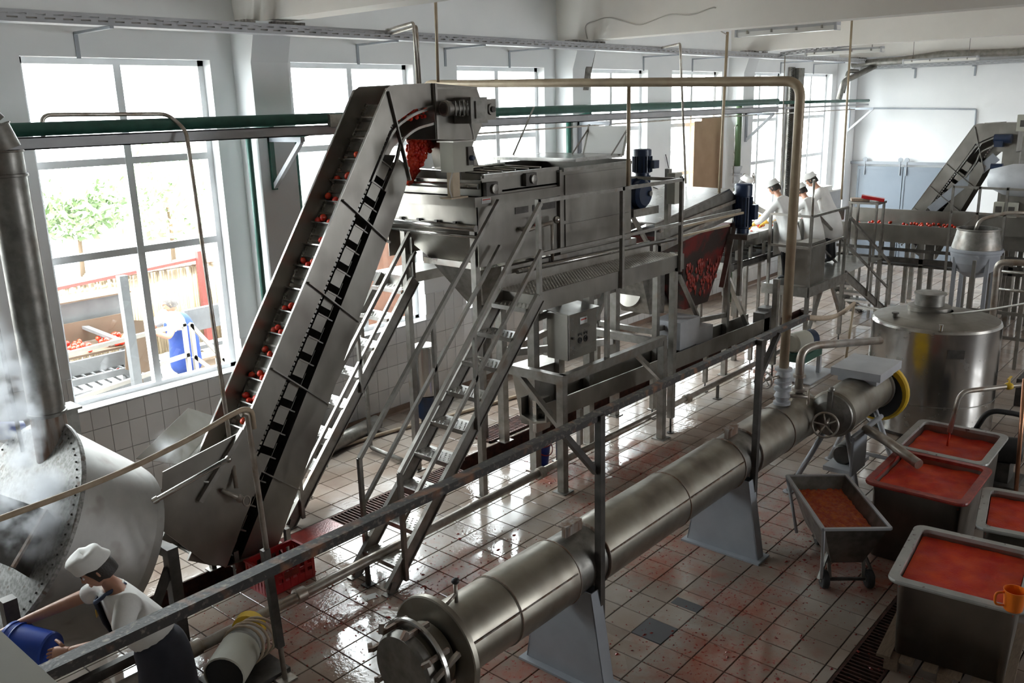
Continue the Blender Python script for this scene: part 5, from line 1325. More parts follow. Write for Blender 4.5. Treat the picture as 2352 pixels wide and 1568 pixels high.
MB().prism([(4.35,-2.6,1.95),(5.0,-2.6,1.95),(5.0,-2.6,1.25),(4.6,-2.6,1.30)], (0,0.5,0)).build('trough_feed', M['galv'], hm)
vmotor(hm, 6.50, -3.06, 2.30, 3.06, 0.13)
MB().box(6.3,6.7,-3.25,-2.85,2.22,2.30).bar((6.5,-3.05,2.22),(6.5,-3.05,1.3),0.06,0.06,(1,0,0)).build('motor_bracket', M['frame'], hm)
for (xx, yy) in ((4.25,-2.92),(4.25,-1.9),(6.35,-2.92),(6.35,-1.9)):
    MB().box(xx-0.04,xx+0.04,yy-0.04,yy+0.04,0.012,2.4).build('leg', M['frame'], hm)
    MB().box(xx-0.08,xx+0.08,yy-0.08,yy+0.08,0.001,0.012).build('foot_plate', M['frame'], hm)
MB().bar((4.25,-2.92,1.2),(6.35,-2.92,1.0),0.05,0.07).bar((4.25,-1.9,1.1),(6.35,-1.9,1.1),0.05,0.07).bar((4.25,-2.92,1.15),(4.25,-1.9,1.15),0.05,0.07).build('cross_beam', M['frame'], hm)
# long low gutter along the line
gt = thing('juice_gutter', 'long low stainless gutter running under the washing line', 'gutter', (4.4,-3.1,0))
MB().prism([(1.35,-3.25,0.95),(1.35,-3.25,0.72),(1.35,-3.05,0.66),(1.35,-2.85,0.72),(1.35,-2.85,0.95),(1.35,-2.87,0.95),(1.35,-2.87,0.74),(1.35,-3.05,0.69),(1.35,-3.23,0.74),(1.35,-3.23,0.95)], (5.9,0,-0.12)).build('trough', M['steel'], gt)
for xx in (2.2, 3.9, 5.4, 6.9):
    MB().box(xx-0.03,xx+0.03,-3.13,-3.07,0.15,0.62).build('leg', M['frame'], gt)
    MB().cyl((xx,-3.1,0.012),(xx,-3.1,0.16),0.012,8).lathe([(0.05,0),(0.05,0.012)], (xx,-3.1,0.001), (0,0,1), 12).build('levelling_foot', M['dark'], gt)
MB().prism([(1.45,-2.98,1.30),(2.05,-2.98,1.28),(1.80,-2.98,0.50),(1.62,-2.98,0.50)], (0,0.35,0)).build('end_spout', M['steel'], gt)
bx2 = MB().box(1.42,1.68,-3.04,-2.985,0.52,0.92).build('bearing_plate', M['steelb'], gt)
MB().lathe([(0.03,0),(0.03,0.05)], (1.54,-3.04,0.70), (0,-1,0), 10).build('shaft_end', M['dark'], bx2)
MB().tube([(1.70,-2.86,0.5),(1.69,-2.87,0.30)], 0.03, 10).build('drip_tube', M['galv'], gt)
MB().box(4.45,5.0,-3.2,-2.75,0.88,1.28).box(5.0,5.5,-3.15,-2.8,0.82,1.05).build('drive_housing', M['greyp'], gt)
MB().bar((6.4,-2.9,1.6),(6.75,-3.1,0.75),0.14,0.03).build('wide_brace', M['steel'], gt)

# ------------------------------------------------------------------ sorting belt
sb_ = thing('sorting_belt', 'white sorting belt with tomatoes where the workers stand', 'conveyor belt', (9.2,-2.3,0))
MB().box(6.95,11.6,-2.66,-1.98,2.02,2.06).build('belt', M['paper'], sb_)
MB().box(6.9,11.65,-2.72,-2.66,1.92,2.13).box(6.9,11.65,-1.98,-1.92,1.92,2.13).build('side_rail', M['steelb'], sb_)
MB().tube([(6.95,-2.68,2.03),(6.95,-1.96,2.03)], 0.06, 14).build('end_roller', M['frame'], sb_)
rl = MB()
for k in range(14): rl.tube([(7.2+k*0.32,-2.66,1.80),(7.2+k*0.32,-1.98,1.80)], 0.025, 8)
rl.build('return_rollers', M['dark'], sb_)['kind'] = 'stuff'
MB().box(7.0,11.6,-2.70,-2.64,1.60,1.68).box(7.0,11.6,-2.0,-1.94,1.60,1.68).box(7.0,11.6,-2.66,-1.98,1.70,1.73).build('under_frame', M['dark'], sb_)
for xx in (7.2, 8.9, 10.6):
    for yy in (-2.66,-1.98):
        MB().box(xx-0.035,xx+0.035,yy-0.035,yy+0.035,0.002,1.95).build('leg', M['frame'], sb_)
for k in range(4): MB().box(7.5+k*0.5,7.56+k*0.5,-2.74,-2.70,1.72,1.95).build('rail_bracket', M['frame'], sb_)
for k in range(46):
    x = random.choice((random.uniform(7.6,9.6), random.uniform(8.6,11.4)))
    tomato((x, random.uniform(-2.6,-2.05), 2.088), 'red tomato lying on the white sorting belt', 'tomatoes on the sorting belt', 1.0)
tag(MB().box(6.95,7.6,-3.35,-2.95,0.5,0.62).box(7.05,7.25,-3.25,-3.05,0.62,0.92).box(7.3,7.55,-3.2,-3.0,0.62,0.95).bar((7.3,-3.15,0.002),(7.3,-3.15,0.5),0.05,0.05,(1,0,0)).build('drive_unit', M['dark']), 'dark drive unit on a stand under the sorting belt', 'drive unit')
# workers' platform
sp_ = thing('sorting_platform', 'raised steel platform with handrails for the sorting workers', 'platform', (8.65,-3.2,0))
PZ = 1.25
MB().box(7.85,11.4,-3.62,-2.80,PZ-0.01,PZ).build('deck', M['tread'], sp_)
MB().box(7.85,9.45,-3.64,-3.62,PZ-0.16,PZ+0.01).box(7.83,7.85,-3.62,-2.80,PZ-0.16,PZ+0.01).build('fascia', M['frame'], sp_)
for (xx, yy) in ((7.88,-3.60),(9.42,-3.60),(7.95,-2.86),(11.3,-3.6),(11.3,-2.86)):
    MB().box(xx-0.03,xx+0.03,yy-0.03,yy+0.03,0.14,PZ-0.01).build('leg', M['frame'], sp_)
    MB().cyl((xx,yy,0.012),(xx,yy,0.15),0.014,8).lathe([(0.05,0),(0.05,0.012)], (xx,yy,0.001), (0,0,1), 12).build('levelling_foot', M['dark'], sp_)
for (xx, yy) in ((7.88,-3.60),(9.42,-3.60),(7.95,-2.86)):
    MB().box(xx-0.022,xx+0.022,yy-0.022,yy+0.022,PZ,PZ+1.18).build('rail_post', M['frame'], sp_)
for zz in (PZ+1.18, PZ+0.66):
    MB().bar((7.95,-2.86,zz),(7.88,-3.60,zz),0.04,0.04).bar((7.88,-3.60,zz),(9.42,-3.60,zz),0.04,0.04).build('handrail', M['frame'], sp_)
MB().bar((7.88,-3.6,0.3),(8.5,-3.6,PZ-0.1),0.05,0.05,(0,1,0)).bar((9.42,-3.6,0.5),(8.9,-3.6,PZ-0.1),0.05,0.05,(0,1,0)).build('brace', M['frame'], sp_)
tag(MB().box(8.05,8.62,-3.56,-3.28,PZ,PZ+0.72).box(8.05,8.62,-3.57,-3.56,PZ+0.02,PZ+0.70).build('steel_bin', M['steel']), 'square stainless waste bin at the platform corner', 'bin')
MB().tube([(7.86,-3.61,PZ+1.20),(7.85,-3.61,PZ+1.78)], 0.02, 10).build('upright_tube', M['steelb'], sp_)
stair('steel_stairs', 'steel stairs going down from the sorting platform behind the round tank', 12.0, 9.5, PZ, -3.60, -3.08, 5, railh=1.0)
# stand with stained trays
ts = thing('tray_stand', 'tube stand holding red stained trays by the platform stairs', 'stand', (11.6,-3.1,0))
for (xx, yy) in ((11.5,-2.9),(11.5,-3.4),(11.9,-2.9),(11.9,-3.4)): MB().box(xx-0.02,xx+0.02,yy-0.02,yy+0.02,0.002,2.28).build('leg', M['frame'], ts)
MB().box(11.46,11.94,-3.44,-2.86,2.26,2.30).build('top', M['frame'], ts)
tag(MB().bar((11.6,-2.85,2.33),(11.75,-3.15,2.33),0.25,0.05).build('tray', M['wood']), 'brown tray on the tube stand', 'tray')
tag(MB().bar((11.62,-3.05,2.40),(11.75,-3.45,2.33),0.2,0.06).build('tray', M['redp']), 'red stained tray tilted on the tube stand', 'tray')

# ------------------------------------------------------------------ cross conveyor in the background
cc = thing('cross_conveyor', 'wide cross conveyor with tomatoes in front of the sliding door', 'conveyor', (12.6,-4.4,0))
MB().box(12.25,12.95,-6.6,-2.4,1.70,1.74).build('belt', M['galv'], cc)
MB().box(12.19,12.25,-6.6,-2.4,1.45,1.80).box(12.95,13.0,-6.6,-2.4,1.45,2.02).build('side_rail', M['steel'], cc)
MB().box(12.2,12.26,-6.6,-2.4,1.05,1.15).box(12.2,12.95,-6.6,-2.4,0.98,1.02).box(12.18,12.22,-6.6,-2.4,1.28,1.34).build('under_frame', M['dark'], cc)
for k in range(6):
    for xx in (12.24,12.94): MB().box(xx-0.04,xx+0.04,-2.5-k*0.8-0.04,-2.5-k*0.8+0.04,0.002,1.5).build('leg', M['frame'], cc)
for k in range(34): tomato((random.uniform(12.3,12.9), random.uniform(-4.7,-2.5), 1.768), 'red tomato lying on the cross conveyor', 'tomatoes on the cross conveyor', 1.05)
def P2(s, z, l): return Vector((13.25+l, -s, z))
elv2, Q2 = elevator('inclined_conveyor', 'smaller inclined conveyor rising before the white far wall', P2, (4.56, 3.70), R(59), 2.7, 0.5, 0.2, head=0.45, straps=4)
MB().box(13.2,13.8,-5.35,-5.02,3.2,3.74).build('head_housing', M['steel'], elv2)
MB().lathe([(0.09,0),(0.09,0.3)], (13.08,-4.98,3.45), (0,-1,0), 16).box(13.0,13.16,-5.15,-5.0,3.30,3.42).build('gearmotor', M['blue'], elv2)
MB().box(13.3,13.7,-5.4,-5.1,1.9,3.2).build('column', M['steel'], elv2)
MB().bar((13.25,-3.9,2.0),(13.3,-5.0,3.1),0.06,0.18).build('return_chute', M['support'], elv2)
for (xx, yy) in ((13.3,-3.5),(13.7,-3.5),(13.3,-5.3),(13.7,-5.3)): MB().box(xx-0.04,xx+0.04,yy-0.04,yy+0.04,0.002,1.95).build('leg', M['frame'], elv2)
fi = thing('finisher', 'grey finisher housing with control boxes at the frame edge', 'finisher', (12.2,-6.0,0))
MB().loft([circle((12.1,-5.2,2.78), 0.17, (0,-1,0), 20), circle((12.1,-5.55,2.75), 0.30, (0,-1,0), 20), circle((12.1,-6.6,2.75), 0.34, (0,-1,0), 20)]).build('casing', M['greyp'], fi)
MB().box(11.95,12.5,-6.7,-5.45,1.75,2.5).build('body', M['steel'], fi)
MB().lathe([(0.3,0),(0.3,0.9)], (12.3,-6.1,1.8), (0,0,1), 24).build('vessel', M['steelb'], fi)
for yy in (-5.47,-5.68):
    b_ = MB().box(11.78,11.92,yy-0.085,yy+0.085,2.12,2.38).build('switch_box', M['beige'], fi)
    MB().box(11.77,11.78,yy-0.05,yy+0.05,2.2,2.31).build('switch', M['dark'], b_)
b_ = MB().box(12.85,13.0,-5.6,-5.38,3.60,3.90).build('switch_box', M['beige'], fi)
MB().box(12.84,12.85,-5.54,-5.44,3.68,3.80).build('switch', M['dark'], b_)
MB().box(12.9,13.05,-5.62,-5.5,0.002,3.6).build('post', M['frame'], fi)
MB().lathe([(0.06,0),(0.06,0.2)], (12.3,-5.15,2.98), (0,-1,0), 12).build('small_motor', M['blue'], fi)
for yy in (-5.4,-6.0,-6.6):
    for xx in (11.95,12.5): MB().box(xx-0.04,xx+0.04,yy-0.04,yy+0.04,0.002,1.78).build('leg', M['frame'], fi)
rr = thing('service_railing', 'tube railing round the finisher platform', 'railing', (11.6,-5.3,0))
for yy in (-4.75,-5.2,-5.65,-6.1): MB().box(11.48,11.52,yy-0.02,yy+0.02,0.002,2.68).build('post', M['frame'], rr)
for zz in (2.66,2.2): MB().bar((11.5,-4.75,zz),(11.5,-6.6,zz-0.02),0.04,0.04).build('rail', M['frame'], rr)
MB().bar((11.5,-4.78,1.75),(11.5,-5.2,2.2),0.035,0.035).build('brace', M['frame'], rr)
# spherical kettle on legs
kt = thing('kettle', 'round bellied grey kettle on tall legs behind the tank', 'kettle', (10.4,-5.5,0))
KC = (10.4,-5.5,0)
MB().lathe([(0.02,1.22),(0.16,1.25),(0.29,1.35),(0.37,1.50),(0.40,1.64),(0.40,1.70)], KC, (0,0,1), 36, cap=False).build('bowl', M['support'], kt)
MB().lathe([(0.415,1.68),(0.42,1.69),(0.42,1.73),(0.40,1.74)], KC, (0,0,1), 36, cap=False).build('belt_ring', M['support'], kt)
MB().lathe([(0.395,1.74),(0.36,1.90),(0.33,2.05),(0.345,2.06),(0.345,2.08),(0.315,2.08),(0.34,1.9)], KC, (0,0,1), 36, cap=False).build('neck', M['galv'], kt)
MB().lathe([(0,1.98),(0.33,1.98)], KC, (0,0,1), 36, cap=False).build('contents', M['dark'], kt)
for k in range(4):
    a = R(45+90*k); p = Vector((10.4+0.36*math.cos(a),-5.5+0.36*math.sin(a),0))
    MB().bar(p+Vector((0,0,0.002)), p+Vector((0,0,1.6)), 0.06, 0.06, (1,0,0)).build('leg', M['support'], kt)
MB().tube(bend([(10.38,-5.45,2.0),(10.4,-5.5,2.22),(10.6,-5.85,2.34),(10.8,-6.3,2.34)], 0.1), 0.03, 10).build('inlet_pipe', M['rustpipe'], kt)
lp = thing('process_pipes', 'bundle frame of bent process pipes at the frame edge', 'pipes', (9.2,-6.2,0))
MB().tube(bend([(9.0,-6.18,0.05),(9.0,-6.15,1.76),(9.0,-6.9,1.80)], 0.12, 6), 0.05, 12).build('pipe_run', M['rustpipe'], lp)
MB().tube([(9.1,-6.2,1.60),(9.1,-6.9,1.60)], 0.025, 8).tube([(9.2,-6.1,1.3),(9.2,-6.9,1.3)], 0.025, 8).build('pipe_run', M['steelb'], lp)
for (xx, yy) in ((9.3,-5.75),(9.3,-6.5),(10.0,-6.0)): MB().bar((xx,yy,0.002),(xx,yy,1.7),0.05,0.05,(1,0,0)).build('post', M['frame'], lp)
MB().bar((9.3,-5.75,0.9),(9.3,-6.6,0.9),0.04,0.05).bar((9.3,-5.75,0.5),(9.3,-6.6,0.5),0.04,0.05).build('cross_rail', M['frame'], lp)
tag(MB().lathe([(0.14,0),(0.16,0.02),(0.16,0.4),(0.12,0.45)], (7.6,-7.0,0.55), (0.2,-1,0), 20).box(7.4,7.9,-7.6,-6.9,0.002,0.4).box(7.3,7.8,-7.5,-7.05,0.95,1.2).build('pump_unit', M['dark']), 'dark pump unit standing beyond the round tank', 'pump')
# electrical cabinet by the last window
cab = thing('wall_cabinet', 'pale floor cabinet under the last window near the corner', 'cabinet', (15.2,-0.8,0))
MB().box(14.5,16.0,-1.0,-0.42,0.06,2.08).build('body', M['greyp'], cab)
MB().box(14.48,16.02,-1.02,-0.40,2.08,2.11).build('top', M['paper'], cab)
MB().box(14.7,15.5,-0.95,-0.5,2.11,2.22).build('raised_lid', M['paper'], cab)
MB().box(14.55,14.6,-0.98,-0.45,0.002,0.06).box(15.9,15.95,-0.98,-0.45,0.002,0.06).build('plinth', M['dark'], cab)
# floor pump with blue fan cover
gp = thing('gear_pump', 'grey motor pump with blue fan cover on the floor beyond the guard rail', 'pump', (7.2,-3.9,0))
MB().lathe([(0.13,0),(0.16,0.03),(0.16,0.36),(0.13,0.38)], (6.75,-3.85,0.58), (1,-0.25,0), 24).build('gear_housing', M['beige'], gp)
MB().lathe([(0.14,0.38),(0.15,0.40),(0.15,0.52),(0.10,0.56)], (6.75,-3.85,0.58), (1,-0.25,0), 24).build('fan_cover', M['blue'], gp)
MB().box(6.7,7.4,-4.1,-3.75,0.30,0.42).build('bed', M['green'], gp)
for (xx, yy) in ((6.75,-4.05),(7.3,-4.1),(6.75,-3.8),(7.3,-3.8)): MB().box(xx-0.03,xx+0.03,yy-0.03,yy+0.03,0.02,0.30).build('leg', M['greyp'], gp)
MB().box(6.6,7.6,-4.25,-3.7,0.002,0.02).build('base_plate', M['greyp'], gp)
# rope barrier post and its hose
bpst = thing('barrier_post', 'thin barrier post left of the round tank', 'post', (8.2,-4.2,0))
MB().tube([(8.2,-4.2,0.012),(8.23,-4.26,1.0)], 0.022, 8).lathe([(0.07,0),(0.07,0.012)], (8.2,-4.2,0.001), (0,0,1), 12).build('pole', M['ypipe'], bpst)
tag(MB().tube([Vector((2.36,-5.87,2.14)).lerp(Vector((8.23,-4.26,1.01)), t/10)-Vector((0,0,0.10*math.sin(math.pi*t/10))) for t in range(11)], 0.03, 8).build('barrier_hose', M['rope']), 'yellowish hose strung from the guard rail end to the barrier post', 'hose')
tag(MB().tube([Vector((8.23,-4.26,1.0)).lerp(Vector((4.4,-7.7,2.2)), t/14)-Vector((0,0,0.18*math.sin(math.pi*t/14))) for t in range(15)], 0.012, 8).build('barrier_rope', M['cable']), 'thin pale cord drooping across in front of the round tank', 'cord')

# ------------------------------------------------------------------ fittings on the window wall and ceiling
def perforated(mb, a, b, h, axis='x', step=0.16):
    """strip with two rows of slots: three bands tied by short bridges; a, b = ends at the lower edge"""
    a, b = Vector(a), Vector(b); L_ = (b-a).length; d = (b-a).normalized()
    for z0, z1 in ((0,0.26),(0.40,0.58),(0.72,1.0)):
        mb.bar(a+Vector((0,0,h*(z0+z1)/2)), b+Vector((0,0,h*(z0+z1)/2)), 0.003, h*(z1-z0))
    n = int(L_/step)
    for k in range(n):
        for z0, z1, o in ((0.26,0.40,0),(0.58,0.72,step/2)):
            p = a+d*(k*step+o)
            mb.bar(p+Vector((0,0,h*(z0+z1)/2)), p+d*step*0.42+Vector((0,0,h*(z0+z1)/2)), 0.003, h*(z1-z0))
ty, tz = -0.66, 5.13
ct_ = thing('cable_tray', 'long perforated cable tray running above the windows', 'cable tray', (4.5,ty,tz))
pb = MB(); perforated(pb, (-6.5,ty-0.10,tz), (17.9,ty-0.10,tz), 0.10); o = pb.build('side_strip', M['greyp'], ct_)
MB().box(-6.5,17.9,ty-0.10,ty+0.10,tz-0.004,tz).box(-6.5,17.9,ty+0.097,ty+0.10,tz,tz+0.09).build('tray_bottom', M['greyp'], ct_)
cbm = MB()
for k in range(4): cbm.tube([(-6.5,ty-0.06+k*0.035,tz+0.03),(3,ty-0.06+k*0.03,tz+0.045),(10,ty-0.05+k*0.03,tz+0.03),(17.8,ty-0.06+k*0.035,tz+0.03)], 0.016, 6)
cbm.build('cables', M['cable'], ct_)['kind'] = 'stuff'
for xx in (-2.0, 1.6, 3.2, 4.6, 8.4, 10.2, 14.3, 16.2):
    MB().box(xx-0.02,xx+0.02,ty-0.12,-0.002,tz-0.03,tz-0.006).box(xx-0.02,xx+0.02,-0.012,-0.002,tz-0.26,tz-0.006).build('bracket', M['support'], ct_)
br = MB(); perforated(br, (12.6,-0.75,5.17), (12.2,-2.4,5.27), 0.09, step=0.14)
tag(br.bar((12.6,-0.72,5.17),(12.2,-2.4,5.27),0.14,0.004).build('branch_tray', M['greyp']), 'short perforated tray slanting out from the wall tray', 'cable tray')
f2 = MB(); perforated(f2, (18.05,-0.7,4.98), (18.05,-9.0,4.98), 0.09, step=0.16)
t2 = tag(f2.box(18.05,18.25,-9.0,-0.7,4.975,4.98).build('far_cable_tray', M['greyp']), 'perforated cable tray along the far wall', 'cable tray')
for yy in (-1.8,-3.2,-4.6): MB().box(18.05,18.29,yy-0.02,yy+0.02,4.94,4.97).box(18.28,18.295,yy-0.02,yy+0.02,4.72,4.97).build('bracket', M['support'], t2)
tag(MB().tube([(17.7,-0.4,5.12),(17.7,-1.6,5.15),(17.7,-2.6,5.24),(17.7,-4.2,5.20),(17.7,-5.0,5.26),(17.7,-9,5.3)], 0.09, 16).build('vent_pipe', M['galv']), 'grey ventilation pipe under the ceiling along the far wall', 'pipe')
tag(MB().tube(bend([(17.8,-0.95,5.05),(17.2,-0.62,4.78),(16.95,-0.50,4.70),(16.9,-0.42,4.25)], 0.2, 6), 0.07, 14).tube(bend([(17.35,-0.7,4.92),(17.2,-0.5,4.95),(17.15,-0.42,4.4)], 0.1, 5), 0.05, 12).build('elbow_pipe', M['galv']), 'galvanised elbow pipes in the corner above the last window', 'pipe')
# green main on its channel
gm_ = thing('green_main', 'dark green steam main carried along the windows on a pale channel', 'pipe', (4.6,-0.8,4.05))
MB().tube([(-3.6,-0.8,4.205),(12.45,-0.8,4.245)], 0.062, 18).build('pipe_run', M['green'], gm_)
MB().tube([(12.45,-0.8,4.22),(17.95,-0.8,4.20)], 0.035, 12).build('thin_pipe', M['green'], gm_)
MB().box(-3.6,12.4,-0.87,-0.86,4.03,4.14).box(-3.6,12.4,-0.87,-0.74,4.13,4.142).box(-3.6,12.4,-0.87,-0.74,4.03,4.042).build('channel', M['greyp'], gm_)
MB().box(12.4,17.9,-0.83,-0.77,4.08,4.12).build('channel', M['greyp'], gm_)
MB().tube([(0.55,-0.87,4.20),(0.95,-0.87,4.18)], 0.03, 10).box(0.38,0.56,-0.9,-0.84,4.12,4.26).build('pipe_clamp', M['galv'], gm_)
for ci, cx_ in enumerate((0, 6, 12, 17.9)):
    lb = ['first column beside the big window', 'column behind the washer lid', 'column beside the green valve pipe', 'corner column by the far wall'][ci]
    b_ = thing('wall_bracket', 'grey triangular pipe bracket on the '+lb, 'bracket', (cx_,-0.36,3.6))
    MB().box(cx_-0.13,cx_-0.07,-0.40,-0.362,3.42,4.02).build('wall_plate', M['green'] if ci == 0 else M['support'], b_)
    MB().box(cx_-0.13,cx_-0.07,-1.0,-0.362,3.97,4.025).build('arm', M['support'], b_)
    MB().bar((cx_-0.10,-0.38,3.45),(cx_-0.10,-0.97,3.98),0.05,0.05).build('diagonal', M['greyp'], b_)
tag(MB().tube([(-0.34,-0.30,4.14),(-0.34,-0.30,1.8)], 0.032, 12).tube([(-0.34,-0.30,4.1),(-0.34,-0.78,4.14)], 0.03, 10).build('green_drop_pipe', M['green']), 'green pipe dropping down the left side of the first column', 'pipe')
tag(MB().tube([(0.42,-0.12,4.05),(0.42,-0.12,1.9)], 0.032, 12).tube([(0.42,-0.12,4.0),(0.42,-0.78,4.1)], 0.03, 10).build('green_drop_pipe', M['green']), 'green pipe dropping between the first column and the second window', 'pipe')
tag(MB().tube([(5.70,-0.30,4.1),(5.70,-0.30,2.4)], 0.04, 12).tube([(5.7,-0.3,4.08),(5.7,-0.75,4.15)], 0.03, 10).build('green_drop_pipe', M['green']), 'green pipe on the column behind the washer lid', 'pipe')
tag(MB().tube([(2.6,-0.62,3.93),(9,-0.62,3.98),(17.5,-0.62,3.99)], 0.013, 8).build('thin_water_pipe', M['rustpipe']), 'thin dark pipe strung below the green main', 'pipe')
gvv = thing('valve_riser', 'olive green riser with flanged valves and handwheels by the third column', 'pipe', (11.27,-0.52,1.2))
MB().tube([(11.27,-0.52,2.95),(11.27,-0.52,4.2)], 0.065, 16).tube([(11.27,-0.52,0.01),(11.27,-0.52,2.5)], 0.05, 14).build('riser', mat('olive_paint', (0.08,0.13,0.06), 0.4), gvv)
MB().lathe([(0.11,0),(0.11,0.03),(0.06,0.035),(0.09,0.15),(0.06,0.26),(0.11,0.265),(0.11,0.295),(0.06,0.3),(0.11,0.42),(0.11,0.45)], (11.27,-0.52,2.5), (0,0,1), 18).build('valve_body', M['greyp'], gvv)
for d in ((0.75,-0.66,0), (0.6,-0.8,0.05)):
    d = Vector(d).normalized(); k = 0.18 if d.z < 0.01 else 0.36
    c = Vector((11.27,-0.52,2.67)); e = c+d*k
    w = MB().tube([c, e], 0.015, 8).tube(circle(e, 0.11, d, 20), 0.011, 6, closed=True)
    for q in circle(e, 0.10, d, 4): w.tube([e, q], 0.008, 6)
    w.build('handwheel', M['rustpipe'], gvv)
tag(MB().tube([(11.12,-0.52,2.6),(11.12,-0.52,3.75),(11.2,-0.52,3.8)], 0.012, 8).build('sight_tube', M['steelb']), 'thin sight tube alongside the green riser', 'pipe')
# ochre steam line crossing overhead to the heat exchanger
oc = thing('ochre_pipe', 'ochre steam pipe crossing overhead and dropping to the heat exchanger valve', 'pipe', (2.33,-5.68,1.6))
MB().tube(bend([(2.37,-0.35,4.3),(2.37,-0.42,4.62),(2.36,-0.9,4.60),(2.33,-5.68,4.46),(2.30,-5.68,1.58)], 0.16, 7), 0.048, 16).build('pipe_run', M['ypipe'], oc)
MB().tube([(2.40,-3.66,4.50),(2.40,-3.66,3.38)], 0.022, 10).build('prop', M['ypipe'], oc)
# vertical conduits
tag(MB().tube([(0.57,-2.5,4.56),(0.60,-2.5,5.95)], 0.016, 8).build('hanger_rod', M['ypipe']), 'thin rod hanging from the ceiling to the conveyor head', 'rod')
tag(MB().tube(bend([(0.82,-1.93,4.5),(0.80,-1.93,5.20),(1.5,-0.70,5.24)], 0.05), 0.017, 8).tube(bend([(0.88,-1.9,4.5),(0.87,-1.9,5.17),(1.56,-0.70,5.20)], 0.05), 0.017, 8).build('conduit_pair', M['rustpipe']), 'pair of bent conduits dropping from the tray behind the conveyor head', 'conduit')
tag(MB().tube(bend([(6.93,-1.8,2.98),(6.65,-1.8,5.18),(7.9,-0.70,5.22)], 0.06), 0.02, 8).build('conduit', M['rustpipe']), 'bent conduit dropping from the tray to the sloping hood', 'conduit')
tag(MB().tube([(6.02,-2.9,2.95),(6.45,-2.72,5.28)], 0.022, 8).build('conduit', M['ypipe']), 'straight conduit from the second beam down to the sloping hood', 'conduit')
tag(MB().tube([(12.08,-1.2,0.01),(11.85,-1.2,5.15)], 0.012, 6).build('conduit', M['rustpipe']), 'thin conduit hanging before the sixth window', 'conduit')
tag(MB().tube([(11.75,-2.6,2.3),(11.65,-2.6,5.95)], 0.022, 8).build('conduit', M['ypipe']), 'tall conduit from the ceiling to the platform stairs', 'conduit')
cw = MB().tube(bend([(5.82,-0.6,5.3),(5.80,-0.55,5.52),(5.80,-1.0,5.60),(5.79,-1.6,5.42),(5.79,-2.1,5.55),(5.79,-2.5,5.50),(5.79,-2.9,5.60),(6.15,-2.74,5.29),(6.42,-2.72,5.25)], 0.12, 4), 0.009, 6)
tag(cw.build('ceiling_cable', M['cable']), 'loose cable clipped along the side of the second beam', 'cable')
tag(MB().tube([(6.22,-4.4,5.32),(6.22,-12,5.32)], 0.018, 8).build('beam_conduit', M['cable']), 'straight conduit along the second beam past the first lamp', 'conduit')
tag(MB().tube([(12.22,-3.0,5.32),(12.22,-12,5.32)], 0.014, 8).build('beam_conduit', M['cable']), 'straight conduit along the third beam past the second lamp', 'conduit')
# ceiling lamps
for (xx, y0, y1, zz, lb) in ((6.34,-2.95,-4.42,5.22,'nearest long ceiling lamp, under the second beam'), (12.34,-1.45,-2.98,5.17,'middle ceiling lamp, under the third beam'), (17.2,-1.85,-3.5,5.08,'farthest ceiling lamp, close to the far wall')):
    lm = thing('ceiling_lamp', lb, 'lamp', (xx,(y0+y1)/2,zz), 'fluorescent ceiling lamps')
    MB().prism([(xx-0.05,y0,zz+0.07),(xx-0.08,y0,zz+0.03),(xx+0.08,y0,zz+0.03),(xx+0.05,y0,zz+0.07)], (0,y1-y0,0)).build('housing', M['greyp'], lm)
    MB().prism([(xx-0.075,y0+0.02,zz+0.03),(xx-0.055,y0+0.02,zz-0.03),(xx+0.055,y0+0.02,zz-0.03),(xx+0.075,y0+0.02,zz+0.03)], (0,y1-y0-0.04,0)).build('diffuser', M['diff'], lm)
    for yy in (y0, y1): MB().box(xx-0.08,xx+0.08,yy-0.015,yy+0.015,zz-0.035,zz+0.075).build('end_cap', M['greyp'], lm)
    for k in range(4): MB().box(xx-0.088,xx+0.088,y0+(y1-y0)*(k+0.5)/4-0.012,y0+(y1-y0)*(k+0.5)/4+0.012,zz+0.0,zz+0.045).build('clip', M['galv'], lm)
    for yy in (y0-0.2, y1+0.2): MB().tube([(xx,yy,zz+0.07),(xx,yy,5.95)], 0.006, 6).build('hanger', M['galv'], lm)
# dark rough wedge lying flat on the second column
tag(MB().prism([(6.27,-0.362,5.2),(6.36,-0.362,5.12),(6.24,-0.362,4.80),(6.16,-0.362,4.52),(6.03,-0.362,4.52),(6.10,-0.362,4.9)], (0,-0.012,0)).build('dark_wedge', M['roughdark']), 'dark rough wedge on the second column', 'mortar')
# cardboard across the fifth window
cbp = thing('cardboard_sheet', 'tall brown cardboard sheets covering half of the fifth window', 'cardboard', (10.9,-0.03,1.7))
MB().box(10.27,10.62,-0.05,-0.035,1.62,3.90).build('sheet', M['card'], cbp)
MB().box(10.60,11.56,-0.034,-0.02,1.62,3.96).build('sheet', M['card'], cbp)
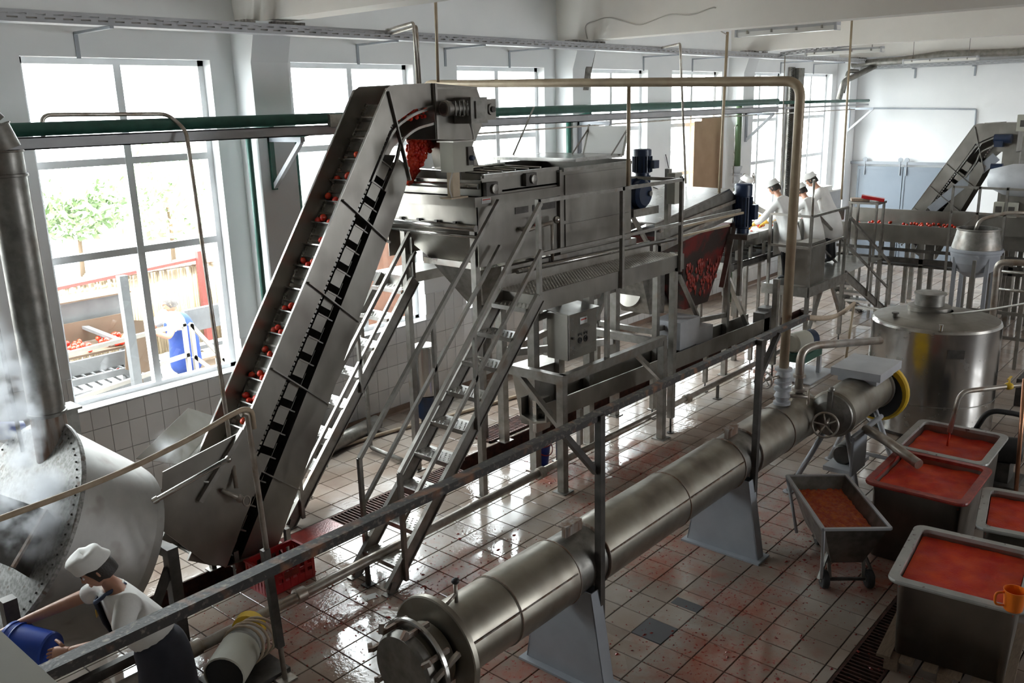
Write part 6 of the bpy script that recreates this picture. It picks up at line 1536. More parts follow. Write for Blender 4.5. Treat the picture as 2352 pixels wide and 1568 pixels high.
# upright duct between the last windows
vd = thing('upright_tray', 'upright galvanised cable duct between the two last windows', 'cable duct', (14.98,-0.1,1.5))
MB().box(14.98,15.3,-0.16,-0.015,1.5,5.0).build('duct', M['galv'], vd)
st2 = MB()
for k in range(70): st2.box(14.72,14.92,-0.05,-0.03,1.55+k*0.05,1.575+k*0.05)
st2.box(14.70,14.72,-0.08,-0.015,1.5,5.02).box(14.92,14.94,-0.08,-0.015,1.5,5.02)
st2.build('ladder', M['galv'], vd)
tag(MB().tube(bend([(18.27,-0.75,4.0),(18.27,-3.32,3.93),(18.27,-3.34,3.2)], 0.04), 0.02, 8).build('wall_conduit', M['support']), 'conduit running along the far wall and turning down', 'conduit')
tag(MB().tube([(9.2,-0.03,3.3),(9.35,-0.05,2.9),(9.3,-0.06,2.6),(9.0,-0.05,2.62),(8.75,-0.04,2.7)], 0.009, 6).build('loose_wire', M['ink']), 'loose wire curling on the pier beside the cardboard', 'wire')
# beige cabinet edge at the corner of the view
bc = thing('beige_cabinet', 'top of a beige cabinet at the bottom corner of the view', 'cabinet', (-6.0,-7.0,2.2))
MB().box(-6.4,-5.565,-7.9,-6.2,2.2,2.98).build('body', M['beige'], bc)
MB().box(-6.42,-5.56,-7.92,-6.18,2.98,3.0).build('top', M['beige'], bc)
MB().box(-6.35,-6.3,-7.85,-7.8,0.002,2.2).box(-5.65,-5.6,-7.85,-7.8,0.002,2.2).box(-6.35,-6.3,-6.3,-6.25,0.002,2.2).box(-5.65,-5.6,-6.3,-6.25,0.002,2.2).build('stand', M['dark'], bc)

# ------------------------------------------------------------------ the yard outside
GZ = 0.30
struct(MB().box(-40,60,0.4,60,GZ-0.3,GZ).build('ground', M['yard'], loc=(0,0,0)), 'concrete yard outside the windows')
cf = thing('cane_fence', 'pale cane fence across the yard', 'fence', (1.5,5.0,GZ))
cn = MB()
x = -5.0
while x < 7.0:
    r_ = random.uniform(0.016,0.026); h = 1.52+random.uniform(-0.05,0.06)
    cn.tube([(x,5.0+random.uniform(-0.02,0.02),GZ),(x+random.uniform(-0.03,0.03),5.0+random.uniform(-0.02,0.02),GZ+h)], r_, 5)
    x += r_*1.75+(0.02 if random.random() < 0.05 else 0)
cn.build('canes', M['cane'], cf)['kind'] = 'stuff'
MB().tube([(-5,4.95,GZ+1.45),(7,4.95,GZ+1.45)], 0.02, 6).tube([(-5,4.95,GZ+0.6),(7,4.95,GZ+0.6)], 0.02, 6).build('rail_wire', M['rust'], cf)
MB().bar((1.75,4.8,GZ),(1.75,4.8,2.0),0.10,0.10,(1,0,0)).bar((-1.0,4.85,1.72),(1.75,4.85,1.86),0.05,0.05).build('red_post', mat('faded_red_paint', (0.14,0.035,0.03), 0.6), cf)
rt_ = thing('outdoor_conveyor', 'outdoor roller conveyor with red tomatoes seen through the big window', 'conveyor', (-2.2,2.2,GZ))
XA, XB = -5.0, -0.72
MB().box(XA,XB,2.62,2.70,1.62,1.92).box(XA,XB,2.60,2.72,1.92,1.94).build('back_beam', M['yardsteel'], rt_)
MB().box(XA,XB+0.1,2.50,3.0,1.945,1.965).build('top_board', M['yardcard'], rt_)
MB().box(XA,XB,1.80,1.86,1.16,1.34).build('front_beam', M['yardsteel'], rt_)
MB().box(XA,XB,2.50,2.52,1.40,1.68).box(XA,XB,1.86,2.62,1.36,1.39).build('bed', M['yardcard'], rt_)
for k in range(34):
    xx = XB-0.05-k*0.125
    MB().tube([(xx,1.75,0.98),(xx+0.05,2.6,0.99)], 0.014, 6).build('roller', M['yardsteel'], rt_)
MB().box(XA,XB,1.72,1.76,1.05,1.13).box(XA,XB,1.72,1.76,0.86,0.94).box(XA,XB,1.70,1.74,0.68,0.74).box(XA,XB,2.6,2.64,0.9,1.1).build('side_rail', M['yardsteel'], rt_)
MB().box(XA,XB,1.78,2.6,0.60,0.64).build('pan', M['ydark'], rt_)
for xx in (-4.6,-3.2,-1.9,-0.8):
    for yy in (1.82,2.6): MB().box(xx-0.04,xx+0.04,yy-0.04,yy+0.04,GZ,1.25).build('leg', M['yardsteel'], rt_)
MB().bar((-1.35,2.6,1.62),(-1.05,1.95,1.40),0.08,0.04).build('chute_arm', M['yardsteel'], rt_)
for k in range(110):
    x = random.uniform(-3.0,-0.85); x = x if not (-1.45 < x < -1.30) else x-0.2
    tomato((x, random.uniform(1.90,2.42), 1.425+random.uniform(0,0.03)), 'red tomato heaped on the outdoor conveyor', 'tomatoes on the outdoor conveyor', 1.25)
for (xx, yy, w_) in ((-1.15,2.05,'cardboard flap'),(-2.0,2.2,'far end')): tomato((xx,yy,1.03), 'red tomato fallen onto the outdoor rollers near the '+w_, 'tomatoes fallen on the outdoor rollers', 1.2)
tag(MB().plate([(-1.20,1.55,1.80),(-0.86,1.55,1.72),(-0.95,1.55,1.02),(-1.28,1.55,1.16)], 0.01).bar((-1.08,1.58,GZ),(-1.08,1.58,1.1),0.03,0.03,(1,0,0)).build('cardboard_flap', M['yardcard']), 'brown cardboard flap beside the outdoor worker', 'cardboard')
tag(MB().box(-1.46,-1.36,0.96,1.06,GZ,2.46).box(-1.44,-1.34,1.06,1.1,2.3,2.44).build('white_post', M['yardsteel']), 'white steel post standing outside the big window', 'post')
wr_ = thing('yard_railing', 'pale railing with a sloping stair rail outside the big window', 'railing', (-0.8,1.2,GZ))
for (a, b) in (((-1.06,1.2,GZ),(-1.06,1.2,1.66)), ((-0.60,1.2,GZ),(-0.60,1.2,1.68)), ((-0.50,1.2,GZ),(-0.50,1.2,1.66)), ((-0.1,1.2,GZ),(-0.1,1.2,1.1))):
    MB().bar(a, b, 0.05, 0.05, (1,0,0)).build('post', M['yardrail'], wr_)
MB().bar((-2.4,1.2,1.60),(-0.58,1.2,1.67),0.05,0.05).bar((-1.06,1.2,1.22),(-0.58,1.2,1.26),0.05,0.05).bar((-2.4,1.2,1.02),(-1.06,1.2,1.14),0.05,0.05).build('rail', M['yardrail'], wr_)
MB().bar((-0.52,1.2,1.66),(-0.08,1.2,1.06),0.05,0.05).bar((-0.52,1.2,1.22),(-0.2,1.2,0.9),0.05,0.05).build('sloping_rail', M['yardrail'], wr_)
tag(MB().box(0.55,2.6,3.3,3.4,1.0,1.35).box(0.5,2.6,3.25,3.45,0.7,0.76).box(0.6,0.68,3.3,3.4,GZ,1.0).box(2.2,2.28,3.3,3.4,GZ,1.0).build('sheet_bench', M['yardsteel']), 'grey metal bench in the yard behind the outdoor worker', 'bench')
tag(MB().box(0.35,0.75,2.9,3.3,GZ,0.62).box(0.32,0.78,2.87,3.33,0.62,0.66).build('wooden_box', M['wood']), 'dark wooden box by the metal bench in the yard', 'box')
for (cx_, cy_, hh, rr_, lb) in ((5.6,13.0,2.9,1.9,'larger green tree beyond the yard fence'), (3.6,14.0,2.6,1.3,'smaller pale green tree beyond the yard fence')):
    t = thing('tree', lb, 'tree', (cx_,cy_,GZ), 'trees beyond the yard')
    MB().tube([(cx_,cy_,GZ),(cx_+0.05,cy_,hh*0.5),(cx_,cy_,hh*0.8)], [0.07,0.05,0.03], 8).build('trunk', M['bark'], t)
    lv = MB()
    for k in range(1100):
        a, b = random.uniform(0,6.283), random.uniform(-1,1); r_ = rr_*random.random()**0.4; q = math.sqrt(1-b*b)
        p = Vector((cx_+math.cos(a)*q*r_, cy_+math.sin(a)*q*r_, hh*0.82+b*r_*0.7))
        s1 = random.uniform(0.08,0.18); u1 = Vector((random.uniform(-1,1),random.uniform(-1,1),random.uniform(-1,1))).normalized(); w1 = u1.orthogonal().normalized()
        lv.add([p-u1*s1, p+w1*s1*0.5, p+u1*s1, p-w1*s1*0.5], [(0,1,2,3)])
    lv.build('foliage', M['leaf'], t)['kind'] = 'stuff'
# timber wall of the neighbouring shed, seen under the second window
tag(MB().box(3.0,3.1,2.2,6.0,GZ,2.2).box(3.0,6.5,2.1,2.2,GZ,2.2).build('timber_shed', mat('reddish_timber', (0.16,0.07,0.04), 0.8, col2=(0.11,0.05,0.03), scale=6)), 'reddish timber shed outside the second window', 'shed')

# ------------------------------------------------------------------ people
def skin_geo(nodes, edges, sub=2):
    """nodes: [(point, radius)] grown into one smooth surface; returns verts, faces"""
    me = bpy.data.meshes.new('grow')
    me.from_pydata([tuple(p) for p, r_ in nodes], edges, [])
    o = bpy.data.objects.new('grow', me); COL.objects.link(o)
    m = o.modifiers.new('Skin', 'SKIN'); m.use_smooth_shade = True
    if not me.skin_vertices: return [], []
    for i, (p, r_) in enumerate(nodes):
        d = me.skin_vertices[0].data[i]
        d.radius = r_ if isinstance(r_, tuple) else (r_, r_)
        d.use_root = (i == 0)
    s_ = o.modifiers.new('Sub', 'SUBSURF'); s_.levels = sub; s_.render_levels = sub
    dg = bpy.context.evaluated_depsgraph_get(); dg.update()
    ev = o.evaluated_get(dg); em = ev.to_mesh()
    V = [tuple(v.co) for v in em.vertices]; F = [tuple(p.vertices) for p in em.polygons]
    ev.to_mesh_clear()
    bpy.data.objects.remove(o, do_unlink=True); bpy.data.meshes.remove(me)
    return V, F
def grow(mb, chains, sub=2):
    """chains: lists of (point, radius); chains that start at a point already used join there"""
    nodes = []; edges = []; idx = {}
    for ch in chains:
        prev = None
        for p, r_ in ch:
            k = tuple(round(c, 4) for c in p)
            if k not in idx: idx[k] = len(nodes); nodes.append((p, r_))
            if prev is not None and prev != idx[k]: edges.append((prev, idx[k]))
            prev = idx[k]
    V, F = skin_geo(nodes, edges, sub)
    mb.add(V, F, True)
    return mb
def hand(mb, wrist, d, nrm, s=1.0, curl=0.5, side=1):
    """palm, four unequal bent fingers and a thumb; d = pointing direction, nrm = back of the hand"""
    wrist, d, nrm = Vector(wrist), Vector(d).normalized(), Vector(nrm)
    nrm = (nrm-d*nrm.dot(d)).normalized(); x = d.cross(nrm).normalized()*side
    def ring(t, w, h): 
        c = wrist+d*t*s
        return [c+x*(math.cos(a)*w*s)+nrm*(math.sin(a)*h*s) for a in [2*math.pi*k/10 for k in range(10)]]
    mb.loft([ring(-0.02,0.024,0.020), ring(0.0,0.026,0.019), ring(0.03,0.036,0.018), ring(0.065,0.042,0.016), ring(0.09,0.041,0.013), ring(0.097,0.034,0.008)])
    for k, (off, ln) in enumerate(((-0.030,0.066),(-0.010,0.078),(0.010,0.073),(0.029,0.056))):
        p = wrist+d*0.085*s+x*off*s; dd = d.copy(); pts = [p]; rr_ = [0.0095*s]
        for j, f in enumerate((0.45,0.32,0.23)):
            dd = (dd-nrm*curl*(0.35+0.25*j)).normalized(); p = p+dd*ln*f*s; pts.append(p); rr_.append((0.0092-0.001*j)*s)
        pts.append(p+dd*0.006*s); rr_.append(0.004*s)
        mb.tube(pts, rr_, 8)
    p = wrist+d*0.03*s-x*0.028*s; dd = (d*0.7-x*0.75-nrm*0.25).normalized(); pts = [p]; rr_ = [0.013*s]
    for j, ln in enumerate((0.036,0.030,0.024)):
        p = p+dd*ln*s; dd = (dd+d*0.25-nrm*curl*0.25).normalized(); pts.append(p); rr_.append((0.0115-0.0015*j)*s)
    pts.append(p+dd*0.006*s); rr_.append(0.004*s)
    mb.tube(pts, rr_, 8)
def head_geo(mb, c, face, upv, s=1.0):
    """skull, jaw, nose, ears, lips, neck side; face = looking direction"""
    c, f, u1 = Vector(c), Vector(face).normalized(), Vector(upv)
    u1 = (u1-f*u1.dot(f)).normalized(); r1 = f.cross(u1)
    rot = Matrix((f, r1, u1)).transposed()
    P = []; n, m = 22, 16
    for i in range(m+1):
        th = math.pi*i/m
        for j in range(n):
            ph = 2*math.pi*j/n
            x, y, z = math.sin(th)*math.cos(ph), math.sin(th)*math.sin(ph), math.cos(th)
            X, Y, Z = x*0.098, y*0.076, z*0.118
            if z < 0.1 and x > 0:                              # jaw narrows, chin comes forward
                k = min(1, (0.1-z)); Y *= 1-0.34*k; X *= 1-0.10*k; X += 0.012*k*x
            if x > 0.6 and 0.05 < z < 0.35 and abs(y) < 0.6: X -= 0.006*(1-abs(z-0.2)/0.15) if abs(y) > 0.12 else 0   # eye sockets
            if x < -0.3 and z < 0: X *= 1-0.25*min(1, -z)
            P.append(c+rot @ Vector((X*s, Y*s, Z*s)))
    F = [(i*n+j, (i+1)*n+j, (i+1)*n+(j+1) % n, i*n+(j+1) % n) for i in range(m) for j in range(n)]
    mb.add(P, F, True)
    def L(x, y, z): return c+rot @ Vector((x*s, y*s, z*s))
    mb.loft([[L(0.088,-0.008,0.030),L(0.088,0.008,0.030),L(0.094,0.004,0.034),L(0.094,-0.004,0.034)],[L(0.090,-0.014,-0.012),L(0.090,0.014,-0.012),L(0.116,0.008,-0.006),L(0.116,-0.008,-0.006)],[L(0.088,-0.013,-0.022),L(0.088,0.013,-0.022),L(0.104,0.007,-0.022),L(0.104,-0.007,-0.022)]])
    for sy in (-1, 1):
        mb.sph(L(-0.004,sy*0.076,0.0), (0.012*s,0.010*s,0.030*s), 10, 8, rot)
    mb.sph(L(0.088,0,-0.050), (0.012*s,0.026*s,0.007*s), 10, 6, rot); mb.sph(L(0.088,0,-0.062), (0.012*s,0.022*s,0.007*s), 10, 6, rot)
    return L, rot
def face_bits(root, L, rot, s=1.0):
    for sy in (-1, 1):
        MB().sph(L(0.084,sy*0.030,0.018), (0.008*s,0.013*s,0.007*s), 10, 6, rot).build('eye', M['paper'], root)
        MB().sph(L(0.091,sy*0.030,0.018), (0.003*s,0.006*s,0.006*s), 8, 6, rot).build('iris', M['ink'], root)
        MB().bar(L(0.094,sy*0.014,0.036), L(0.086,sy*0.046,0.038), 0.006*s, 0.007*s).build('eyebrow', M['hair'], root)
def hair_cap(root, L, rot, s, hairmat, cap=True, capmat='cotton', visor=False):
    h = MB(); n, m = 20, 10; P = []
    for i in range(m+1):
        th = math.pi*0.62*i/m
        for j in range(n):
            ph = 2*math.pi*j/n; x, y, z = math.sin(th)*math.cos(ph), math.sin(th)*math.sin(ph), math.cos(th)
            k = 1.07 if x < 0.45 else 1.03
            zz = z
            if x > 0.35 and z < 0.45: zz = 0.45
            if x < -0.1: zz = z-0.25*max(0, -z+0.3)
            P.append(L(x*0.100*k-0.004, y*0.079*k, zz*0.120*k))
    h.add(P, [(i*n+j, (i+1)*n+j, (i+1)*n+(j+1) % n, i*n+(j+1) % n) for i in range(m) for j in range(n)], True)
    h.build('hair', hairmat, root)
    if cap:
        rings = []
        for (k, zz, off) in ((1.08,0.045,0.0),(1.12,0.055,0.0),(1.12,0.100,0.0),(1.13,0.135,0.004),(1.02,0.150,0.0),(0.6,0.153,-0.004),(0.05,0.148,-0.006)):
            rings.append([L(math.cos(2*math.pi*j/20)*0.100*k+off-(0.02 if math.cos(2*math.pi*j/20) < 0 and zz < 0.06 else 0), math.sin(2*math.pi*j/20)*0.080*k, zz+(0.008 if math.cos(2*math.pi*j/20) > 0 else -0.012)) for j in range(20)])
        MB().loft(rings).build('cap', M[capmat], root)
        if visor: MB().loft([[L(0.10,-0.05,0.055),L(0.10,0.05,0.055),L(0.10,0.05,0.06),L(0.10,-0.05,0.06)],[L(0.150,-0.03,0.042),L(0.150,0.03,0.042),L(0.150,0.03,0.046),L(0.150,-0.03,0.046)]]).build('visor', M[capmat], root)

def worker(label, hip, face, lean, top, hands, base_z, s=1.0, look=None, gloves=True, apron=True, bootmat='black'):
    """coat-wearing sorter bent over the belt; hip/top/hands are world points"""
    f = Vector(face).normalized(); sd_ = Vector((-f.y, f.x, 0)); up1 = Vector((0,0,1))
    hip = Vector(hip); hd = Vector(top)
    root = thing('person', label, 'person', (hip.x, hip.y, base_z))
    nk = hd-(hd-hip).normalized()*0.15*s-f*0.03
    ch = hip.lerp(nk, 0.68)+up1*0.03; wa = hip.lerp(nk, 0.30)
    shl, shr = ch+sd_*0.18*s+up1*0.07, ch-sd_*0.18*s+up1*0.07
    b = MB()
    arms = []
    for shp, hdp, sg in ((shl, Vector(hands[0]), 1), (shr, Vector(hands[1]), -1)):
        el_ = shp.lerp(hdp, 0.48)-up1*0.07+sd_*sg*0.05
        arms.append((shp, el_, hdp))
    legs = []
    for sg in (1, -1):
        hj = hip+sd_*sg*0.09*s-up1*0.04; an = Vector((hip.x, hip.y, base_z))+sd_*sg*0.10-f*0.03; an.z = base_z+0.09
        kn = hj.lerp(an, 0.5)+f*0.03
        legs.append((hj, kn, an, an+f*0.13-up1*0.055))
    chains = [[(hip,0.13*s),(wa,0.12*s),(ch,0.14*s),(nk,0.055*s),(hd-(hd-nk)*0.25,0.05*s)]]
    for a in arms: chains.append([(ch,0.14*s),(a[0],0.055*s),(a[1],0.042*s),(a[2],0.030*s)])
    for l in legs: chains.append([(hip,0.13*s),(l[0],0.085*s),(l[1],0.058*s),(l[2],0.042*s)])
    grow(b, chains)
    lk = Vector(look) if look else (f*0.8-up1*0.55)
    L, rt_ = head_geo(b, hd, lk, up1, s)
    b.build('body', M['skin'], root)
    face_bits(root, L, rt_, s)
    hair_cap(root, L, rt_, s, M['hair'])
    c = MB(); hem = Vector((hip.x, hip.y, base_z+0.42))-f*0.03; hm2 = hip.lerp(hem, 0.5)
    cch = [[(nk-up1*0.02,0.075*s),(ch,0.175*s),(wa,0.155*s),(hip,0.18*s),(hm2,0.205*s),(hem,0.225*s)]]
    for a in arms: cch.append([(ch,0.175*s),(a[0],0.078*s),(a[1],0.062*s),(a[2].lerp(a[1],0.12),0.048*s)])
    grow(c, cch); c.build('white_coat', M['cotton'], root)
    t_ = MB(); 
    for l in legs: t_.tube([l[0].lerp(l[1],0.6), l[1], l[2]], [0.085*s,0.072*s,0.062*s], 12)
    t_.build('trousers', M['trouser'], root)
    for l in legs:
        MB().loft([[l[2]+(l[3]-l[2])*k+sd_*0.042*w*math.cos(q)+up1*(0.045*h*math.sin(q)) for q in [2*math.pi*j/10 for j in range(10)]] for k, w, h in ((-0.35,0.7,0.9),(0.0,1,1.0),(0.6,1.05,0.75),(1.0,0.9,0.55),(1.15,0.5,0.3))]).build('boot', M[bootmat], root)
    for a, sg in ((arms[0],1),(arms[1],-1)):
        g = MB()
        d = (a[2]-a[1]).normalized()
        hand(g, a[2], (d+f*0.2-up1*0.2), up1*0.9+f*0.2, 1.0*s, 0.55, sg)
        g.tube([a[2]-d*0.09, a[2]-d*0.02, a[2]+d*0.01], [0.046*s,0.040*s,0.030*s], 12)
        g.build('glove', M['glove'] if gloves else M['skin'], root)
    if apron:
        MB().plate([wa+f*0.17*s-sd_*0.14, wa+f*0.17*s+sd_*0.14, hem+f*0.235*s+sd_*0.16, hem+f*0.235*s-sd_*0.16], 0.008).build('apron', M['cotton'], root)
    return root
YB_ = 2.06
worker('worker in white coat and cap nearest the sloping hood, bent over the sorting belt', (8.42,-3.00,2.08), (0.05,1,0), 0.4, (8.55,-2.62,2.80), ((8.35,-2.36,2.17),(8.72,-2.40,2.17)), PZ)
worker('shorter worker in white coat between two others at the sorting belt', (9.42,-3.02,2.03), (0.05,1,0), 0.35, (9.62,-2.66,2.66), ((9.3,-2.38,2.17),(9.62,-2.36,2.17)), PZ, s=0.96)
worker('worker in long white coat farthest along the sorting belt', (10.35,-2.98,2.10), (-0.15,1,0), 0.4, (10.20,-2.60,2.80), ((9.95,-2.34,2.17),(10.3,-2.36,2.17)), PZ, s=1.03)
worker('worker in white on the window side of the sorting belt behind the blue motor', (9.3,-1.42,2.08), (0.1,-1,0), 0.35, (9.36,-1.66,2.78), ((9.62,-2.12,2.17),(9.2,-2.14,2.17)), PZ)
tag(MB().box(8.6,10.2,-1.75,-1.05,PZ-0.06,PZ).box(8.65,8.7,-1.7,-1.65,0.002,PZ-0.06).box(10.1,10.15,-1.7,-1.65,0.002,PZ-0.06).box(8.65,8.7,-1.15,-1.10,0.002,PZ-0.06).box(10.1,10.15,-1.15,-1.1,0.002,PZ-0.06).build('small_platform', M['frame']), 'narrow platform on the window side of the sorting belt', 'platform')

# man in the foreground emptying a blue bucket
f = Vector((-0.70,0.71,0)); sd_ = Vector((-0.71,-0.70,0)); U = Vector((0,0,1))
m1 = thing('person', 'worker in white cap, white T-shirt and dark apron holding a blue bucket', 'person', (-3.93,-4.18,0))
hip = Vector((-3.90,-4.22,0.90)); nk = Vector((-4.08,-4.02,1.38)); hd = Vector((-4.14,-3.97,1.50))
chs = Vector((-4.03,-4.06,1.24)); wa = Vector((-3.95,-4.15,1.05))
shN = Vector((-4.07,-4.19,1.32)); elN = Vector((-4.18,-4.25,1.12)); haN = Vector((-4.40,-3.99,1.05))
shF = Vector((-4.06,-3.88,1.31)); elF = Vector((-4.28,-3.66,1.19)); haF = Vector((-4.52,-3.50,1.10))
legs = []
for sg in (1, -1):
    hj = hip+sd_*sg*0.09-U*0.03; an = Vector((hip.x,hip.y,0.09))+sd_*sg*0.13+f*0.05*sg
    legs.append((hj, hj.lerp(an,0.5)+f*0.03, an, an+f*0.15-U*0.055))
b = MB()
ch_ = [[(hip,0.12),(wa,0.10),(chs,0.115),(nk,0.055),(hd-U*0.05+Vector((0.02,-0.02,0)),0.052)],
       [(chs,0.115),(shN,0.055),(elN,0.044),(haN.lerp(elN,0.15),0.032),(haN,0.027)], [(chs,0.115),(shF,0.055),(elF,0.044),(haF.lerp(elF,0.15),0.032),(haF,0.027)]]
for l in legs: ch_.append([(hip,0.12),(l[0],0.085),(l[1],0.062),(l[2],0.042)])
grow(b, ch_)
lk = Vector((-0.80,0.30,-0.52))
L, rt_ = head_geo(b, hd, lk, Vector((-0.2,0.1,1)), 1.02)
hand(b, haN, (elN-haN).normalized()*-1.0, (U*0.6+sd_*0.8), 1.05, 0.55, -1)
hand(b, haF, (elF-haF).normalized()*-1.0, (U*0.9-sd_*0.3), 1.05, 0.5, 1)
b.build('body', M['skin'], m1)
face_bits(m1, L, rt_, 1.02); hair_cap(m1, L, rt_, 1.06, M['hair'])
ts_ = MB()
grow(ts_, [[(nk-U*0.045,0.078),(chs,0.185),(wa,0.165),(hip+U*0.04,0.165)], [(chs,0.185),(shN,0.088),(shN.lerp(elN,0.5),0.076),(shN.lerp(elN,0.88),0.072)], [(chs,0.185),(shF,0.088),(shF.lerp(elF,0.35),0.074),(shF.lerp(elF,0.55),0.068)]])
ts_.build('t_shirt', M['cotton'], m1)
ap = MB(); grow(ap, [[(wa-U*0.02,0.17),(hip,0.185),(hip-U*0.2,0.20),(Vector((hip.x,hip.y,0.42)),0.21)]])
ap.build('apron_skirt', M['apron'], m1)
bib = []
for zz, w, o in ((0.0,0.13,0.165),(0.5,0.12,0.172),(1.0,0.09,0.165)):
    c = wa.lerp(chs+U*0.06, zz)+f*o
    bib.append([c-sd_*w, c-sd_*w*0.4+f*0.02, c+sd_*w*0.4+f*0.02, c+sd_*w, c+sd_*w-f*0.01, c+sd_*w*0.4+f*0.01, c-sd_*w*0.4+f*0.01, c-sd_*w-f*0.01])
MB().loft(bib).build('apron_bib', M['apron'], m1)
tp = chs+U*0.06+f*0.16
MB().tube([tp+sd_*0.08, nk+sd_*0.085-U*0.01, nk-f*0.08+U*0.0, nk-sd_*0.085-U*0.01, tp-sd_*0.08], 0.014, 8).build('neck_strap', mat('blue_strap', (0.05,0.07,0.13), 0.7), m1)
MB().tube(circle(nk-U*0.02, 0.072, (nk-chs), 20), 0.008, 6, closed=True).build('collar', M['cotton'], m1)
pr_ = wa.lerp(chs, 0.85)+f*0.195
MB().plate([pr_-sd_*0.05-U*0.035, pr_+sd_*0.05-U*0.035, pr_+sd_*0.05+U*0.02, pr_-sd_*0.05+U*0.02], 0.004).build('shirt_print', M['yellow'], m1)
tr_ = MB()
for l in legs: tr_.tube([l[0].lerp(l[1],0.5), l[1], l[2]], [0.095,0.08,0.065], 12)
tr_.build('trousers', M['trouser'], m1)
for l in legs:
    MB().loft([[l[2]+(l[3]-l[2])*k+sd_*0.045*w*math.cos(q)+U*(0.048*h*math.sin(q)) for q in [2*math.pi*j/10 for j in range(10)]] for k, w, h in ((-0.35,0.7,0.9),(0.0,1,1.0),(0.6,1.05,0.75),(1.0,0.9,0.55),(1.15,0.5,0.3))]).build('boot', M['black'], m1)
bk2 = thing('bucket', 'blue bucket tipped in the hands of the foreground worker', 'bucket', (-4.45,-3.62,0.85))
ba = Vector((-0.52,0.85,0.05)).normalized()
MB().lathe([(0.0,0.0),(0.118,0.0),(0.125,0.012),(0.155,0.27),(0.163,0.275),(0.163,0.295),(0.148,0.295),(0.115,0.02),(0,0.016)], Vector((-4.43,-3.80,0.98)), ba, 32, cap=False).build('pail', M['bluep'], bk2)
MB().tube(circle(Vector((-4.43,-3.80,0.98))+ba*0.23, 0.156, ba, 28), 0.005, 6, closed=True).build('hoop', M['bluep'], bk2)

# woman in the yard with a blue apron
f = Vector((-0.85,-0.1,0)); f.normalize(); sd_ = Vector((-f.y,f.x,0))
m2 = thing('person', 'worker in a long blue apron leaning over the outdoor conveyor', 'person', (0.15,2.75,GZ))
hip = Vector((0.18,2.75,1.08)); nk = Vector((0.05,2.72,1.52)); hd = Vector((0.02,2.70,1.64)); chs = Vector((0.08,2.73,1.36)); wa = Vector((0.14,2.74,1.2))
shA = Vector((0.0,2.55,1.44)); elA = Vector((-0.20,2.42,1.22)); haA = Vector((-0.45,2.40,1.36))
shB = Vector((0.02,2.92,1.44)); elB = Vector((-0.2,2.98,1.24)); haB = Vector((-0.45,2.85,1.36))
legs = []
for sg in (1,-1):
    hj = hip+sd_*sg*0.1-U*0.04; an = Vector((hip.x,hip.y,GZ+0.09))+sd_*sg*0.12
    legs.append((hj, hj.lerp(an,0.5)+f*0.02, an, an+f*0.14-U*0.055))
b = MB(); ch_ = [[(hip,0.16),(wa,0.15),(chs,0.155),(nk,0.06),(hd-U*0.06,0.055)], [(chs,0.155),(shA,0.065),(elA,0.05),(haA,0.03)], [(chs,0.155),(shB,0.065),(elB,0.05),(haB,0.03)]]
for l in legs: ch_.append([(hip,0.16),(l[0],0.09),(l[1],0.062),(l[2],0.045)])
grow(b, ch_)
L, rt_ = head_geo(b, hd, (-0.8,0.35,-0.5), U, 1.0)
hand(b, haA, haA-elA, U, 1.0, 0.5, 1); hand(b, haB, haB-elB, U, 1.0, 0.5, -1)
b.build('body', M['skin'], m2); face_bits(m2, L, rt_, 1.0)
hair_cap(m2, L, rt_, 1.12, M['hairg'], cap=False)
t_ = MB(); grow(t_, [[(nk-U*0.03,0.075),(chs,0.16),(wa,0.16)], [(chs,0.16),(shA,0.105),(shA.lerp(elA,0.7),0.078)], [(chs,0.16),(shB,0.105),(shB.lerp(elB,0.7),0.078)]])
t_.build('t_shirt', M['cottonw'], m2)
a_ = MB(); grow(a_, [[(nk-U*0.05+Vector((0.02,0,0)),0.115),(chs+U*0.02+Vector((0.02,0,0)),0.215),(wa+Vector((0.02,0,0)),0.22),(hip+Vector((0.02,0,0)),0.225),(hip-U*0.3,0.24),(Vector((hip.x+0.02,hip.y,GZ+0.22)),0.26)]])
a_.build('apron', M['blueapron'], m2)
tr_ = MB()
for l in legs: tr_.tube([l[1], l[2]], [0.075,0.06], 12)
tr_.build('trousers', M['trouser'], m2)
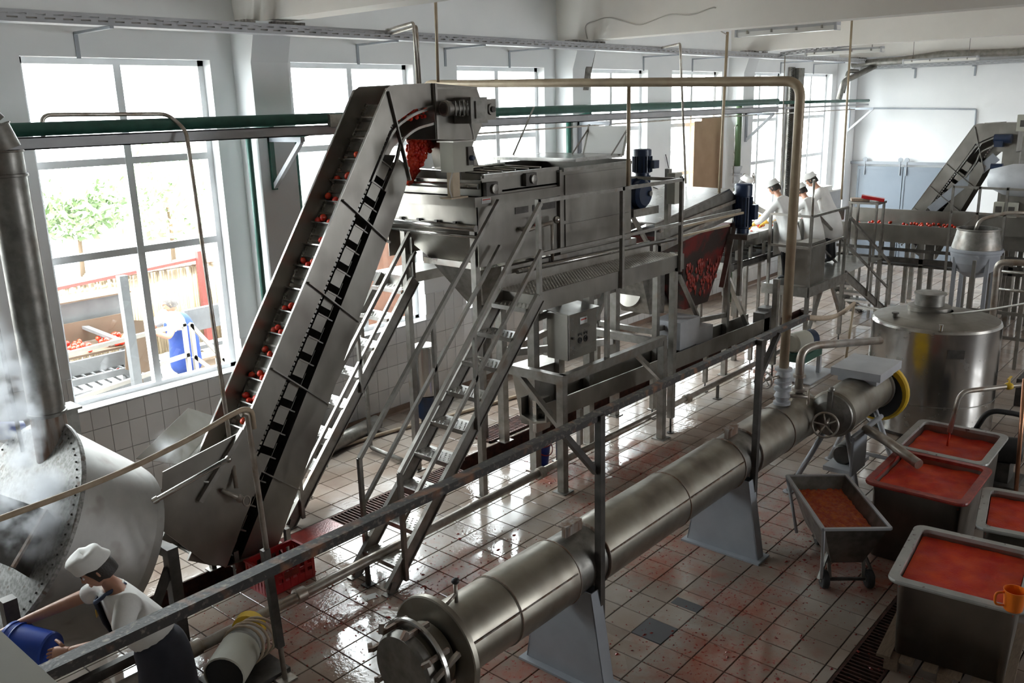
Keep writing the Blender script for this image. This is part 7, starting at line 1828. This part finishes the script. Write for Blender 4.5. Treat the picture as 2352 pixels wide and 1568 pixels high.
for l in legs: MB().loft([[l[2]+(l[3]-l[2])*k+sd_*0.045*w*math.cos(q)+U*(0.048*h*math.sin(q)) for q in [2*math.pi*j/10 for j in range(10)]] for k, w, h in ((-0.35,0.7,0.9),(0.0,1,1.0),(0.6,1.05,0.75),(1.0,0.9,0.55),(1.15,0.5,0.3))]).build('boot', M['bootred'], m2)

# ------------------------------------------------------------------ steam over the blancher
def steam(name, label, c, r, dens, seed, sc=2.2):
    mb = MB().sph((0,0,0), (1,1,1), 24, 16)
    o = bpy.data.objects.new(name, mb.mesh(name)); COL.objects.link(o)
    o.location = c; o.scale = r
    m = bpy.data.materials.new(name); m.use_nodes = True; nt = m.node_tree; nt.nodes.clear()
    out = N(nt, 'ShaderNodeOutputMaterial'); v = N(nt, 'ShaderNodeVolumePrincipled')
    v.inputs['Color'].default_value = (0.95,0.97,1,1); v.inputs['Anisotropy'].default_value = 0.2
    tc = N(nt, 'ShaderNodeTexCoord'); ln = N(nt, 'ShaderNodeVectorMath', operation='LENGTH'); nt.links.new(tc.outputs['Object'], ln.inputs[0])
    fall = mapr(nt, ln.outputs['Value'], 0.15, 0.98, 1.0, 0.0)
    g = N(nt, 'ShaderNodeNewGeometry'); t = N(nt, 'ShaderNodeTexNoise'); t.inputs['Scale'].default_value = sc; t.inputs['Detail'].default_value = 5
    ad = N(nt, 'ShaderNodeVectorMath', operation='ADD'); ad.inputs[1].default_value = (seed, seed*0.7, 0); nt.links.new(g.outputs['Position'], ad.inputs[0]); nt.links.new(ad.outputs[0], t.inputs['Vector'])
    d = mth(nt, 'MULTIPLY', mth(nt, 'MULTIPLY', mapr(nt, t.outputs['Fac'], 0.46, 0.66, 0.0, 1.0), fall), dens)
    nt.links.new(d, v.inputs['Density']); nt.links.new(v.outputs[0], out.inputs['Volume'])
    o.data.materials.append(m)
    return tag(o, label, 'steam', kind='stuff')
steam('steam', 'thick white steam billowing from the blancher hatch', (-4.08,-2.95,1.52), (0.32,0.32,0.45), 34.0, 3.0, 5.0)
steam('steam', 'tall drift of steam beside the chimney duct', (-4.08,-2.85,2.35), (0.18,0.24,0.72), 26.0, 5.0, 6.0)
steam('steam', 'thin wisp of steam over the conveyor hopper', (-2.62,-2.05,1.36), (0.20,0.20,0.22), 3.0, 8.0, 7.0)
